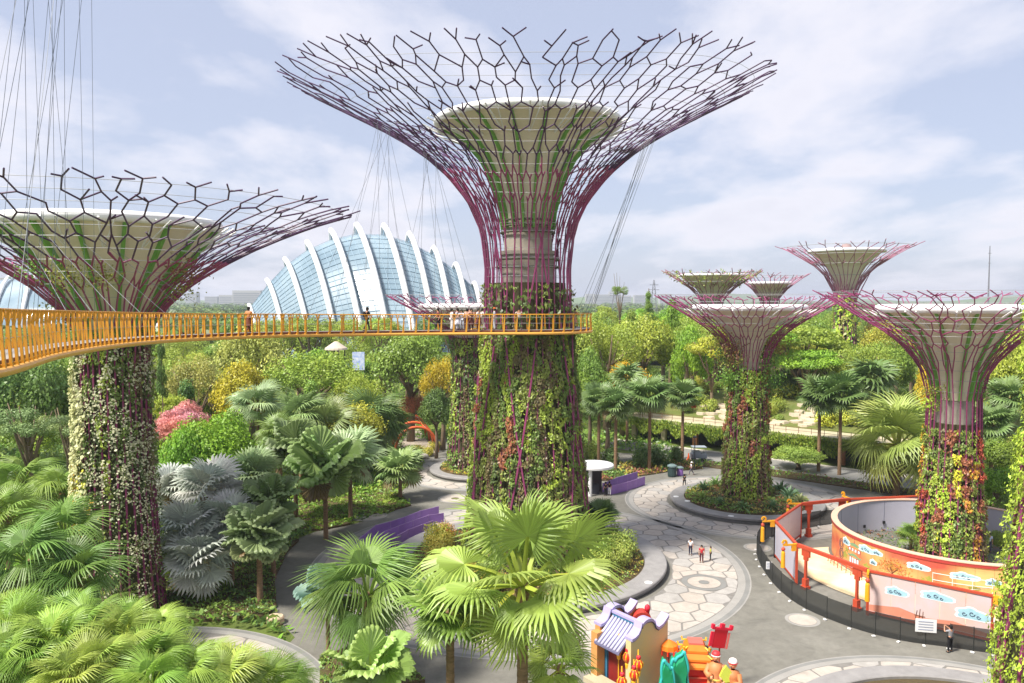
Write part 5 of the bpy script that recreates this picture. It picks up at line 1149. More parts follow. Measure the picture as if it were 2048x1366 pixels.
# undergrowth on the right and under the forest
rfor = [(-16, 124), (20, 130), (60, 112), (66, 84), (150, 120), (170, 230), (-150, 230), (-90, 124)]
carpet('undergrowth', rfor, 30000, 1.1, 2.2, [cG, cM, cD, cB, cL, cG], rg, exclude=[[(p[0], p[1]) for p in tl] + [(p[0], p[1]) for p in off(tl, 30)][::-1]])
carpet('undergrowth', [(46, 84), (49, 60), (80, 60), (110, 110), (62, 92)], 16000, 0.6, 1.6, [cG, cM, cD, cB, cL], rg)
for i, (px, py, D, w, c) in enumerate([(2000, 960, 74, 120, cB), (2035, 900, 78, 130, cM), (2040, 1010, 70, 90, cG), (1975, 985, 78, 70, cL), (2010, 1090, 66, 60, cG)]):
    c0 = A(px, py, D); tree(['bright green tree behind the painted wall at the right', 'light green tree at the right edge over the painted wall', 'dark green shrub tree between painted wall and right edge', 'lime shrub tree behind the red planted trunk', 'small shrub tree inside the right end of the painted wall'][i], c0.x, c0.y, c0.z + 1.2, w / 2 * D / F, 'round', c, i % 4, asp=1.0)

for i in range(46):
    s = rg.random() * (lt[-1] - 3) + 1.5; d = 9.5 + 11 * rg.random(); p, a = tpt(s, d)
    if (abs(s - 25.5) < 3.4 or abs(s - 13.5) < 2.6) and d < 17: continue
    bush('%s bush %s the slope, %s the middle supertree trunk' % (['mid green', 'lime', 'bright green', 'dark green', 'yellowish'][i % 5], 'low on' if d < 13 else ('half way up' if d < 17 else 'at the top of'), 'far left of' if s < 12 else ('left of' if s < 21 else ('right of' if s < 33 else 'far right of'))), p[0], p[1], 1.4 + 1.0 * rg.random(), 1.5 + 1.6 * rg.random(), [cM, cL, cB, cG, (0.2, 0.24, 0.035)][i % 5], i % 3, mz(d) - 0.1, 'scattered bushes on the slope behind the terrace')

# ---------------------------------------------------------------- glass conservatory
M_GLASS = mat('conservatory_glass', srgb(98, 122, 138), 0.18, 0.0, spec=0.45, nscale=0.05, col2=srgb(156, 174, 184))
M_GRIB = mat('white_steel_rib', (0.80, 0.80, 0.80), 0.5)
M_MUL = mat('mullion', srgb(128, 154, 172), 0.5)
tops = [(498, 610), (534, 560), (570, 518), (614, 484), (662, 461), (713, 449), (768, 451), (819, 467), (868, 495), (912, 528), (949, 566)]
dxs = [52, 80, 98, 106, 108, 104, 94, 78, 60, 46, 32]
def rib_pts(i, f=1.0, m=26, back=True):
    ii = int(min(math.floor(i), len(tops) - 2)); t = i - ii
    px = tops[ii][0] * (1 - t) + tops[ii + 1][0] * t; py = tops[ii][1] * (1 - t) + tops[ii + 1][1] * t; dx = dxs[ii] * (1 - t) + dxs[ii + 1] * t
    c = A(px, py, 262); zc = c.z; fx = c.x + dx * 250 / F * 1.0; pts = []
    kk = zc / 48
    for q in range(-m // 2 if back else 0, m + 1):
        u = q / m
        if u < 0:
            ang = -u * PI / 2 * 2; hx = -math.sin(ang) * 5.5 * kk; hy = math.sin(ang) * 26 * kk; z = zc * max(0.0, math.cos(ang)) ** 0.8
            pts.append(Vector((c.x + hx * f, 262 + hy * f, z * f))); 
        else:
            z = zc * (1 - u) ** 1.0; v = (1 - (1 - u) ** 1.32) ** (1 / 1.32) if u < 1 else 1.0
            # height falls from the crest, the rib leans out to the right and to the front
            pts.append(Vector((c.x + (fx - c.x) * v * (1 if f == 1 else 0.98), 262 - 34 * kk * v * f, z * f)))
    return pts
dome = thing('glass_conservatory', 'shell shaped glass conservatory with white arched ribs far behind the walkway', 'conservatory', (0, 0, 0))
for i in range(len(tops)):
    kk = (A(*tops[i], 262).z) / 48
    mb = MB(); mb.tube(rib_pts(i, 1.0), [1.0 * (0.5 + 0.5 * kk)] * len(rib_pts(i)), 8); mb.build('rib', M_GRIB, dome, smooth=True)
    if i:
        mb = MB(); a = rib_pts(i, 1.0); b = rib_pts(i, 0.93)
        for q in range(2, len(a) - 2, 1): mb.tube([a[q], b[q]], 0.14, 3); mb.tube([a[q], b[min(q + 1, len(b) - 1)]], 0.1, 3)
        mb.build('strut_row', M_MUL, dome)
gp = {}
for i in range(len(tops) - 1):
    cols_ = [rib_pts(i + t, 0.93) for t in np.linspace(0, 1, 5)]; mb = MB(); k = len(cols_[0])
    mb.add([v for c in cols_ for v in c], [(a * k + q, a * k + q + 1, (a + 1) * k + q + 1, (a + 1) * k + q) for a in range(4) for q in range(k - 1)]); mb.build('glass_bay', M_GLASS, dome, smooth=True)
    mb = MB(); fine = [rib_pts(i + t, 0.934, 52) for t in np.linspace(0, 1, 5)]
    for q in range(10, len(fine[0]) - 1, 2): mb.tube([c[q] for c in fine], 0.06 if q % 4 else 0.11, 3, caps=False)
    for c in fine[1:4]: mb.tube(c[::2], 0.09, 3, caps=False)
    mb.build('mullion', M_MUL, dome)
# second conservatory far left
dome2 = thing('glass_conservatory', 'pale glass conservatory roof low on the horizon at the left edge', 'conservatory', (0, 0, 0))
cen = A(60, 598, 330)
for i in range(9):
    t = (i - 4) / 4; x = cen.x + t * 46; hh = 34 * math.sqrt(max(0.05, 1 - 0.75 * t * t)); w = 40 * math.sqrt(max(0.08, 1 - 0.7 * t * t)); pts = [Vector((x + 14 * math.cos(a), 340 - w * math.cos(a), hh * math.sin(a))) for a in np.linspace(0, PI, 17)]
    mb = MB(); mb.tube(pts, 0.8, 6); mb.build('rib', M_GRIB, dome2, smooth=True); gp[i] = [Vector((p.x, p.y, p.z * 0.95)) for p in pts]
for i in range(8):
    mb = MB(); mb.add(gp[i] + gp[i + 1], [(q, q + 1, 17 + q + 1, 17 + q) for q in range(16)]); mb.build('glass_bay', M_GLASS, dome2, smooth=True)
    mb = MB()
    for q in range(1, 16): mb.tube([gp[i][q] * 1.002, gp[i + 1][q] * 1.002], 0.14, 3)
    mb.build('mullion', M_MUL, dome2)

# ---------------------------------------------------------------- horizon
M_HILL = mat('far_hill', srgb(92, 112, 70), 0.95, noise=0.2, nscale=0.01)
for (dist, hh, nm, sd) in ((3600, 40, 'hills', 1), (2700, 24, 'hills', 2)):
    r2 = np.random.default_rng(sd); mb = MB(); vs = []; k = 160
    for j in range(k):
        x = (j / (k - 1) - 0.5) * 2 * 0.85 * dist; z = hh * (0.45 + 0.3 * math.sin(j * 0.13 + sd) + 0.2 * math.sin(j * 0.37) + 0.12 * r2.random()) * (1.25 if x > 0 else 0.7)
        vs += [(x, dist - 60, -0.5), (x, dist, z), (x, dist + 500, -0.5)]
    mb.add(vs, [(j * 3 + q, j * 3 + 3 + q, j * 3 + 4 + q, j * 3 + 1 + q) for j in range(k - 1) for q in (0, 1)]); mb.build(nm, M_HILL, kind='structure')
M_FARB = mat('far_building', srgb(170, 170, 172), 0.8); M_FARW = mat('far_windows', srgb(110, 118, 130), 0.4)
for i, (px, w, pyt, D) in enumerate([(497, 56, 581, 1900), (455, 26, 590, 2100), (425, 24, 593, 2400), (385, 22, 586, 2300), (540, 30, 586, 2000), (1207, 40, 589, 2400), (1248, 26, 591, 2300), (1180, 18, 588, 2500), (1282, 30, 590, 2500), (1225, 14, 583, 2600), (960, 30, 586, 2300), (1330, 24, 588, 2500), (20, 60, 556, 900)]):
    c = A(px, pyt, D); t = thing('distant_building', ['long pale block on the horizon left of the glass conservatory', 'small pale block further left on the horizon', 'low pale block on the horizon above the left forest', 'pale block on the horizon near the left funnel tree', 'block peeping out beside the conservatory ribs', 'white block on the horizon right of the tall trunk', 'small white block right of the first one', 'slim block tight beside the tall trunk on the horizon', 'wide low block on the horizon under the canopy tip', 'slim tower on the horizon right of the tall trunk', 'block behind the last conservatory rib', 'pale block behind the pointed trees', 'tan block behind the low conservatory at the left edge'][i], 'building', (c.x, c.y, 0))
    wm = w * D / F; mb = MB(); mb.box((0, 0, c.z / 2), (wm, 30, c.z)); mb.build('wall', M_FARB, t)
    mb = MB()
    for z in np.arange(4, c.z - 3, 4.5): mb.box((0, -15.05, z), (wm * 0.92, 0.2, 1.8))
    mb.build('window_band', M_FARW, t)
c = A(1980, 492, 320); t = thing('radio_mast', 'thin grey mast rising above the right supertree canopy', 'mast', (c.x, c.y, 0)); mb = MB(); mb.tube([(0, 0, 0), (0, 0, c.z)], [0.5, 0.16], 6); mb.build('pole', mat('mast_grey', srgb(120, 120, 128), 0.5), t)
mb = MB(); mb.box((0, 0, c.z - 3), (1.2, 0.2, 0.2)); mb.box((0, 0, c.z - 7), (1.0, 0.2, 0.2)); mb.build('crossbar', MATS['mast_grey'], t)
for i, (px, pyt) in enumerate([(1308, 560), (1230, 572)]):
    c = A(px, pyt, 800); t = thing('lattice_pylon', ['lattice pylon on the horizon over the pointed trees', 'lattice pylon on the horizon nearer the tall trunk'][i], 'pylon', (c.x, c.y, 0)); mb = MB(); 
    for sx, sy in ((-1, -1), (1, -1), (1, 1), (-1, 1)): mb.tube([(sx * 4, sy * 4, 0), (sx * 0.4, sy * 0.4, c.z)], 0.25, 4)
    for z in np.linspace(4, c.z - 6, 7): w = 4 - 3.6 * z / c.z; mb.tube([(-w, -w, z), (w, -w, z + 4)], 0.18, 3); mb.tube([(w, -w, z), (-w, -w, z + 4)], 0.18, 3)
    mb.build('lattice', MATS['mast_grey'], t); mb = MB(); mb.box((0, 0, c.z - 5), (9, 0.5, 0.5)); mb.box((0, 0, c.z - 10), (11, 0.5, 0.5)); mb.build('crossarm', MATS['mast_grey'], t)
# ---------------------------------------------------------------- painted round wall, screens, mesh fence
CW = (36.8, 63.5); RW = 9.4; HW = 3.0
def mural_mat():
    m = bpy.data.materials.new('mural_paint'); m.use_nodes = True; t = m.node_tree; b = t.nodes['Principled BSDF']; b.inputs['Roughness'].default_value = 0.6
    c = N(t, 'ShaderNodeTexCoord'); mp_ = N(t, 'ShaderNodeMapping'); mp_.inputs['Scale'].default_value = (0.16, 0.16, 0.22); nz = N(t, 'ShaderNodeTexNoise'); nz.inputs['Scale'].default_value = 1.3; nz.inputs['Detail'].default_value = 3
    t.links.new(c.outputs['Object'], mp_.inputs[0]); t.links.new(mp_.outputs[0], nz.inputs['Vector']); r = N(t, 'ShaderNodeValToRGB'); e = r.color_ramp.elements
    e[0].position = 0.36; e[0].color = (*srgb(226, 184, 118), 1); e[1].position = 0.66; e[1].color = (*srgb(188, 80, 64), 1); k = e.new(0.52); k.color = (*srgb(216, 146, 90), 1)
    t.links.new(nz.outputs['Fac'], r.inputs[0]); t.links.new(r.outputs[0], b.inputs['Base Color']); return m
M_MUR = mural_mat(); M_INW = mat('white_inner_wall', srgb(190, 188, 202), 0.6, noise=0.04, nscale=0.7); M_COPE = mat('peach_coping', srgb(222, 186, 160), 0.5); M_REDP = mat('vermilion_paint', srgb(186, 74, 48), 0.5); M_GOLD = mat('golden_yellow_paint', srgb(238, 168, 34), 0.5)
M_CB = mat('painted_cloud_blue', srgb(160, 200, 212), 0.6, noise=0.15, nscale=2.5); M_CWH = mat('painted_cloud_white', srgb(232, 238, 242), 0.6); M_INK = mat('painted_ink', srgb(52, 62, 92), 0.6); M_SCR = mat('screen_panel', srgb(216, 182, 168), 0.55, nscale=0.5, col2=srgb(200, 190, 196)); M_PALEW = mat('pale_screen', srgb(200, 196, 208), 0.55, noise=0.03)
wall = thing('round_mural_wall', 'round orange painted wall with peach coping around the red planted trunk', 'wall', (*CW, 0))
nb = 36
mb = MB(); mb.lathe([(RW, 0.02), (RW, HW - 0.28)], 120); mb.build('mural_face', M_MUR, wall, smooth=True)
mb = MB(); mb.lathe([(RW + 0.06, HW - 0.28), (RW + 0.07, HW - 0.03)], 120); mb.build('red_band', mat('red_band_paint', srgb(176, 62, 58), 0.5), wall, smooth=True)
mb = MB(); mb.lathe([(RW + 0.10, HW - 0.04), (RW + 0.10, HW + 0.03), (RW - 0.42, HW + 0.03), (RW - 0.42, HW - 0.04)], 120); mb.build('coping', M_COPE, wall)
mb = MB(); mb.lathe([(RW - 0.36, HW - 0.05), (RW - 0.36, 0.02)], 120); mb.build('inner_face', M_INW, wall, smooth=True)
seam = None
for i in range(nb):
    a = 2 * PI * i / nb; mb = MB(); mb.box(((RW - 0.375) * math.cos(a), (RW - 0.375) * math.sin(a), HW / 2 - 0.05), (0.02, 0.035, HW - 0.2), a)
    if 1.2 < a < 3.9 and i % 2 == 0: mb.build('panel_seam', mat('grey_seam', srgb(140, 142, 160), 0.7), wall)
for a, z in ((2.0, 0.7), (2.25, 0.6), (2.5, 0.75), (1.75, 0.9)):
    mb = MB(); mb.box(((RW - 0.44) * math.cos(a), (RW - 0.44) * math.sin(a), z), (0.1, 0.22, 0.26), a); mb.build('switch_box', mat('black_box', (0.02, 0.02, 0.022), 0.5), wall)
mb = MB()
for a0 in np.linspace(3.1, 4.6, 28): mb.tube([((RW + 0.9) * math.cos(a0), (RW + 0.9) * math.sin(a0), 0), ((RW + 0.85) * math.cos(a0), (RW + 0.85) * math.sin(a0), 0.62)], 0.035, 4)
mb.tube([((RW + 0.85) * math.cos(a), (RW + 0.85) * math.sin(a), 0.62) for a in np.linspace(3.1, 4.6, 30)], 0.05, 5); mb.build('foot_rail', M_REDP, wall)
def cyl(a, z, r=RW + 0.012): return (r * math.cos(a), r * math.sin(a), z)
def decal(parent, name, m, pts, at, r0):
    """flat painted shape: outline pts (u, v) in metres placed by at(u, v, r)"""
    mb = MB(); n = len(pts); cu = sum(p[0] for p in pts) / n; cv = sum(p[1] for p in pts) / n
    vs = [at(cu, cv, r0)] + [at(u, v, r0) for u, v in pts]; mb.add(vs, [(0, i + 1, (i + 1) % n + 1) for i in range(n)]); return mb.build(name, m, parent)
def cloud_pts(w, h, k=1.0):
    o = []
    for i in range(40):
        a = 2 * PI * i / 40; r = 1 + 0.22 * abs(math.sin(a * 3.0)) - 0.12; x = w / 2 * math.cos(a) * r * k; y = h / 2 * math.sin(a) * r * k
        if math.cos(a) > 0.8: x += (math.cos(a) - 0.8) * w * 1.6
        if y < -h * 0.3 * k: y = -h * 0.3 * k
        o.append((x, y))
    return o
def painted_cloud(parent, at, u, v, w, h, swirl=True):
    f = lambda du, dv, r: at(u + du, v + dv, r)
    decal(parent, 'painted_cloud', M_CWH, cloud_pts(w, h, 1.12), f, 0.010); decal(parent, 'painted_cloud', M_CB, cloud_pts(w, h, 0.9), f, 0.016)
    if swirl:
        mb = MB()
        for (cx, cy, r) in ((-0.22 * w, 0, 0.16 * h), (0.05 * w, 0.1 * h, 0.2 * h), (0.28 * w, -0.05 * h, 0.14 * h)):
            mb.tube([f(cx + r * (0.3 + 0.7 * q / 9) * math.cos(q * 0.7), cy + r * (0.3 + 0.7 * q / 9) * math.sin(q * 0.7), 0.022) for q in range(10)], 0.025, 3)
        mb.build('painted_swirl', M_INK, parent)
def wat(a0): return lambda u, v, r: cyl(a0 + u / RW, v, RW + r)
A0 = PI
for (u, v, w, h) in ((0.8, 2.1, 0.8, 0.7), (3.2, 2.2, 1.2, 0.65), (4.3, 2.25, 0.7, 0.5), (4.0, 1.4, 0.5, 0.5), (7.4, 2.05, 1.2, 0.6), (10.4, 1.9, 1.4, 0.65), (12.3, 1.7, 0.8, 0.6)): painted_cloud(wall, wat(A0), u, v, w, h)
at = wat(A0); u0 = 2.0
for z, w, hh, m in ((1.9, 2.0, 0.42, mat('painted_green_roof', srgb(120, 156, 120), 0.6)), (1.15, 1.5, 0.3, MATS['painted_green_roof'])):
    pts = [(-w / 2 - 0.15, 0.14), (-w / 2, 0), (w / 2, 0), (w / 2 + 0.15, 0.14), (w / 2 - 0.25, hh * 0.55), (0.2, hh), (-0.2, hh), (-w / 2 + 0.25, hh * 0.55)]; decal(wall, 'painted_roof', m, [(u0 + p[0], z + p[1]) for p in pts], at, 0.014)
for z, w, h in ((1.58, 1.5, 0.32), (0.2, 1.2, 0.95)):
    decal(wall, 'painted_storey', mat('painted_maroon', srgb(140, 60, 74), 0.6), [(u0 - w / 2, z), (u0 + w / 2, z), (u0 + w / 2, z + h), (u0 - w / 2, z + h)], at, 0.012)
    for q in range(4): x = u0 - w / 2 + w * (q + 0.5) / 4; decal(wall, 'painted_window', M_CWH, [(x - .1, z + .06), (x + .1, z + .06), (x + .1, z + h - .05), (x - .1, z + h - .05)], at, 0.017)
decal(wall, 'painted_spire', MATS['painted_maroon'], [(u0 - .05, 2.3), (u0 + .05, 2.3), (u0, 2.72)], at, 0.014)
M_HILLP = mat('painted_hill', srgb(196, 112, 74), 0.6, noise=0.12, nscale=2); M_LEAFP = mat('painted_foliage', srgb(150, 150, 70), 0.6, noise=0.2, nscale=4); M_ROSE = mat('painted_rose_band', srgb(206, 134, 110), 0.6, noise=0.1, nscale=2)
for u, w, h in ((-0.6, 1.6, 1.1), (3.6, 2.2, 0.8), (7.0, 2.8, 0.7), (9.6, 2.4, 0.9), (12.0, 2.6, 0.8)):
    decal(wall, 'painted_hill', M_HILLP, [(u - w / 2, .05), (u + w / 2, .05), (u + w * .38, h * .55), (u + w * .12, h), (u - w * .1, h * .92), (u - w * .36, h * .5)], at, 0.008)
for u, z, s_ in ((0.75, 1.0, .5), (1.0, 1.5, .35), (3.4, .9, .45), (7.9, 1.0, .5), (8.3, 1.35, .35), (11.2, 1.1, .5)):
    decal(wall, 'painted_shrub', M_LEAFP, [(u + s_ * .7 * math.cos(q) * (1 + .25 * math.sin(5 * q)), z + s_ * .55 * math.sin(q) * (1 + .25 * math.sin(5 * q))) for q in np.linspace(0, 2 * PI, 26)[:-1]], at, 0.0095)
mb = MB()
for q in range(14): mb.tube([at(-1.0 + q * 1.22, .04, .004), at(-1.0 + q * 1.22, HW - .3, .004)], 0.008, 3)
mb.build('mural_joint', mat('mural_joint_line', srgb(170, 110, 80), 0.7), wall)
mb = MB(); mb.tube([at(5.6, 0.6, .02), at(5.7, 1.1, .02), at(5.5, 1.5, .02)], 0.05, 4); mb.tube([at(5.7, 1.1, .02), at(6.1, 1.5, .02)], 0.035, 4); mb.tube([at(5.68, 1.0, .02), at(5.25, 1.35, .02)], 0.03, 4); mb.build('painted_trunk', mat('painted_brown', srgb(110, 66, 40), 0.6), wall)
n = 420; Q = rg.normal(size=(n, 2)) * np.array([0.62, 0.28]); V = []
for q in Q:
    u, v, s = 5.7 + q[0], 1.62 + q[1] - 0.18 * abs(q[0]), 0.05; V.append([at(u - s, v, .018), at(u, v - s * .6, .018), at(u + s, v, .018), at(u, v + s * .6, .018)])
obj('painted_blossom', quads_mesh('painted_blossom', np.array(V), M_LEAF, np.array([(0.55, 0.17, 0.04), (0.2, 0.22, 0.05), (0.6, 0.4, 0.05), (0.4, 0.05, 0.03)])[rg.integers(0, 4, n)]), wall, kind='stuff')
for k, (u, v) in enumerate(((0.1, 1.7), (0.15, 0.9))):
    mb = MB(); mb.tube([at(u + 0.35 * math.cos(q), v + 0.42 * math.sin(q), .02) for q in np.linspace(0, 2 * PI, 16, endpoint=False)], 0.02, 3, closed=True); mb.tube([at(u + 0.2 * math.cos(q), v + 0.26 * math.sin(q), .02) for q in np.linspace(0, 2 * PI, 12, endpoint=False)], 0.02, 3, closed=True); mb.build('painted_ring', M_INK, wall)
mb = MB()
for z in (0.5, 1.0, 1.5, 2.0): mb.tube([at(q, z, .45) for q in np.linspace(8.6, 12.2, 8)], 0.022, 4)
for q in np.linspace(8.6, 12.2, 4): mb.tube([at(q, 0, .45), at(q, 2.05, .45)], 0.022, 4)
mb.tube([at(8.6, .5, .45), at(12.2, 1.5, .45)], 0.018, 4)
o = mb.build('tube_rack', mat('white_tube', (0.7, 0.7, 0.7), 0.4)); o.location = (*CW, 0); tag(o, 'white tubular rack standing against the orange mural', 'rack')
# sand coloured floor cloth in front of the mural
mb = MB(); pts = [cyl(a, 0, RW + 0.25) for a in np.linspace(2.7, 4.75, 30)] + [cyl(a, 0, RW + 4.3) for a in np.linspace(4.75, 2.9, 30)]
mb.add([(CW[0] + p[0], CW[1] + p[1], 0.05) for p in pts], [tuple(range(len(pts)))]); o = mb.build('painted_forecourt', mat('sand_paint', srgb(226, 196, 140), 0.75, nscale=0.35, col2=srgb(240, 226, 196), bump=0.05), kind='structure')
mb = MB()
def scrP(px, py, z=3.2): g = G(px, py, z); return Vector((g.x, g.y, 0))
Pa, Pb, Pc, Pd, Pe, Pf, Pg = [scrP(*q) for q in ((1602, 1007), (1551, 1041), (1594, 1088), (1737, 1140), (1986, 1190), (1700, 997), (1862, 990))]
HS = 3.2
gate_n = 0
def ornate_post(p, parent, gold=True):
    mb = MB(); mb.box((p.x, p.y, HS / 2), (0.16, 0.16, HS)); mb.build('post', M_REDP, parent)
def screen(label, a, b, m, z0=0.35, parts=3, clouds=()):
    t = thing('painted_screen', label, 'screen', (0, 0, 0)); d = (b - a); L = d.length; ang = math.atan2(d.y, d.x); u = d / L; nrm = Vector((u.y, -u.x, 0))
    if nrm.y > 0: nrm = -nrm
    for k in range(parts):
        c = a + d * (k + 0.5) / parts; mb = MB(); mb.box((c.x, c.y, (z0 + HS - 0.13) / 2), (L / parts - 0.025, 0.06, HS - 0.13 - z0), ang); mb.build('panel', m, t)
    mb = MB(); c = a + d * 0.5; mb.box((c.x, c.y, HS - 0.05), (L + 0.12, 0.2, 0.15), ang); mb.build('top_rail', M_REDP, t)
    mb = MB(); mb.box((c.x, c.y, z0 - 0.09), (L, 0.1, 0.14), ang); mb.build('bottom_rail', M_REDP, t)
    for p in (a, b): ornate_post(p, t)
    at = lambda uu, v, r: tuple(a + u * uu + nrm * (0.03 + r) + Vector((0, 0, v)))
    flip = 1 if u.x > 0 else -1
    for (uu, v, w, h) in clouds: painted_cloud(t, at, uu, v, w, h)
    return t, at, L
def beam_gate(label, a, b):
    t = thing('timber_gateway', label, 'frame', (0, 0, 0)); d = b - a; L = d.length; ang = math.atan2(d.y, d.x); c = a + d * 0.5
    mb = MB(); mb.box((c.x, c.y, HS - 0.05), (L - 0.2, 0.24, 0.26), ang); mb.build('beam', M_REDP, t)
    for f in (0.9 / L, 1 - 0.9 / L):
        p = a + d * f; mb = MB(); mb.box((p.x, p.y, HS / 2 - 0.1), (0.17, 0.17, HS - 0.2), ang); mb.box((p.x, p.y, 0.45), (0.36, 0.36, 0.7), ang); mb.box((p.x, p.y, 0.12), (0.5, 0.5, 0.24), ang); mb.build('post', M_REDP, t)
        mb = MB(); mb.box((p.x, p.y, HS - 0.45), (0.75, 0.14, 0.5), ang); mb.box((p.x, p.y, HS - 0.85), (0.4, 0.14, 0.3), ang); mb.build('bracket', M_REDP, t)
screen('pale lilac screen turned edgeways, farther of the zigzag pair', Pa, Pb, M_PALEW, parts=2)
t_, at_, L_ = screen('pale lilac screen with small painted pine, nearer of the zigzag pair', Pb, Pc, M_PALEW, parts=2, clouds=((3.9, 2.2, 0.7, 0.6),))
for (u, s) in ((L_ - 0.9, 1.0), (L_ - 1.4, 0.6)): decal(t_, 'painted_pine', mat('painted_pine_green', srgb(46, 110, 84), 0.6), [(u - .4 * s, .4), (u + .4 * s, .4), (u + .1 * s, .4 + .7 * s), (u, .4 + 1.1 * s), (u - .15 * s, .4 + .6 * s)], at_, 0.012)
beam_gate('red timber gateway with open bay between the zigzag screen and the cloud screen', Pc, Pd)
beam_gate('red timber gateway with open bay at the back of the forecourt', Pa, Pf)
screen('pale screen behind the round wall with red top rail', Pf, Pg, M_PALEW, parts=3)
screen('long pinkish screen with three painted clouds before the mural', Pd, Pe, M_SCR, parts=5, clouds=((1.7, 2.05, 1.1, 0.7), (4.1, 2.3, 1.5, 0.7), (6.2, 1.6, 1.6, 0.9)))
_scr = [o for o in COL.objects if o.get('label', '').startswith('long pinkish screen')][0]
_d = (Pe - Pd); _u = _d / _d.length; _n = Vector((_u.y, -_u.x, 0)); _n = -_n if _n.y > 0 else _n
_at = lambda uu, v, r: tuple(Pd + _u * uu + _n * (0.03 + r) + Vector((0, 0, v)))
decal(_scr, 'painted_band', M_ROSE, [(0.1, .4), (_d.length - .1, .4), (_d.length - .1, .62), (5.2, .95), (3.4, .7), (2.0, 1.05), (0.1, .8)], _at, 0.006)
mb = MB(); [mb.tube([_at(3.0 + q * .22, .5, .012), _at(3.1 + q * .18, 1.25 - abs(q - 1) * .12, .012)], .03, 3) for q in range(3)]; mb.tube([_at(2.95, .8, .012), _at(3.6, .8, .012)], .025, 3); mb.build('painted_ladder', mat('painted_brown', srgb(110, 66, 40), 0.6), _scr)
def gold_hanger(label, p, dx, dy):
    t = thing('golden_bracket', label, 'ornament', (p.x, p.y, 0)); mb = MB(); d = Vector((dx, dy, 0)).normalized(); ang = math.atan2(d.y, d.x)
    mb.box((d.x * 0.6, d.y * 0.6, HS - 0.02), (1.15, 0.14, 0.13), ang); mb.box((d.x * 0.25, d.y * 0.25, HS - 0.3), (0.4, 0.13, 0.45), ang)
    for q in np.linspace(0, 5, 9)[:-1]: mb.box((d.x * (1.05 + 0.16 * math.cos(q)), d.y * (1.05 + 0.16 * math.cos(q)), HS + 0.18 + 0.16 * math.sin(q)), (0.12, 0.13, 0.12), ang)
    mb.build('bracket', M_GOLD, t); x, y = d.x * 1.15, d.y * 1.15
    mb = MB(); mb.lathe([(0.01, HS - 0.12), (0.14, HS - 0.25), (0.16, HS - 0.36), (0.05, HS - 0.48)], 10, c=(x, y)); mb.build('bead', M_REDP, t)
    mb = MB(); mb.lathe([(0.10, HS - 0.46), (0.15, HS - 0.6), (0.17, HS - 1.75), (0.0, HS - 1.76)], 10, c=(x, y)); mb.build('tassel', M_GOLD, t)
gold_hanger('golden cloud bracket with tassel at the left corner of the zigzag screens', Pb, -1, -0.15); gold_hanger('golden cloud bracket with tassel at the near corner of the zigzag screens', Pc, -1, -0.2)
gold_hanger('golden cloud bracket with tassel left of the three cloud screen', Pd + Vector((-0.05, -0.1, 0)), -0.5, -1); gold_hanger('golden cloud bracket at the upper corner of the zigzag screens', Pa, -1, 0.1); gold_hanger('golden cloud bracket on the back frame', Pf, -0.2, 1); gold_hanger('golden bracket at the right end of the three cloud screen', Pe, 0.6, -1)
# black mesh fence
def mesh_mat():
    m = bpy.data.materials.new('black_mesh'); m.use_nodes = True; t = m.node_tree; b = t.nodes['Principled BSDF']; b.inputs['Base Color'].default_value = (0.018, 0.02, 0.018, 1); b.inputs['Roughness'].default_value = 0.8; b.inputs['Alpha'].default_value = 0.86; return m
M_MESH = mesh_mat(); fp = [tuple(G(*q)[:2]) for q in [(1690, 1045), (1640, 1052), (1600, 1060), (1560, 1070), (1530, 1080), (1515, 1098), (1516, 1118), (1532, 1148), (1562, 1183), (1612, 1218), (1702, 1255), (1800, 1281), (1900, 1295), (1990, 1308), (2060, 1316)]]
fp = [np.array(p) for p in catmull(fp, 4)]; fen = thing('mesh_fence', 'black mesh fence curving round the painted wall and screens', 'fence', (0, 0, 0)); HF = 1.5
for i in range(0, len(fp) - 1, 2):
    seg = fp[i:i + 3]
    if len(seg) < 2: break
    mb = MB(); o1 = off(seg, 0.012); mb.add([(*p, 0.02) for p in seg] + [(*p, HF - 0.04 * math.sin(i)) for p in seg], [(q, q + 1, len(seg) + q + 1, len(seg) + q) for q in range(len(seg) - 1)]); mb.build('mesh_panel', M_MESH, fen)
    mb = MB(); mb.tube([(*seg[0], 0), (*seg[0], HF + 0.05)], 0.03, 5); mb.build('post', mat('grey_post', srgb(44, 46, 44), 0.5), fen)
    mb = MB(); mb.box((seg[0][0] - 0.25, seg[0][1] - 0.3, 0.06), (0.22, 0.16, 0.06), i * 0.3); mb.build('foot_weight', M_WHITE, fen)
for (px, py, w, h, l) in ((1872, 1250, 1.25, 0.85, 'white notice board fixed to the mesh fence near the standing man'), (1547, 1130, 0.45, 0.6, 'small white notice on the left bend of the mesh fence')):
    c = min(fp, key=lambda p: abs(1024 + F * p[0] / p[1] - px) + (0 if p[1] < 68 else 99)); t = thing('notice', l, 'sign', (c[0] - 0.05, c[1] - 0.1, 0.0)); mb = MB(); zz = A(px, py, c[1]).z; mb.box((0, 0, zz), (w, 0.03, h), -0.2); mb.build('board', M_WHITE, t)
    mb = MB()
    for q in range(4): mb.box((-0.02, -0.022, zz + h * (0.3 - 0.2 * q)), (w * 0.7, 0.012, h * 0.06), -0.2)
    mb.build('print_lines', mat('grey_print', srgb(150, 156, 175), 0.6), t)
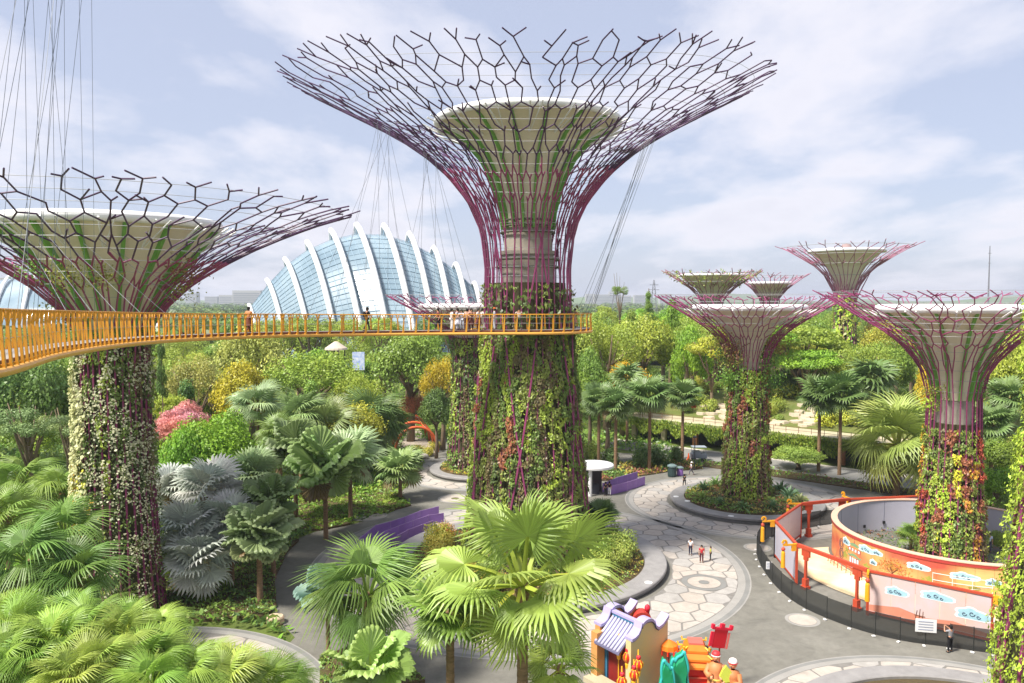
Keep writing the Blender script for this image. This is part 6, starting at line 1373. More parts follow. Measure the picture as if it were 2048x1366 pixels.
# ---------------------------------------------------------------- purple queue fences, kiosk, small furniture
M_PUR = mat('purple_banner', srgb(146, 108, 182), 0.5, noise=0.10, nscale=1.2); M_PUR2 = mat('purple_edge', srgb(170, 140, 190), 0.5)
def queue_fence(label, pts, h=0.88, group='purple queue fences left of the tall trunk', z0=0.03):
    t = thing('queue_fence', label, 'fence', (0, 0, 0), group=group)
    P_ = [np.array(p[:2]) for p in pts]; P_ = [np.array(q) for q in P_]
    for a, b in zip(P_[:-1], P_[1:]):
        d = b - a; L = np.linalg.norm(d); k = max(1, round(L / 2.2))
        for q in range(k):
            c = a + d * (q + 0.5) / k; mb = MB(); mb.box((c[0], c[1], z0 + h / 2), (L / k - 0.05, 0.03, h), math.atan2(d[1], d[0])); mb.build('banner_panel', M_PUR, t)
            e = a + d * q / k; mb = MB(); mb.tube([(e[0], e[1], z0), (e[0], e[1], z0 + h + 0.06)], 0.035, 5); mb.build('post', M_PUR2, t)
        mb = MB(); mb.tube([(a[0], a[1], z0 + h), (b[0], b[1], z0 + h)], 0.025, 5); mb.build('rail', M_PUR2, t)
g = lambda *q: [G(*p) for p in q]
queue_fence('outermost purple banner fence with its kinked left end', g((783, 1100), (702, 1111), (751, 1070), (781, 1062), (810, 1052), (840, 1040), (878, 1030)))
queue_fence('middle purple banner fence of the queue lanes', g((747, 1092), (797, 1071), (826, 1060), (857, 1049), (888, 1044)))
queue_fence('innermost purple banner fence nearest the planter bushes', g((783, 1100), (795, 1091), (816, 1079), (842, 1069), (866, 1060)))
queue_fence('nearer purple banner fence beside the white kiosk', g((1222, 990), (1255, 982), (1290, 970)), 1.0, 'purple banner fences beside the kiosk'); queue_fence('farther purple banner fence beside the white kiosk', g((1205, 985), (1235, 972), (1275, 960)), 1.0, 'purple banner fences beside the kiosk')
for px, py in ((1245, 970), (1263, 965)): pass
pk = G(1181, 990); k = thing('kiosk', 'small kiosk with white rounded roof behind the thick trunk', 'kiosk', (pk.x, pk.y, 0)); KR = 2.2
mb = MB(); mb.lathe([(0.0, 3.02), (KR - 0.1, 3.02), (KR, 3.1), (KR, 3.3), (KR - 0.1, 3.38), (0, 3.42)], 36, c=(0.5, 0.8)); mb.build('roof', M_WHITE, k)
mb = MB(); mb.lathe([(0.22, 0), (0.22, 3.03)], 16, c=(-0.1, -0.5)); mb.build('column', M_WHITE, k, smooth=True)
mb = MB()
for q in range(9): a = 0.2 + q * 0.3; mb.box((1.35 * math.cos(a), 1.0 + 1.35 * math.sin(a), 1.5), (0.05, 0.4, 3.0), a)
mb.build('slatted_wall', mat('dark_slats', srgb(70, 60, 66), 0.7), k); mb = MB(); mb.box((0.2, 0.6, 0.55), (1.6, 0.6, 1.1)); mb.build('counter', mat('counter_dark', srgb(52, 52, 62), 0.6), k)
def cone(label, px, py):
    p = G(px, py); t = thing('traffic_cone', label, 'traffic cone', (p.x, p.y, 0.02)); mb = MB(); mb.box((0, 0, 0.02), (0.5, 0.5, 0.05)); mb.lathe([(0.2, 0.05), (0.05, 0.95), (0, 0.96)], 10); mb.build('cone', mat('cone_orange', srgb(228, 92, 40), 0.5), t); mb = MB(); mb.lathe([(0.155, 0.32), (0.115, 0.55)], 10); mb.build('stripe', M_WHITE, t)
cone('orange traffic cone left, beside the dark bushes by the road', 1345, 922); cone('orange traffic cone right, near the dark cart', 1377, 920)
p = G(1397, 922); t = thing('service_cart', 'small dark service cart parked on the road under the terrace', 'cart', (p.x, p.y, 0.02)); mb = MB(); mb.box((0, 0, 0.75), (2.0, 1.2, 0.6)); mb.box((-0.3, 0, 1.2), (1.0, 1.1, 0.35)); mb.build('body', mat('cart_grey', srgb(92, 100, 112), 0.5), t)
mb = MB(); mb.box((0, 0, 1.95), (1.9, 1.3, 0.08)); mb.build('canopy', mat('cart_roof', srgb(150, 160, 170), 0.5), t); mb = MB()
for sx in (-0.85, 0.85):
    for sy in (-0.5, 0.5): mb.tube([(sx, sy, 1.0), (sx, sy, 1.95)], 0.03, 4)
mb.build('canopy_post', MATS['cart_grey'], t)
for sx in (-0.65, 0.65):
    for sy in (-0.6, 0.6): mb = MB(); mb.tube([(sx, sy - 0.08, 0.25), (sx, sy + 0.08, 0.25)], 0.25, 10); mb.build('wheel', mat('rubber', (0.02, 0.02, 0.02), 0.8), t)
def bin_(label, px, py, c, s=1.0):
    p = G(px, py); t = thing('litter_bin', label, 'bin', (p.x, p.y, 0)); mb = MB(); mb.lathe([(0.5 * s, 0), (0.55 * s, 0.2 * s), (0.5 * s, 1.25 * s), (0, 1.25 * s)], 14); mb.build('body', c, t); mb = MB(); mb.lathe([(0.6 * s, 1.25 * s), (0.6 * s, 1.4 * s), (0.3 * s, 1.55 * s), (0, 1.56 * s)], 14); mb.build('lid', mat('bin_lid', srgb(110, 130, 130), 0.4), t)
bin_('dark green litter bin at the plaza edge near the cones', 1344, 953, mat('bin_green', srgb(48, 66, 66), 0.5), 1.0); bin_('small purple bin right of the dark green one', 1360, 951, M_PUR, 0.75)
p = G(1389, 940); t = thing('lamp_post', 'thin dark lamp post by the road behind the middle supertree planter', 'lamp post', (p.x, p.y, 0)); mb = MB(); mb.tube([(0, 0, 0), (0, 0, 4.2)], [0.08, 0.05], 6); mb.build('pole', mat('dark_pole', srgb(50, 52, 56), 0.5), t); mb = MB(); mb.lathe([(0.25, 4.2), (0.3, 4.3), (0.1, 4.45), (0, 4.46)], 10); mb.build('lamp_head', MATS['dark_pole'], t)
c = A(826, 822, 122); t = thing('globe_lamp', 'small white globe lamp in the trees over the orange arches', 'lamp post', (c.x, c.y, 0)); mb = MB(); mb.tube([(0, 0, 0), (0, 0, c.z - 0.3)], 0.07, 6); mb.build('pole', MATS['dark_pole'], t); mb = MB(); mb.ico((0, 0, c.z), 0.4, 2); mb.build('globe', M_WHITE, t, smooth=True)
# boardwalk with orange arches
bw0, bw1 = np.array([-13.0, 107.0]), np.array([-19.5, 134.0]); bd = (bw1 - bw0); bl = np.linalg.norm(bd); bu = bd / bl; bn = np.array([bu[1], -bu[0]]); ba = math.atan2(bu[1], bu[0])
bwk = obj('boardwalk', None, None) if False else bpy.data.objects.new('boardwalk', None); COL.objects.link(bwk); bwk['kind'] = 'structure'
M_PLK = mat('grey_plank', srgb(176, 164, 150), 0.8, noise=0.15, nscale=1.5); pk_me = None
for q in range(int(bl / 1.0)):
    mb = MB(); c = bw0 + bu * (q + 0.5)
    if pk_me is None: mb.box((0, 0, 0), (0.82, 5.2, 0.1)); pk_me = mb.mesh('plank', M_PLK)
    o = obj('plank', pk_me, bwk); o.location = (c[0], c[1], 0.14); o.rotation_euler = (0, 0, ba)
M_ORA = mat('orange_arch_paint', srgb(206, 96, 52), 0.5); per = thing('arched_pergola', 'orange arched pergola over the boardwalk left of the tall trunk', 'pergola', (0, 0, 0))
for q, s in enumerate((2.5, 7.0, 11.5, 16.0)):
    c = bw0 + bu * s; mb = MB(); W_ = 3.0; mb.tube([(c[0] + bn[0] * W_ * math.cos(a), c[1] + bn[1] * W_ * math.cos(a), 0.1 + 3.7 * math.sin(a) ** 0.8) for a in np.linspace(0, PI, 15)], 0.2, 6); mb.build('arch', M_ORA, per, smooth=True)
for f in (0.55, 1.15):
    mb = MB(); mb.tube([(*(bw0 + bu * s + bn * 3.0 * math.cos(f)), 0.1 + 3.75 * math.sin(f) ** 0.8) for s in (2.5, 16)], 0.12, 5); mb.build('beam', M_ORA, per)
for s in (4.7, 9.2, 13.7):
    vs = [tuple(np.append(bw0 + bu * (s + d) + bn * 3.0 * math.cos(f), 0.1 + 3.72 * math.sin(f) ** 0.8)) for d, f in ((-1.7, 0.62), (1.7, 0.62), (1.7, 1.08), (-1.7, 1.08))]; mb = MB(); mb.add(vs + [(x, y, z - 0.06) for x, y, z in vs], [(0, 1, 2, 3), (7, 6, 5, 4), (0, 4, 5, 1), (1, 5, 6, 2), (2, 6, 7, 3), (3, 7, 4, 0)]); mb.build('roof_panel', M_WHITE, per)
for i, (px, py) in enumerate(((838, 905), (850, 912), (870, 900))):
    p = G(px, py); bush(['low yellow bush right of the orange arches', 'small yellow bush at the foot of the orange arches', 'yellow green bush left of the half hidden trunk'][i], p.x, p.y, 1.5, 1.3, YG, i, 0, 'yellow bushes by the pergola')
p = G(849, 917); mb = MB(); mb.ico((p.x, p.y, 0.3), 0.6, 2, sc=(1, 0.8, 0.7)); tag(mb.build('pale_boulder', mat('boulder', srgb(200, 192, 180), 0.8, noise=0.12), smooth=True), 'pale rounded boulder at the end of the boardwalk', 'rock')
# far blue and white banner in the clearing
c = A(717, 722, 128); t = thing('banner_stand', 'blue and white banner in the clearing among the far trees', 'banner', (c.x, c.y, 0)); mb = MB(); mb.box((0, 0, c.z), (2.0, 0.15, 3.0)); mb.build('cloth', mat('blue_white_print', srgb(110, 150, 220), 0.6, nscale=1.5, col2=srgb(235, 238, 245)), t); mb = MB(); mb.tube([(-0.9, 0.1, 0), (-0.9, 0.1, c.z)], 0.08, 5); mb.tube([(0.9, 0.1, 0), (0.9, 0.1, c.z)], 0.08, 5); mb.build('post', MATS['dark_pole'], t)
c = A(672, 690, 135); t = thing('pale_shelter', 'small pale shelter roof among the far trees', 'shelter', (c.x, c.y, 0)); mb = MB(); mb.lathe([(2.0, c.z - 0.8), (1.9, c.z - 0.5), (0.3, c.z + 0.6), (0, c.z + 0.65)], 16); mb.build('roof', mat('tan_roof', srgb(190, 176, 160), 0.7), t); mb = MB()
for q in range(4): mb.tube([(1.5 * math.cos(q * PI / 2), 1.5 * math.sin(q * PI / 2), 0), (1.5 * math.cos(q * PI / 2), 1.5 * math.sin(q * PI / 2), c.z - 0.6)], 0.12, 5)
mb.build('post', MATS['dark_pole'], t)
# ---------------------------------------------------------------- people
def skin_mesh(name, V, E, R, m, sub=1, root=0):
    me = bpy.data.meshes.new('tmp'); me.from_pydata(V, E, []); o = bpy.data.objects.new('tmp', me); COL.objects.link(o)
    sk = o.modifiers.new('skin', 'SKIN'); sk.use_smooth_shade = True; ss_ = o.modifiers.new('sub', 'SUBSURF'); ss_.levels = sub; ss_.render_levels = sub
    lay = me.skin_vertices[0].data
    for i, r in enumerate(R): lay[i].radius = (r if isinstance(r, tuple) else (r, r)); lay[i].use_root = (i == root)
    dg = bpy.context.evaluated_depsgraph_get(); r = bpy.data.meshes.new_from_object(o.evaluated_get(dg)); r.name = name
    bpy.data.objects.remove(o); bpy.data.meshes.remove(me); r.materials.clear(); r.materials.append(m); return r
POSES = dict(
    stand=dict(la=((-.19, 0, 1.40), (-.25, -.03, 1.13), (-.24, .06, .90)), ra=((.19, 0, 1.40), (.25, -.03, 1.13), (.24, .06, .90)), ll=((-.10, 0, .90), (-.11, .02, .48), (-.12, -.02, .08), (-.13, .12, .03)), rl=((.10, 0, .90), (.11, .02, .48), (.12, -.02, .08), (.13, .12, .03)), lean=0.0),
    walk=dict(la=((-.19, 0, 1.40), (-.25, -.14, 1.15), (-.23, -.05, .93)), ra=((.19, 0, 1.40), (.24, .10, 1.15), (.22, .26, 1.0)), ll=((-.10, 0, .90), (-.10, .20, .52), (-.10, .26, .10), (-.10, .40, .05)), rl=((.10, 0, .90), (.10, -.05, .48), (.10, -.32, .14), (.10, -.24, .03)), lean=0.05),
    photo=dict(la=((-.19, 0, 1.40), (-.28, .20, 1.28), (-.10, .36, 1.48)), ra=((.19, 0, 1.40), (.28, .20, 1.28), (.10, .36, 1.48)), ll=((-.10, 0, .90), (-.14, .02, .48), (-.17, -.02, .08), (-.18, .12, .03)), rl=((.10, 0, .90), (.12, .03, .48), (.15, 0, .08), (.16, .14, .03)), lean=0.0),
    rest=dict(la=((-.19, .05, 1.38), (-.26, .22, 1.18), (-.16, .42, 1.12)), ra=((.19, .05, 1.38), (.26, .22, 1.18), (.16, .42, 1.12)), ll=((-.10, 0, .90), (-.11, .03, .48), (-.12, -.05, .08), (-.13, .09, .03)), rl=((.10, 0, .90), (.12, .08, .5), (.12, .02, .08), (.13, .16, .03)), lean=0.12))
M_SK = mat('skin_tone', srgb(196, 146, 116), 0.6); PC = {}
def hand_chain(p, d, side):
    """palm and five short fingers from the wrist p along direction d"""
    V, E, R = [], [], []
    d = Vector(d).normalized(); u = d.cross(Vector((0, 1, 0.01))).normalized(); V.append(tuple(Vector(p) + d * .06)); R.append((.03, .018))
    for k in range(4):
        b = len(V); V.append(tuple(Vector(p) + d * .09 + u * (.022 * (k - 1.5)))); V.append(tuple(Vector(p) + d * (.165 - .012 * abs(k - 1.3)) + u * (.024 * (k - 1.5)))); E += [(0, b), (b, b + 1)]; R += [.009, .007]
    b = len(V); V.append(tuple(Vector(p) + d * .08 - u * .05 * side)); E.append((0, b)); R.append(.009)
    return V, E, R
def pose_meshes(k):
    if k in PC: return PC[k]
    q = POSES[k]; L = q['lean']
    V = [(0, 0, .93), (0, L * .4, 1.14), (0, L, 1.36), (0, L * 1.15, 1.47), (0, L * 1.3 + .015, 1.57), (0, L * 1.3, 1.665)]; E = [(i, i + 1) for i in range(5)]; R = [(.135, .10), (.115, .085), (.15, .095), .052, (.085, .10), (.07, .075)]
    V.append((0, L * 1.3 + .115, 1.565)); E.append((4, 6)); R.append(.018)
    for arm, sd in (('la', -1), ('ra', 1)):
        a = [(x, y + L, z) for x, y, z in q[arm]]; b = len(V); V += a; E += [(2, b), (b, b + 1), (b + 1, b + 2)]; R += [.055, .042, .03]
        hv, he, hr = hand_chain(a[2], Vector(a[2]) - Vector(a[1]), sd); h0 = len(V); V += hv; R += hr; E += [(b + 2, h0)] + [(x + h0, y + h0) for x, y in he]
    for leg in ('ll', 'rl'):
        b = len(V); V += list(q[leg]); E += [(0, b), (b, b + 1), (b + 1, b + 2), (b + 2, b + 3)]; R += [.088, .06, .042, .038]
    body = skin_mesh('body', V, E, R, M_SK)
    V = [(0, 0, .90), (0, L * .4, 1.14), (0, L, 1.37), (0, L * 1.1, 1.44)]; E = [(0, 1), (1, 2), (2, 3)]; R = [(.155, .12), (.14, .108), (.168, .115), .07]
    for arm in ('la', 'ra'):
        a = [Vector((x, y + L, z)) for x, y, z in q[arm]]; b = len(V); V += [tuple(a[0]), tuple(a[0].lerp(a[1], .75))]; E += [(2, b), (b, b + 1)]; R += [.075, .066]
    shirt = skin_mesh('shirt', V, E, R, M_SK)
    V = [(0, 0, .97)]; E = []; R = [(.145, .115)]
    for leg in ('ll', 'rl'):
        b = len(V); V += list(q[leg][:3]); E += [(0, b), (b, b + 1), (b + 1, b + 2)]; R += [.105, .078, .062]
    tr = skin_mesh('trousers', V, E, R, M_SK)
    mb = MB(); cx = L * 1.3 - .012; mb.lathe([(.10, 1.60), (.112, 1.65), (.095, 1.71), (.05, 1.745), (0, 1.755)], 12, c=(0, cx)); mb.lathe([(.098, 1.50), (.104, 1.60)], 8, a0=PI * 1.05, a1=PI * 1.95, c=(0, cx)); hair = mb.mesh('hair', M_SK, True)
    mb = MB()
    for s in (-1, 1): mb.ico((s * .034, cx + .105, 1.60), .012, 1); mb.ico((s * .093, cx + .01, 1.58), .022, 1, sc=(.5, 1, 1.4))
    mb.box((0, cx + .108, 1.525), (.045, .01, .01)); face = mb.mesh('face_features', mat('face_dark', srgb(88, 48, 40), 0.6))
    mb = MB()
    for leg in ('ll', 'rl'):
        f = q[leg][3]; a = q[leg][2]; mb.ico((f[0], (f[1] + a[1]) / 2 - 0.0, max(.045, f[2] + .01)), .06, 1, sc=(.85, 2.1, .75))
    shoe = mb.mesh('shoes', M_SK, True)
    PC[k] = (body, shirt, tr, hair, face, shoe); return PC[k]
def cloth(c): return mat('cloth_%d_%d_%d' % c, srgb(*c), 0.8, noise=0.12, nscale=9)
def person(label, x, y, z, head, pose, shirt, trous, hair=(24, 20, 18), h=1.68, shoes=(40, 38, 38), bag=None, dress=False, hat=None, group=None):
    t = thing('person', label, 'person', (x, y, z), head, group); s = h / 1.755; t.scale = (s, s, s); b = pose_meshes(pose)
    for nm, me, c in (('body', b[0], None), ('shirt', b[1], shirt), ('trousers', b[2], trous), ('hair', b[3], hair), ('face_features', b[4], None), ('shoes', b[5], shoes)):
        o = obj(nm, me, t)
        if c is not None: o.material_slots[0].link = 'OBJECT'; o.material_slots[0].material = cloth(c)
    if bag: mb = MB(); mb.ico((0, -.2, 1.22), .17, 2, sc=(.95, .62, 1.35)); mb.build('backpack', cloth(bag), t, smooth=True)
    if dress: mb = MB(); mb.lathe([(.30, .45), (.2, .8), (.15, 1.0)], 14); mb.build('skirt', cloth(trous), t, smooth=True)
    if hat: mb = MB(); mb.lathe([(.19, 1.655), (.12, 1.67), (.11, 1.76), (0, 1.77)], 14); mb.build('hat', cloth(hat), t)
    return t
gw = 'visitors on the yellow walkway'
def on_deck(label, px, turn, pose, sh, tr, lat=0.0, **k):
    c, a, n = deck_at(px); c = c + n * lat; return person(label, c[0], c[1], c[2], a - PI / 2 + turn, pose, sh, tr, group=gw, **k)
on_deck('person in orange top and shorts walking on the left stretch of the walkway', 497, 0.0, 'walk', (226, 150, 96), (120, 70, 50), dress=True)
on_deck('person in black with backpack walking before the glass conservatory', 733, 0.1, 'walk', (30, 30, 34), (34, 34, 40), bag=(24, 24, 28), h=1.76)
on_deck('person in red brown top and black trousers walking at the left of the group', 878, 3.1, 'walk', (132, 72, 66), (28, 26, 30))
on_deck('person all in white beside the red topped walker', 903, 0.3, 'stand', (228, 224, 222), (226, 222, 224), lat=-0.3)
on_deck('person in white top and pale skirt in the middle of the group', 915, 2.6, 'stand', (222, 220, 226), (214, 214, 226), lat=0.4, dress=True)
on_deck('person in grey blue clothes inside the group', 924, -2.0, 'rest', (190, 196, 210), (186, 190, 206), lat=-0.1, h=1.6)
on_deck('person in peach top and dark skirt at the right of the group', 934, 1.2, 'photo', (226, 180, 160), (88, 48, 46), lat=0.3)
on_deck('person in brown skirt turned to the rail', 941, -1.5, 'rest', (150, 110, 96), (96, 50, 44), lat=-0.4, dress=True)
on_deck('person in white blouse with dark bag left of the tall trunk', 957, -0.6, 'stand', (236, 228, 224), (110, 56, 60), dress=True)
on_deck('person in white top and trousers next to the bag carrier', 964, 0.2, 'walk', (232, 220, 214), (228, 214, 204), lat=0.4)
on_deck('person in long grey outfit and orange hat before the trunk', 989, 3.0, 'stand', (196, 194, 206), (198, 196, 208), hat=(200, 110, 60), h=1.74)
on_deck('person in pale top and green trousers taking a picture before the trunk', 1037, -1.57, 'photo', (216, 206, 200), (74, 84, 62))
lo = [s for s in np.linspace(ln[-1] - 18, ln[-1] - 8, 200)]
def on_loop(label, px, turn, pose, sh, tr, **k):
    s = min(lo, key=lambda s: abs(1024 + F * wp(s)[0] / wp(s)[1] - px)); p, q, n = wframe(s); c = p + n * 0.7 + np.array([0, 0, 0.23]); return person(label, c[0], c[1], c[2], math.atan2(q[1], q[0]) - PI / 2 + turn, pose, sh, tr, group=gw, **k)
on_loop('person in dark green shirt leaning at the right end of the walkway loop', 1149, -1.5, 'rest', (52, 62, 58), (84, 56, 60), h=1.74)
on_loop('person in pale pink dress at the very end of the walkway loop', 1161, -1.5, 'rest', (206, 150, 130), (206, 150, 130), dress=True, h=1.6)
for lb, px, py, hd, ps_, sh, tr, h, kw in [('person in white shirt and navy trousers standing on the paving', 1381, 1111, 2.6, 'stand', (236, 234, 238), (40, 42, 66), 1.5, {}), ('person in red jacket standing on the paving', 1403, 1126, 2.9, 'stand', (200, 48, 58), (92, 40, 48), 1.5, {}), ('child in yellow green top next to the person in red', 1421, 1121, 1.2, 'stand', (190, 206, 60), (52, 60, 62), 1.2, {}),
        ('man in grey shirt and black trousers standing by the mesh fence', 1900, 1305, 0.4, 'photo', (150, 150, 154), (22, 22, 26), 1.75, {}), ('person in dark clothes beside the purple fence at the kiosk', 1211, 992, 0.6, 'stand', (32, 32, 44), (30, 30, 40), 1.6, {}), ('person with white trousers beside the kiosk', 1219, 991, -0.6, 'stand', (48, 34, 52), (226, 224, 230), 1.6, {}),
        ('small person in dark clothes walking at the edge of the far paving', 1369, 974, 0.2, 'walk', (50, 60, 54), (44, 44, 44), 1.5, {}), ('person in white shirt and hat near the bins', 1383, 950, 1.2, 'walk', (224, 226, 232), (90, 90, 104), 1.65, dict(hat=(230, 230, 230)))]:
    p = G(px, py); person(lb, p.x, p.y, 0.03, hd, ps_, sh, tr, h=h, **kw)
p = G(1991, 1108); person('person in pale blue shirt inside the round wall at the right', p.x - 1.2, p.y - 1.0, 0.5, 2.8, 'stand', (196, 208, 232), (90, 90, 110))
p = G(1969, 1112); person('person in white and maroon crouched over plants inside the round wall', p.x - 1.2, p.y - 1.0, 0.3, 2.2, 'rest', (226, 206, 204), (112, 60, 62), h=1.5)

# ---------------------------------------------------------------- festival lantern set at the lower right
M_WALL = mat('lantern_wall_paint', srgb(214, 192, 126), 0.6, nscale=0.35, col2=srgb(188, 186, 150)); M_TILE = mat('lilac_roof_tile', srgb(186, 184, 208), 0.5); M_RIDGE = mat('teal_ridge', srgb(58, 116, 150), 0.5); M_COP = mat('lilac_coping', srgb(168, 160, 200), 0.5); M_ORW = mat('orange_wall_paint', srgb(206, 146, 84), 0.6, noise=0.08, nscale=0.7)
e1 = Vector((0.6, -0.8, 0)); e2 = Vector((-0.8, -0.6, 0)); base = Vector((6.6, 42.0, 0))
gatehouse = thing('lantern_house', 'festival lantern house with curved yellow gable walls and lilac tiled roof', 'lantern display', (0, 0, 0))
def zt(px, py, Y): return A(px, py, Y).z
zg = zt(1300, 1240, 43.0); zs_ = zt(1275, 1272, 42.2)
def gable(name, o, thick, m, zoff=0.0):
    """stepped, wave topped gable wall: outline in (s along -e2, z)"""
    S_h = zs_ + zoff; T_h = zg + zoff
    out = [(0, S_h - 0.25), (0.25, S_h - 0.22), (0.5, S_h - 0.1), (0.68, S_h + 0.15), (0.8, S_h + 0.5)]
    for q in np.linspace(PI, 0, 9): out.append((1.3 + 0.48 * math.cos(q), T_h - 0.25 + 0.25 * math.sin(q)))
    out += [(1.82, S_h + 0.4), (1.95, S_h + 0.05), (2.15, S_h - 0.1), (2.5, S_h + 0.0), (2.8, S_h + 0.22), (3.0, S_h + 0.42)]
    pts = [(0, 0)] + out + [(3.0, 0)]; n = len(pts); mb = MB(); f = lambda s, z, d: tuple(o - e2 * s + e1 * d + Vector((0, 0, z)))
    a = [f(s, z, 0) for s, z in pts]; b = [f(s, z, -thick) for s, z in pts]
    cidx = n
    # triangles down to the foot line keep the concave outline right
    vs = a + b + [f(s, 0, 0) for s, z in pts] + [f(s, 0, -thick) for s, z in pts]; fs = []
    for i in range(n - 1):
        fs += [(2 * n + i, 2 * n + i + 1, i + 1, i), (n + i, n + i + 1, 3 * n + i + 1, 3 * n + i), (i, i + 1, n + i + 1, n + i)]
    mb.add(vs, fs); mb.build('gable_wall', m, gatehouse)
    mb = MB(); k = len(out); vs = []
    for (s, z) in out:
        for dz, dd in ((0.02, 0.1), (0.18, 0.1), (0.18, -thick - 0.1), (0.02, -thick - 0.1)): vs.append(f(s, z + dz, dd))
    fs = [(i * 4 + j, i * 4 + (j + 1) % 4, i * 4 + 4 + (j + 1) % 4, i * 4 + 4 + j) for i in range(k - 1) for j in range(4)] + [(0, 1, 2, 3), tuple((k - 1) * 4 + j for j in (3, 2, 1, 0))]; mb.add(vs, fs); mb.build('coping', M_COP, gatehouse)
    mb = MB(); mb.tube([f(s, z + 0.0, 0.06) for s, z in out], 0.05, 4); mb.build('coping_trim_line', mat('slate_trim', srgb(84, 84, 110), 0.6), gatehouse)  # thin dark slate tube along the lower edge of the coping
gable('right', base, 0.4, M_WALL); gable('left', base - e1 * 2.5, 0.4, M_ORW, 0.0)
ridge_z = zs_ + 0.25
mb = MB(); r0 = base - e1 * 0.45 - e2 * 1.0; r1 = base - e1 * 2.45 - e2 * 1.0; ez = zs_ - 0.95
q0, q1 = base - e1 * 0.45 + e2 * 0.5, base - e1 * 2.45 + e2 * 0.5
mb.add([(*r0.xy, ridge_z), (*r1.xy, ridge_z), (*q1.xy, ez), (*q0.xy, ez), (*r0.xy, ridge_z - .12), (*r1.xy, ridge_z - .12), (*q1.xy, ez - .12), (*q0.xy, ez - .12)], [(0, 1, 2, 3), (7, 6, 5, 4), (3, 2, 6, 7), (0, 3, 7, 4), (1, 0, 4, 5), (2, 1, 5, 6)]); mb.build('roof', mat('slate_blue_roof', srgb(108, 106, 136), 0.6), gatehouse)
for q in range(8):
    f = (q + 0.5) / 8; a = r0.lerp(r1, f); b = q0.lerp(q1, f); mb = MB(); mb.tube([(*a.xy, ridge_z + .03), (*(a.lerp(b, .5)).xy, (ridge_z + ez) / 2 + 0.0), (*b.xy, ez + .05)], 0.085, 7); mb.build('tile_row', M_TILE, gatehouse, smooth=True)
mb = MB(); c = (r0 + r1) / 2; mb.box((c.x, c.y, ridge_z + 0.08), (2.0, 0.22, 0.16), math.atan2(e1.y, e1.x)); mb.build('ridge', M_RIDGE, gatehouse); mb = MB(); mb.box((c.x, c.y, ridge_z + 0.23), (2.05, 0.3, 0.14), math.atan2(e1.y, e1.x)); mb.build('ridge_cap', M_COP, gatehouse)
fa = math.atan2(e1.y, e1.x); c = base - e1 * 1.45 - e2 * 0.35; mb = MB(); mb.box((c.x, c.y, ez / 2), (2.1, 0.1, ez), fa); mb.build('front_wall', mat('deep_red_door', srgb(128, 34, 30), 0.55, noise=0.15, nscale=2), gatehouse)
c = base - e1 * 2.25 - e2 * 0.25; mb = MB(); mb.box((c.x, c.y, ez / 2), (0.35, 0.14, ez), fa); mb.build('door_frame', M_RIDGE, gatehouse)
mb = MB(); c = base - e1 * 2.5 + e2 * 0.15; mb.box((c.x, c.y, zs_ / 2 - 0.2), (0.5, 0.6, zs_ - 0.5), fa); mb.build('end_pillar', M_ORW, gatehouse)
mb = MB(); c = base - e1 * 1.5 + e2 * 0.6; mb.box((c.x, c.y, 0.15), (2.4, 1.0, 0.3), fa); mb.build('front_step', M_CONC, gatehouse)
M_LR = mat('lantern_red', srgb(222, 56, 34), 0.45); M_LY = mat('lantern_yellow', srgb(246, 184, 44), 0.45)
def lantern(label, px, py, Y, s=1.0):
    c = A(px, py, Y); t = thing('hanging_lantern', label, 'lantern', (c.x, c.y, 0)); z = c.z; mb = MB(); mb.lathe([(0.08 * s, z + .36 * s), (.2 * s, z + .3 * s), (.27 * s, z + .12 * s), (.27 * s, z - .05 * s), (.2 * s, z - .28 * s), (.08 * s, z - .34 * s)], 12); mb.build('shade', M_LR, t, smooth=True)
    mb = MB()
    for q in range(6): a = q * PI / 3; mb.tube([(.1 * s * math.cos(a), .1 * s * math.sin(a), z + .36 * s), (.285 * s * math.cos(a), .285 * s * math.sin(a), z + .12 * s), (.285 * s * math.cos(a), .285 * s * math.sin(a), z - .05 * s), (.1 * s * math.cos(a), .1 * s * math.sin(a), z - .36 * s)], 0.045 * s, 4)
    mb.lathe([(.14 * s, z - .34 * s), (.17 * s, z - .42 * s), (.12 * s, z - .72 * s), (0, z - .73 * s)], 10); mb.build('yellow_rib', M_LY, t)
    mb = MB(); mb.ico((0, 0, z + .5 * s), .17 * s, 1); mb.build('knot', mat('lantern_knot', srgb(214, 44, 54), 0.5), t); mb = MB(); mb.tube([(0, .12, 0), (0, .12, z + .95 * s), (0, 0, z + .6 * s)], 0.035, 5); mb.build('pole', M_LY, t)
for l, px, py, Y in (('red and yellow lantern farthest left before the red door', 1238, 1297, 43.0), ('red and yellow lantern in the middle before the red door', 1255, 1315, 42.3), ('red and yellow lantern upper one at the yellow gable', 1277, 1330, 41.6), ('red and yellow lantern hanging lower at the yellow gable', 1268, 1350, 40.9), ('red and yellow lantern lowest, cut by the bottom edge', 1244, 1364, 40.7)): lantern(l, px, py, Y, 0.85)
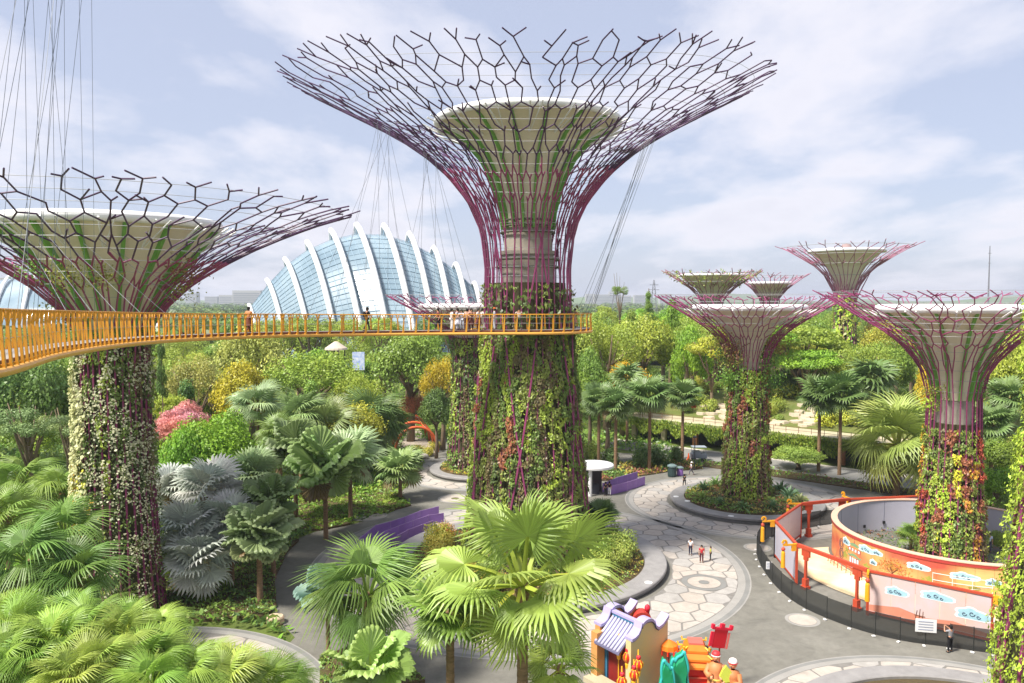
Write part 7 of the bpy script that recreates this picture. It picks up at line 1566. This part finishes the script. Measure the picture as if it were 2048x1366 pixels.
# red drum and dragon post behind the house
c = A(1283, 1240, 45.5); t = thing('festival_drum', 'round red drum with tall red post behind the lantern house', 'drum', (c.x, c.y, 0)); mb = MB(); mb.tube([(0, -.35, c.z), (0, .35, c.z)], 0.6, 18); mb.build('drum', mat('drum_red', srgb(178, 60, 50), 0.5), t, smooth=False); mb = MB(); mb.tube([(0, 0, 0), (0, 0, c.z - .5)], 0.12, 8); mb.build('stand', M_REDP, t)
z2 = A(1296, 1216, 45.5).z; mb = MB(); mb.lathe([(.1, c.z), (.16, c.z + .2), (.1, c.z + .5), (.17, c.z + .8), (.12, z2 - .3), (.18, z2), (.14, z2 + .15), (0, z2 + .25)], 10, c=(.35, 0)); mb.build('post', mat('crimson_post', srgb(206, 36, 58), 0.5), t, smooth=True)
# green shrub lanterns
M_EM = mat('emerald_fabric', srgb(20, 132, 76), 0.5, nscale=0.8, col2=srgb(34, 160, 120)); M_TEAL = mat('teal_fabric', srgb(54, 178, 172), 0.5)
def shrub_lantern(label, pxs, Y, seed):
    r2 = np.random.default_rng(seed); (x0, x1, yt) = pxs; a = A(x0, 1380, Y); b = A(x1, 1380, Y); top = A((x0 + x1) / 2, yt, Y); w = (b.x - a.x) / 2; t = thing('shrub_lantern', label, 'lantern display', ((a.x + b.x) / 2, Y, 0)); pts = []
    for i in range(36):
        f = i / 35; ang = PI * (1 - f); rr = 1 + 0.13 * math.sin(f * 22 + seed); pts.append((w * rr * math.copysign(abs(math.cos(ang)) ** 0.45, math.cos(ang)), top.z * (math.sin(ang) ** 0.55 * (0.9 + 0.1 * math.sin(f * 17 + seed)) if 0 < f < 1 else 0)))
    n = len(pts); vs = []; ring = ((0.0, 1.0), (0.22, 1.0), (0.34, 0.88)); vs = [(x * k, -d, z * (0.06 + 0.94 * k) if k < 1 else z) for d, k in ((-.25, 1.0), (.18, 1.0), (.32, .86)) for x, z in pts]; fs = [(j * n + i, j * n + i + 1, (j + 1) * n + i + 1, (j + 1) * n + i) for j in range(2) for i in range(n - 1)]
    mb = MB(); vs2 = vs + [(x * .86, -.32, 0.0) for x, z in pts]; fs2 = fs + [(2 * n + i, 2 * n + i + 1, 3 * n + i + 1, 3 * n + i) for i in range(n - 1)]; mb.add(vs2, fs2); mb.build('body', M_EM, t)
    mb = MB(); mb.tube([(x, -.2, z) for x, z in pts], 0.09, 6); mb.build('rim', M_TEAL, t, smooth=True)
shrub_lantern('emerald green shrub shaped lantern, shorter left one', (1320, 1345, 1315), 41.2, 1); shrub_lantern('emerald green shrub shaped lantern, taller right one with teal edge', (1341, 1374, 1298), 41.6, 4)
# red and orange sedan pavilion
c = A(1390, 1330, 42.6); t = thing('sedan_pavilion', 'red sedan shaped lantern with tiered orange roof', 'lantern display', (c.x, c.y, 0)); zt1 = A(1390, 1283, 42.6).z; M_RD = mat('bright_red_fabric', srgb(226, 34, 22), 0.5); M_OR = mat('orange_fabric', srgb(244, 124, 34), 0.5, noise=0.08, nscale=2); ra = -0.12
mb = MB(); mb.box((0, 0, (zt1 - 1.2) / 2), (1.25, 1.25, zt1 - 1.2), ra); mb.build('cabin', M_RD, t)
for k_, (w, z) in enumerate(((1.75, zt1 - 1.1), (1.55, zt1 - .7), (1.2, zt1 - .3))):
    mb = MB(); R_ = Matrix.Rotation(ra, 3, 'Z'); lo_ = [R_ @ Vector((sx * w / 2, sy * w / 2, 0)) for sx, sy in ((-1, -1), (1, -1), (1, 1), (-1, 1))]; vs = [(v.x, v.y, z - .12) for v in lo_] + [(v.x, v.y, z) for v in lo_] + [(v.x * .72, v.y * .72, z + .27) for v in lo_]; mb.add(vs, [(j * 4 + i, j * 4 + (i + 1) % 4, j * 4 + 4 + (i + 1) % 4, j * 4 + 4 + i) for j in range(2) for i in range(4)] + [(8, 9, 10, 11), (3, 2, 1, 0)]); mb.build('roof_tier', M_OR, t)
    mb = MB()
    for v in lo_: mb.tube([(v.x * .8, v.y * .8, z + .2), (v.x * 1.08, v.y * 1.08, z + .1), (v.x * 1.16, v.y * 1.16, z + .28)], 0.05, 5)
    mb.build('corner_hook', M_LY, t)
mb = MB(); R_ = Matrix.Rotation(ra, 3, 'Z'); mb.box((0, 0, zt1 + .02), (.8, .8, .1), ra); mb.build('roof_cap', mat('coral_fabric', srgb(240, 104, 90), 0.5), t); mb = MB(); mb.tube([(-1.3, .3, 1.0), (1.3, .1, 1.0)], .06, 6); mb.tube([(-1.3, -.6, 1.0), (1.3, -.8, 1.0)], .06, 6); mb.build('carrying_pole', M_REDP, t)
c = A(1338, 1288, 43.6); t = thing('paper_parasol', 'small orange fringed parasol lantern behind the green shrub lanterns', 'lantern display', (c.x, c.y, 0)); mb = MB(); mb.lathe([(.55, c.z - .25), (.5, c.z), (.15, c.z + .2), (0, c.z + .3)], 10); mb.build('top', M_OR, t); mb = MB(); mb.tube([(0, 0, 0), (0, 0, c.z)], .05, 5); mb.build('pole', M_REDP, t)
mb = MB()
for q in range(10): a = q * PI / 5; mb.tube([(.55 * math.cos(a), .55 * math.sin(a), c.z - .25), (.57 * math.cos(a), .57 * math.sin(a), c.z - .5)], .05, 4)
mb.build('fringe', M_LR, t)
# red banner on its pole
c = A(1440, 1277, 42.4); t = thing('red_banner', 'square red banner with scrolled bar on a pole above the lantern figures', 'banner', (c.x, c.y, 0)); ra = 0.35; R_ = Matrix.Rotation(ra, 3, 'Z') @ Matrix.Rotation(0.22, 3, 'Y'); M_BAN = mat('banner_red', srgb(208, 22, 40), 0.55)
def bx(dx, dy, dz, sz, m, nm): mb = MB(); v = R_ @ Vector((dx, dy, dz)); mb.box((v.x, v.y, c.z + v.z), sz, M=R_); mb.build(nm, m, t)
bx(0, 0, -.02, (.86, .06, 1.02), M_BAN, 'cloth'); bx(0, 0, .56, (1.25, .14, .12), mat('scarlet_bar', srgb(222, 30, 60), 0.5), 'top_bar'); bx(-.62, 0, .66, (.16, .16, .24), MATS['scarlet_bar'], 'scroll_end'); bx(.62, 0, .66, (.16, .16, .24), MATS['scarlet_bar'], 'scroll_end'); bx(0, 0, .72, (.26, .14, .24), MATS['scarlet_bar'], 'crest'); bx(-.56, 0, -.05, (.22, .07, .8), MATS['scarlet_bar'], 'side_flag'); bx(.56, 0, -.1, (.1, .07, .9), mat('coral_trim', srgb(236, 120, 110), 0.5), 'side_flag')
mb = MB(); mb.tube([(0, .08, 0), (0, .08, c.z - .3)], .045, 6); mb.build('pole', M_REDP, t)
# robed lantern figures
M_ROBE = mat('tan_robe_fabric', srgb(196, 128, 82), 0.55, noise=0.1, nscale=2); M_FACE = mat('figure_skin', srgb(226, 150, 110), 0.5); M_SASH = mat('yellow_sash', srgb(240, 200, 100), 0.5); M_HATR = mat('figure_hat_red', srgb(206, 54, 60), 0.5); M_HATW = mat('figure_hat_white', srgb(236, 228, 224), 0.5)
def figure(label, px, pyh, Y, robe, hat, fac, s=1.0):
    hd = A(px, pyh, Y); t = thing('lantern_figure', label, 'lantern figure', (hd.x, hd.y, 0), fac); Z = hd.z; sh = Z - .42 * s
    mb = MB(); mb.lathe([(.62 * s, 0), (.58 * s, .3), (.42 * s, sh * .55), (.34 * s, sh * .62), (.40 * s, sh * .85), (.36 * s, sh), (.12 * s, sh + .12 * s)], 18); mb.build('robe', robe, t, smooth=True)
    mb = MB(); mb.lathe([(.375 * s, sh * .57), (.40 * s, sh * .6), (.375 * s, sh * .64)], 18); mb.build('sash', M_SASH, t)
    mb = MB(); mb.ico((0, 0, Z), .23 * s, 2, sc=(.92, 1, 1.1)); mb.ico((0, .22 * s, Z - .02), .05 * s, 1); mb.ico((.21 * s, 0, Z), .06 * s, 1, sc=(.5, 1, 1.3)); mb.ico((-.21 * s, 0, Z), .06 * s, 1, sc=(.5, 1, 1.3)); mb.build('head', M_FACE, t, smooth=True)
    mb = MB()
    for sx in (-1, 1): mb.ico((sx * .085 * s, .205 * s, Z + .05 * s), .03 * s, 1)
    mb.box((0, .215 * s, Z - .11 * s), (.09 * s, .02, .02)); mb.build('face_features', M_INK, t)
    mb = MB(); mb.lathe([(.235 * s, Z + .07 * s), (.245 * s, Z + .16 * s), (.19 * s, Z + .27 * s), (.07 * s, Z + .33 * s), (0, Z + .34 * s)], 14); mb.build('hat', hat, t, smooth=True)
    mb = MB(); mb.lathe([(.25 * s, Z + .05 * s), (.265 * s, Z + .09 * s), (.25 * s, Z + .12 * s)], 14); mb.build('hat_band', M_HATR if hat is M_HATW else M_HATW, t)
    for sx in (-1, 1):
        mb = MB(); mb.tube([(sx * .33 * s, 0, sh - .04), (sx * .52 * s, .12 * s, sh - .45 * s), (sx * .3 * s, .48 * s, sh - .5 * s)], [.15 * s, .15 * s, .2 * s], 10); mb.build('sleeve', robe, t, smooth=True)
        V = [(sx * .28 * s, .5 * s, sh - .5 * s), (sx * .24 * s, .6 * s, sh - .48 * s)]; E = [(0, 1)]; R = [.05 * s, .055 * s]
        for f in range(4): b = len(V); V += [(sx * (.2 + .035 * f) * s, .68 * s, sh - .47 * s), (sx * (.19 + .03 * f) * s, .72 * s, sh - .54 * s)]; E += [(1, b), (b, b + 1)]; R += [.017 * s, .014 * s]
        b = len(V); V.append((sx * .16 * s, .60 * s, sh - .40 * s)); E.append((1, b)); R.append(.018 * s); o = obj('hand', skin_mesh('hand', V, E, R, M_FACE), t)
    return t
figure('lantern figure in tan robe and red cap, left one below the red banner', 1432, 1313, 41.6, M_ROBE, M_HATR, 2.9); figure('lantern figure in tan robe with tall white and red hat, right one', 1466, 1328, 41.2, mat('brown_robe_fabric', srgb(184, 116, 70), 0.55, noise=0.1, nscale=2), M_HATW, 2.4); figure('lantern figure in red robe with black hair, behind the tan robed pair', 1410, 1302, 42.4, mat('red_robe_fabric', srgb(170, 32, 40), 0.55, noise=0.1), mat('black_hair', (0.02, 0.018, 0.02), 0.5), 3.3, 0.9)
c = A(1452, 1352, 41.0); t = thing('leaf_lantern', 'yellow green leaf shaped lantern between the two tan robed figures', 'lantern display', (c.x, c.y, 0)); mb = MB(); pts = [(-.35, 0), (-.2, .35), (0, .6), (.25, .3), (.4, -.1), (.2, -.3), (-.1, -.35)]; n = len(pts); mb.add([(x, -.08, c.z + z) for x, z in pts] + [(x, .08, c.z + z) for x, z in pts], [tuple(range(n)), tuple(range(2 * n - 1, n - 1, -1))] + [(i, n + i, n + (i + 1) % n, (i + 1) % n) for i in range(n)]); mb.build('leaf', mat('yellow_green_fabric', srgb(196, 206, 76), 0.5), t); mb = MB(); mb.tube([(0, 0, 0), (0, 0, c.z)], .05, 5); mb.build('stalk', M_EM, t)

# ---------------------------------------------------------------- air
mb = MB(); X = 4600; mb.add([(-X, -300, -1.2), (X, -300, -1.2), (X, 4400, -1.2), (-X, 4400, -1.2), (-X, -300, 70), (X, -300, 70), (X, 4400, 70), (-X, 4400, 70)], [(3, 2, 1, 0), (4, 5, 6, 7), (0, 1, 5, 4), (1, 2, 6, 5), (2, 3, 7, 6), (3, 0, 4, 7)])
hm = bpy.data.materials.new('haze_air'); hm.use_nodes = True; ht = hm.node_tree; ht.nodes.clear(); ho = N(ht, 'ShaderNodeOutputMaterial'); hv = N(ht, 'ShaderNodeVolumePrincipled'); hv.inputs['Color'].default_value = (0.82, 0.88, 1.0, 1); hv.inputs['Density'].default_value = 0.00021; hv.inputs['Anisotropy'].default_value = 0.2
ht.links.new(hv.outputs[0], ho.inputs['Volume']); mb.build('haze', hm, kind='stuff')
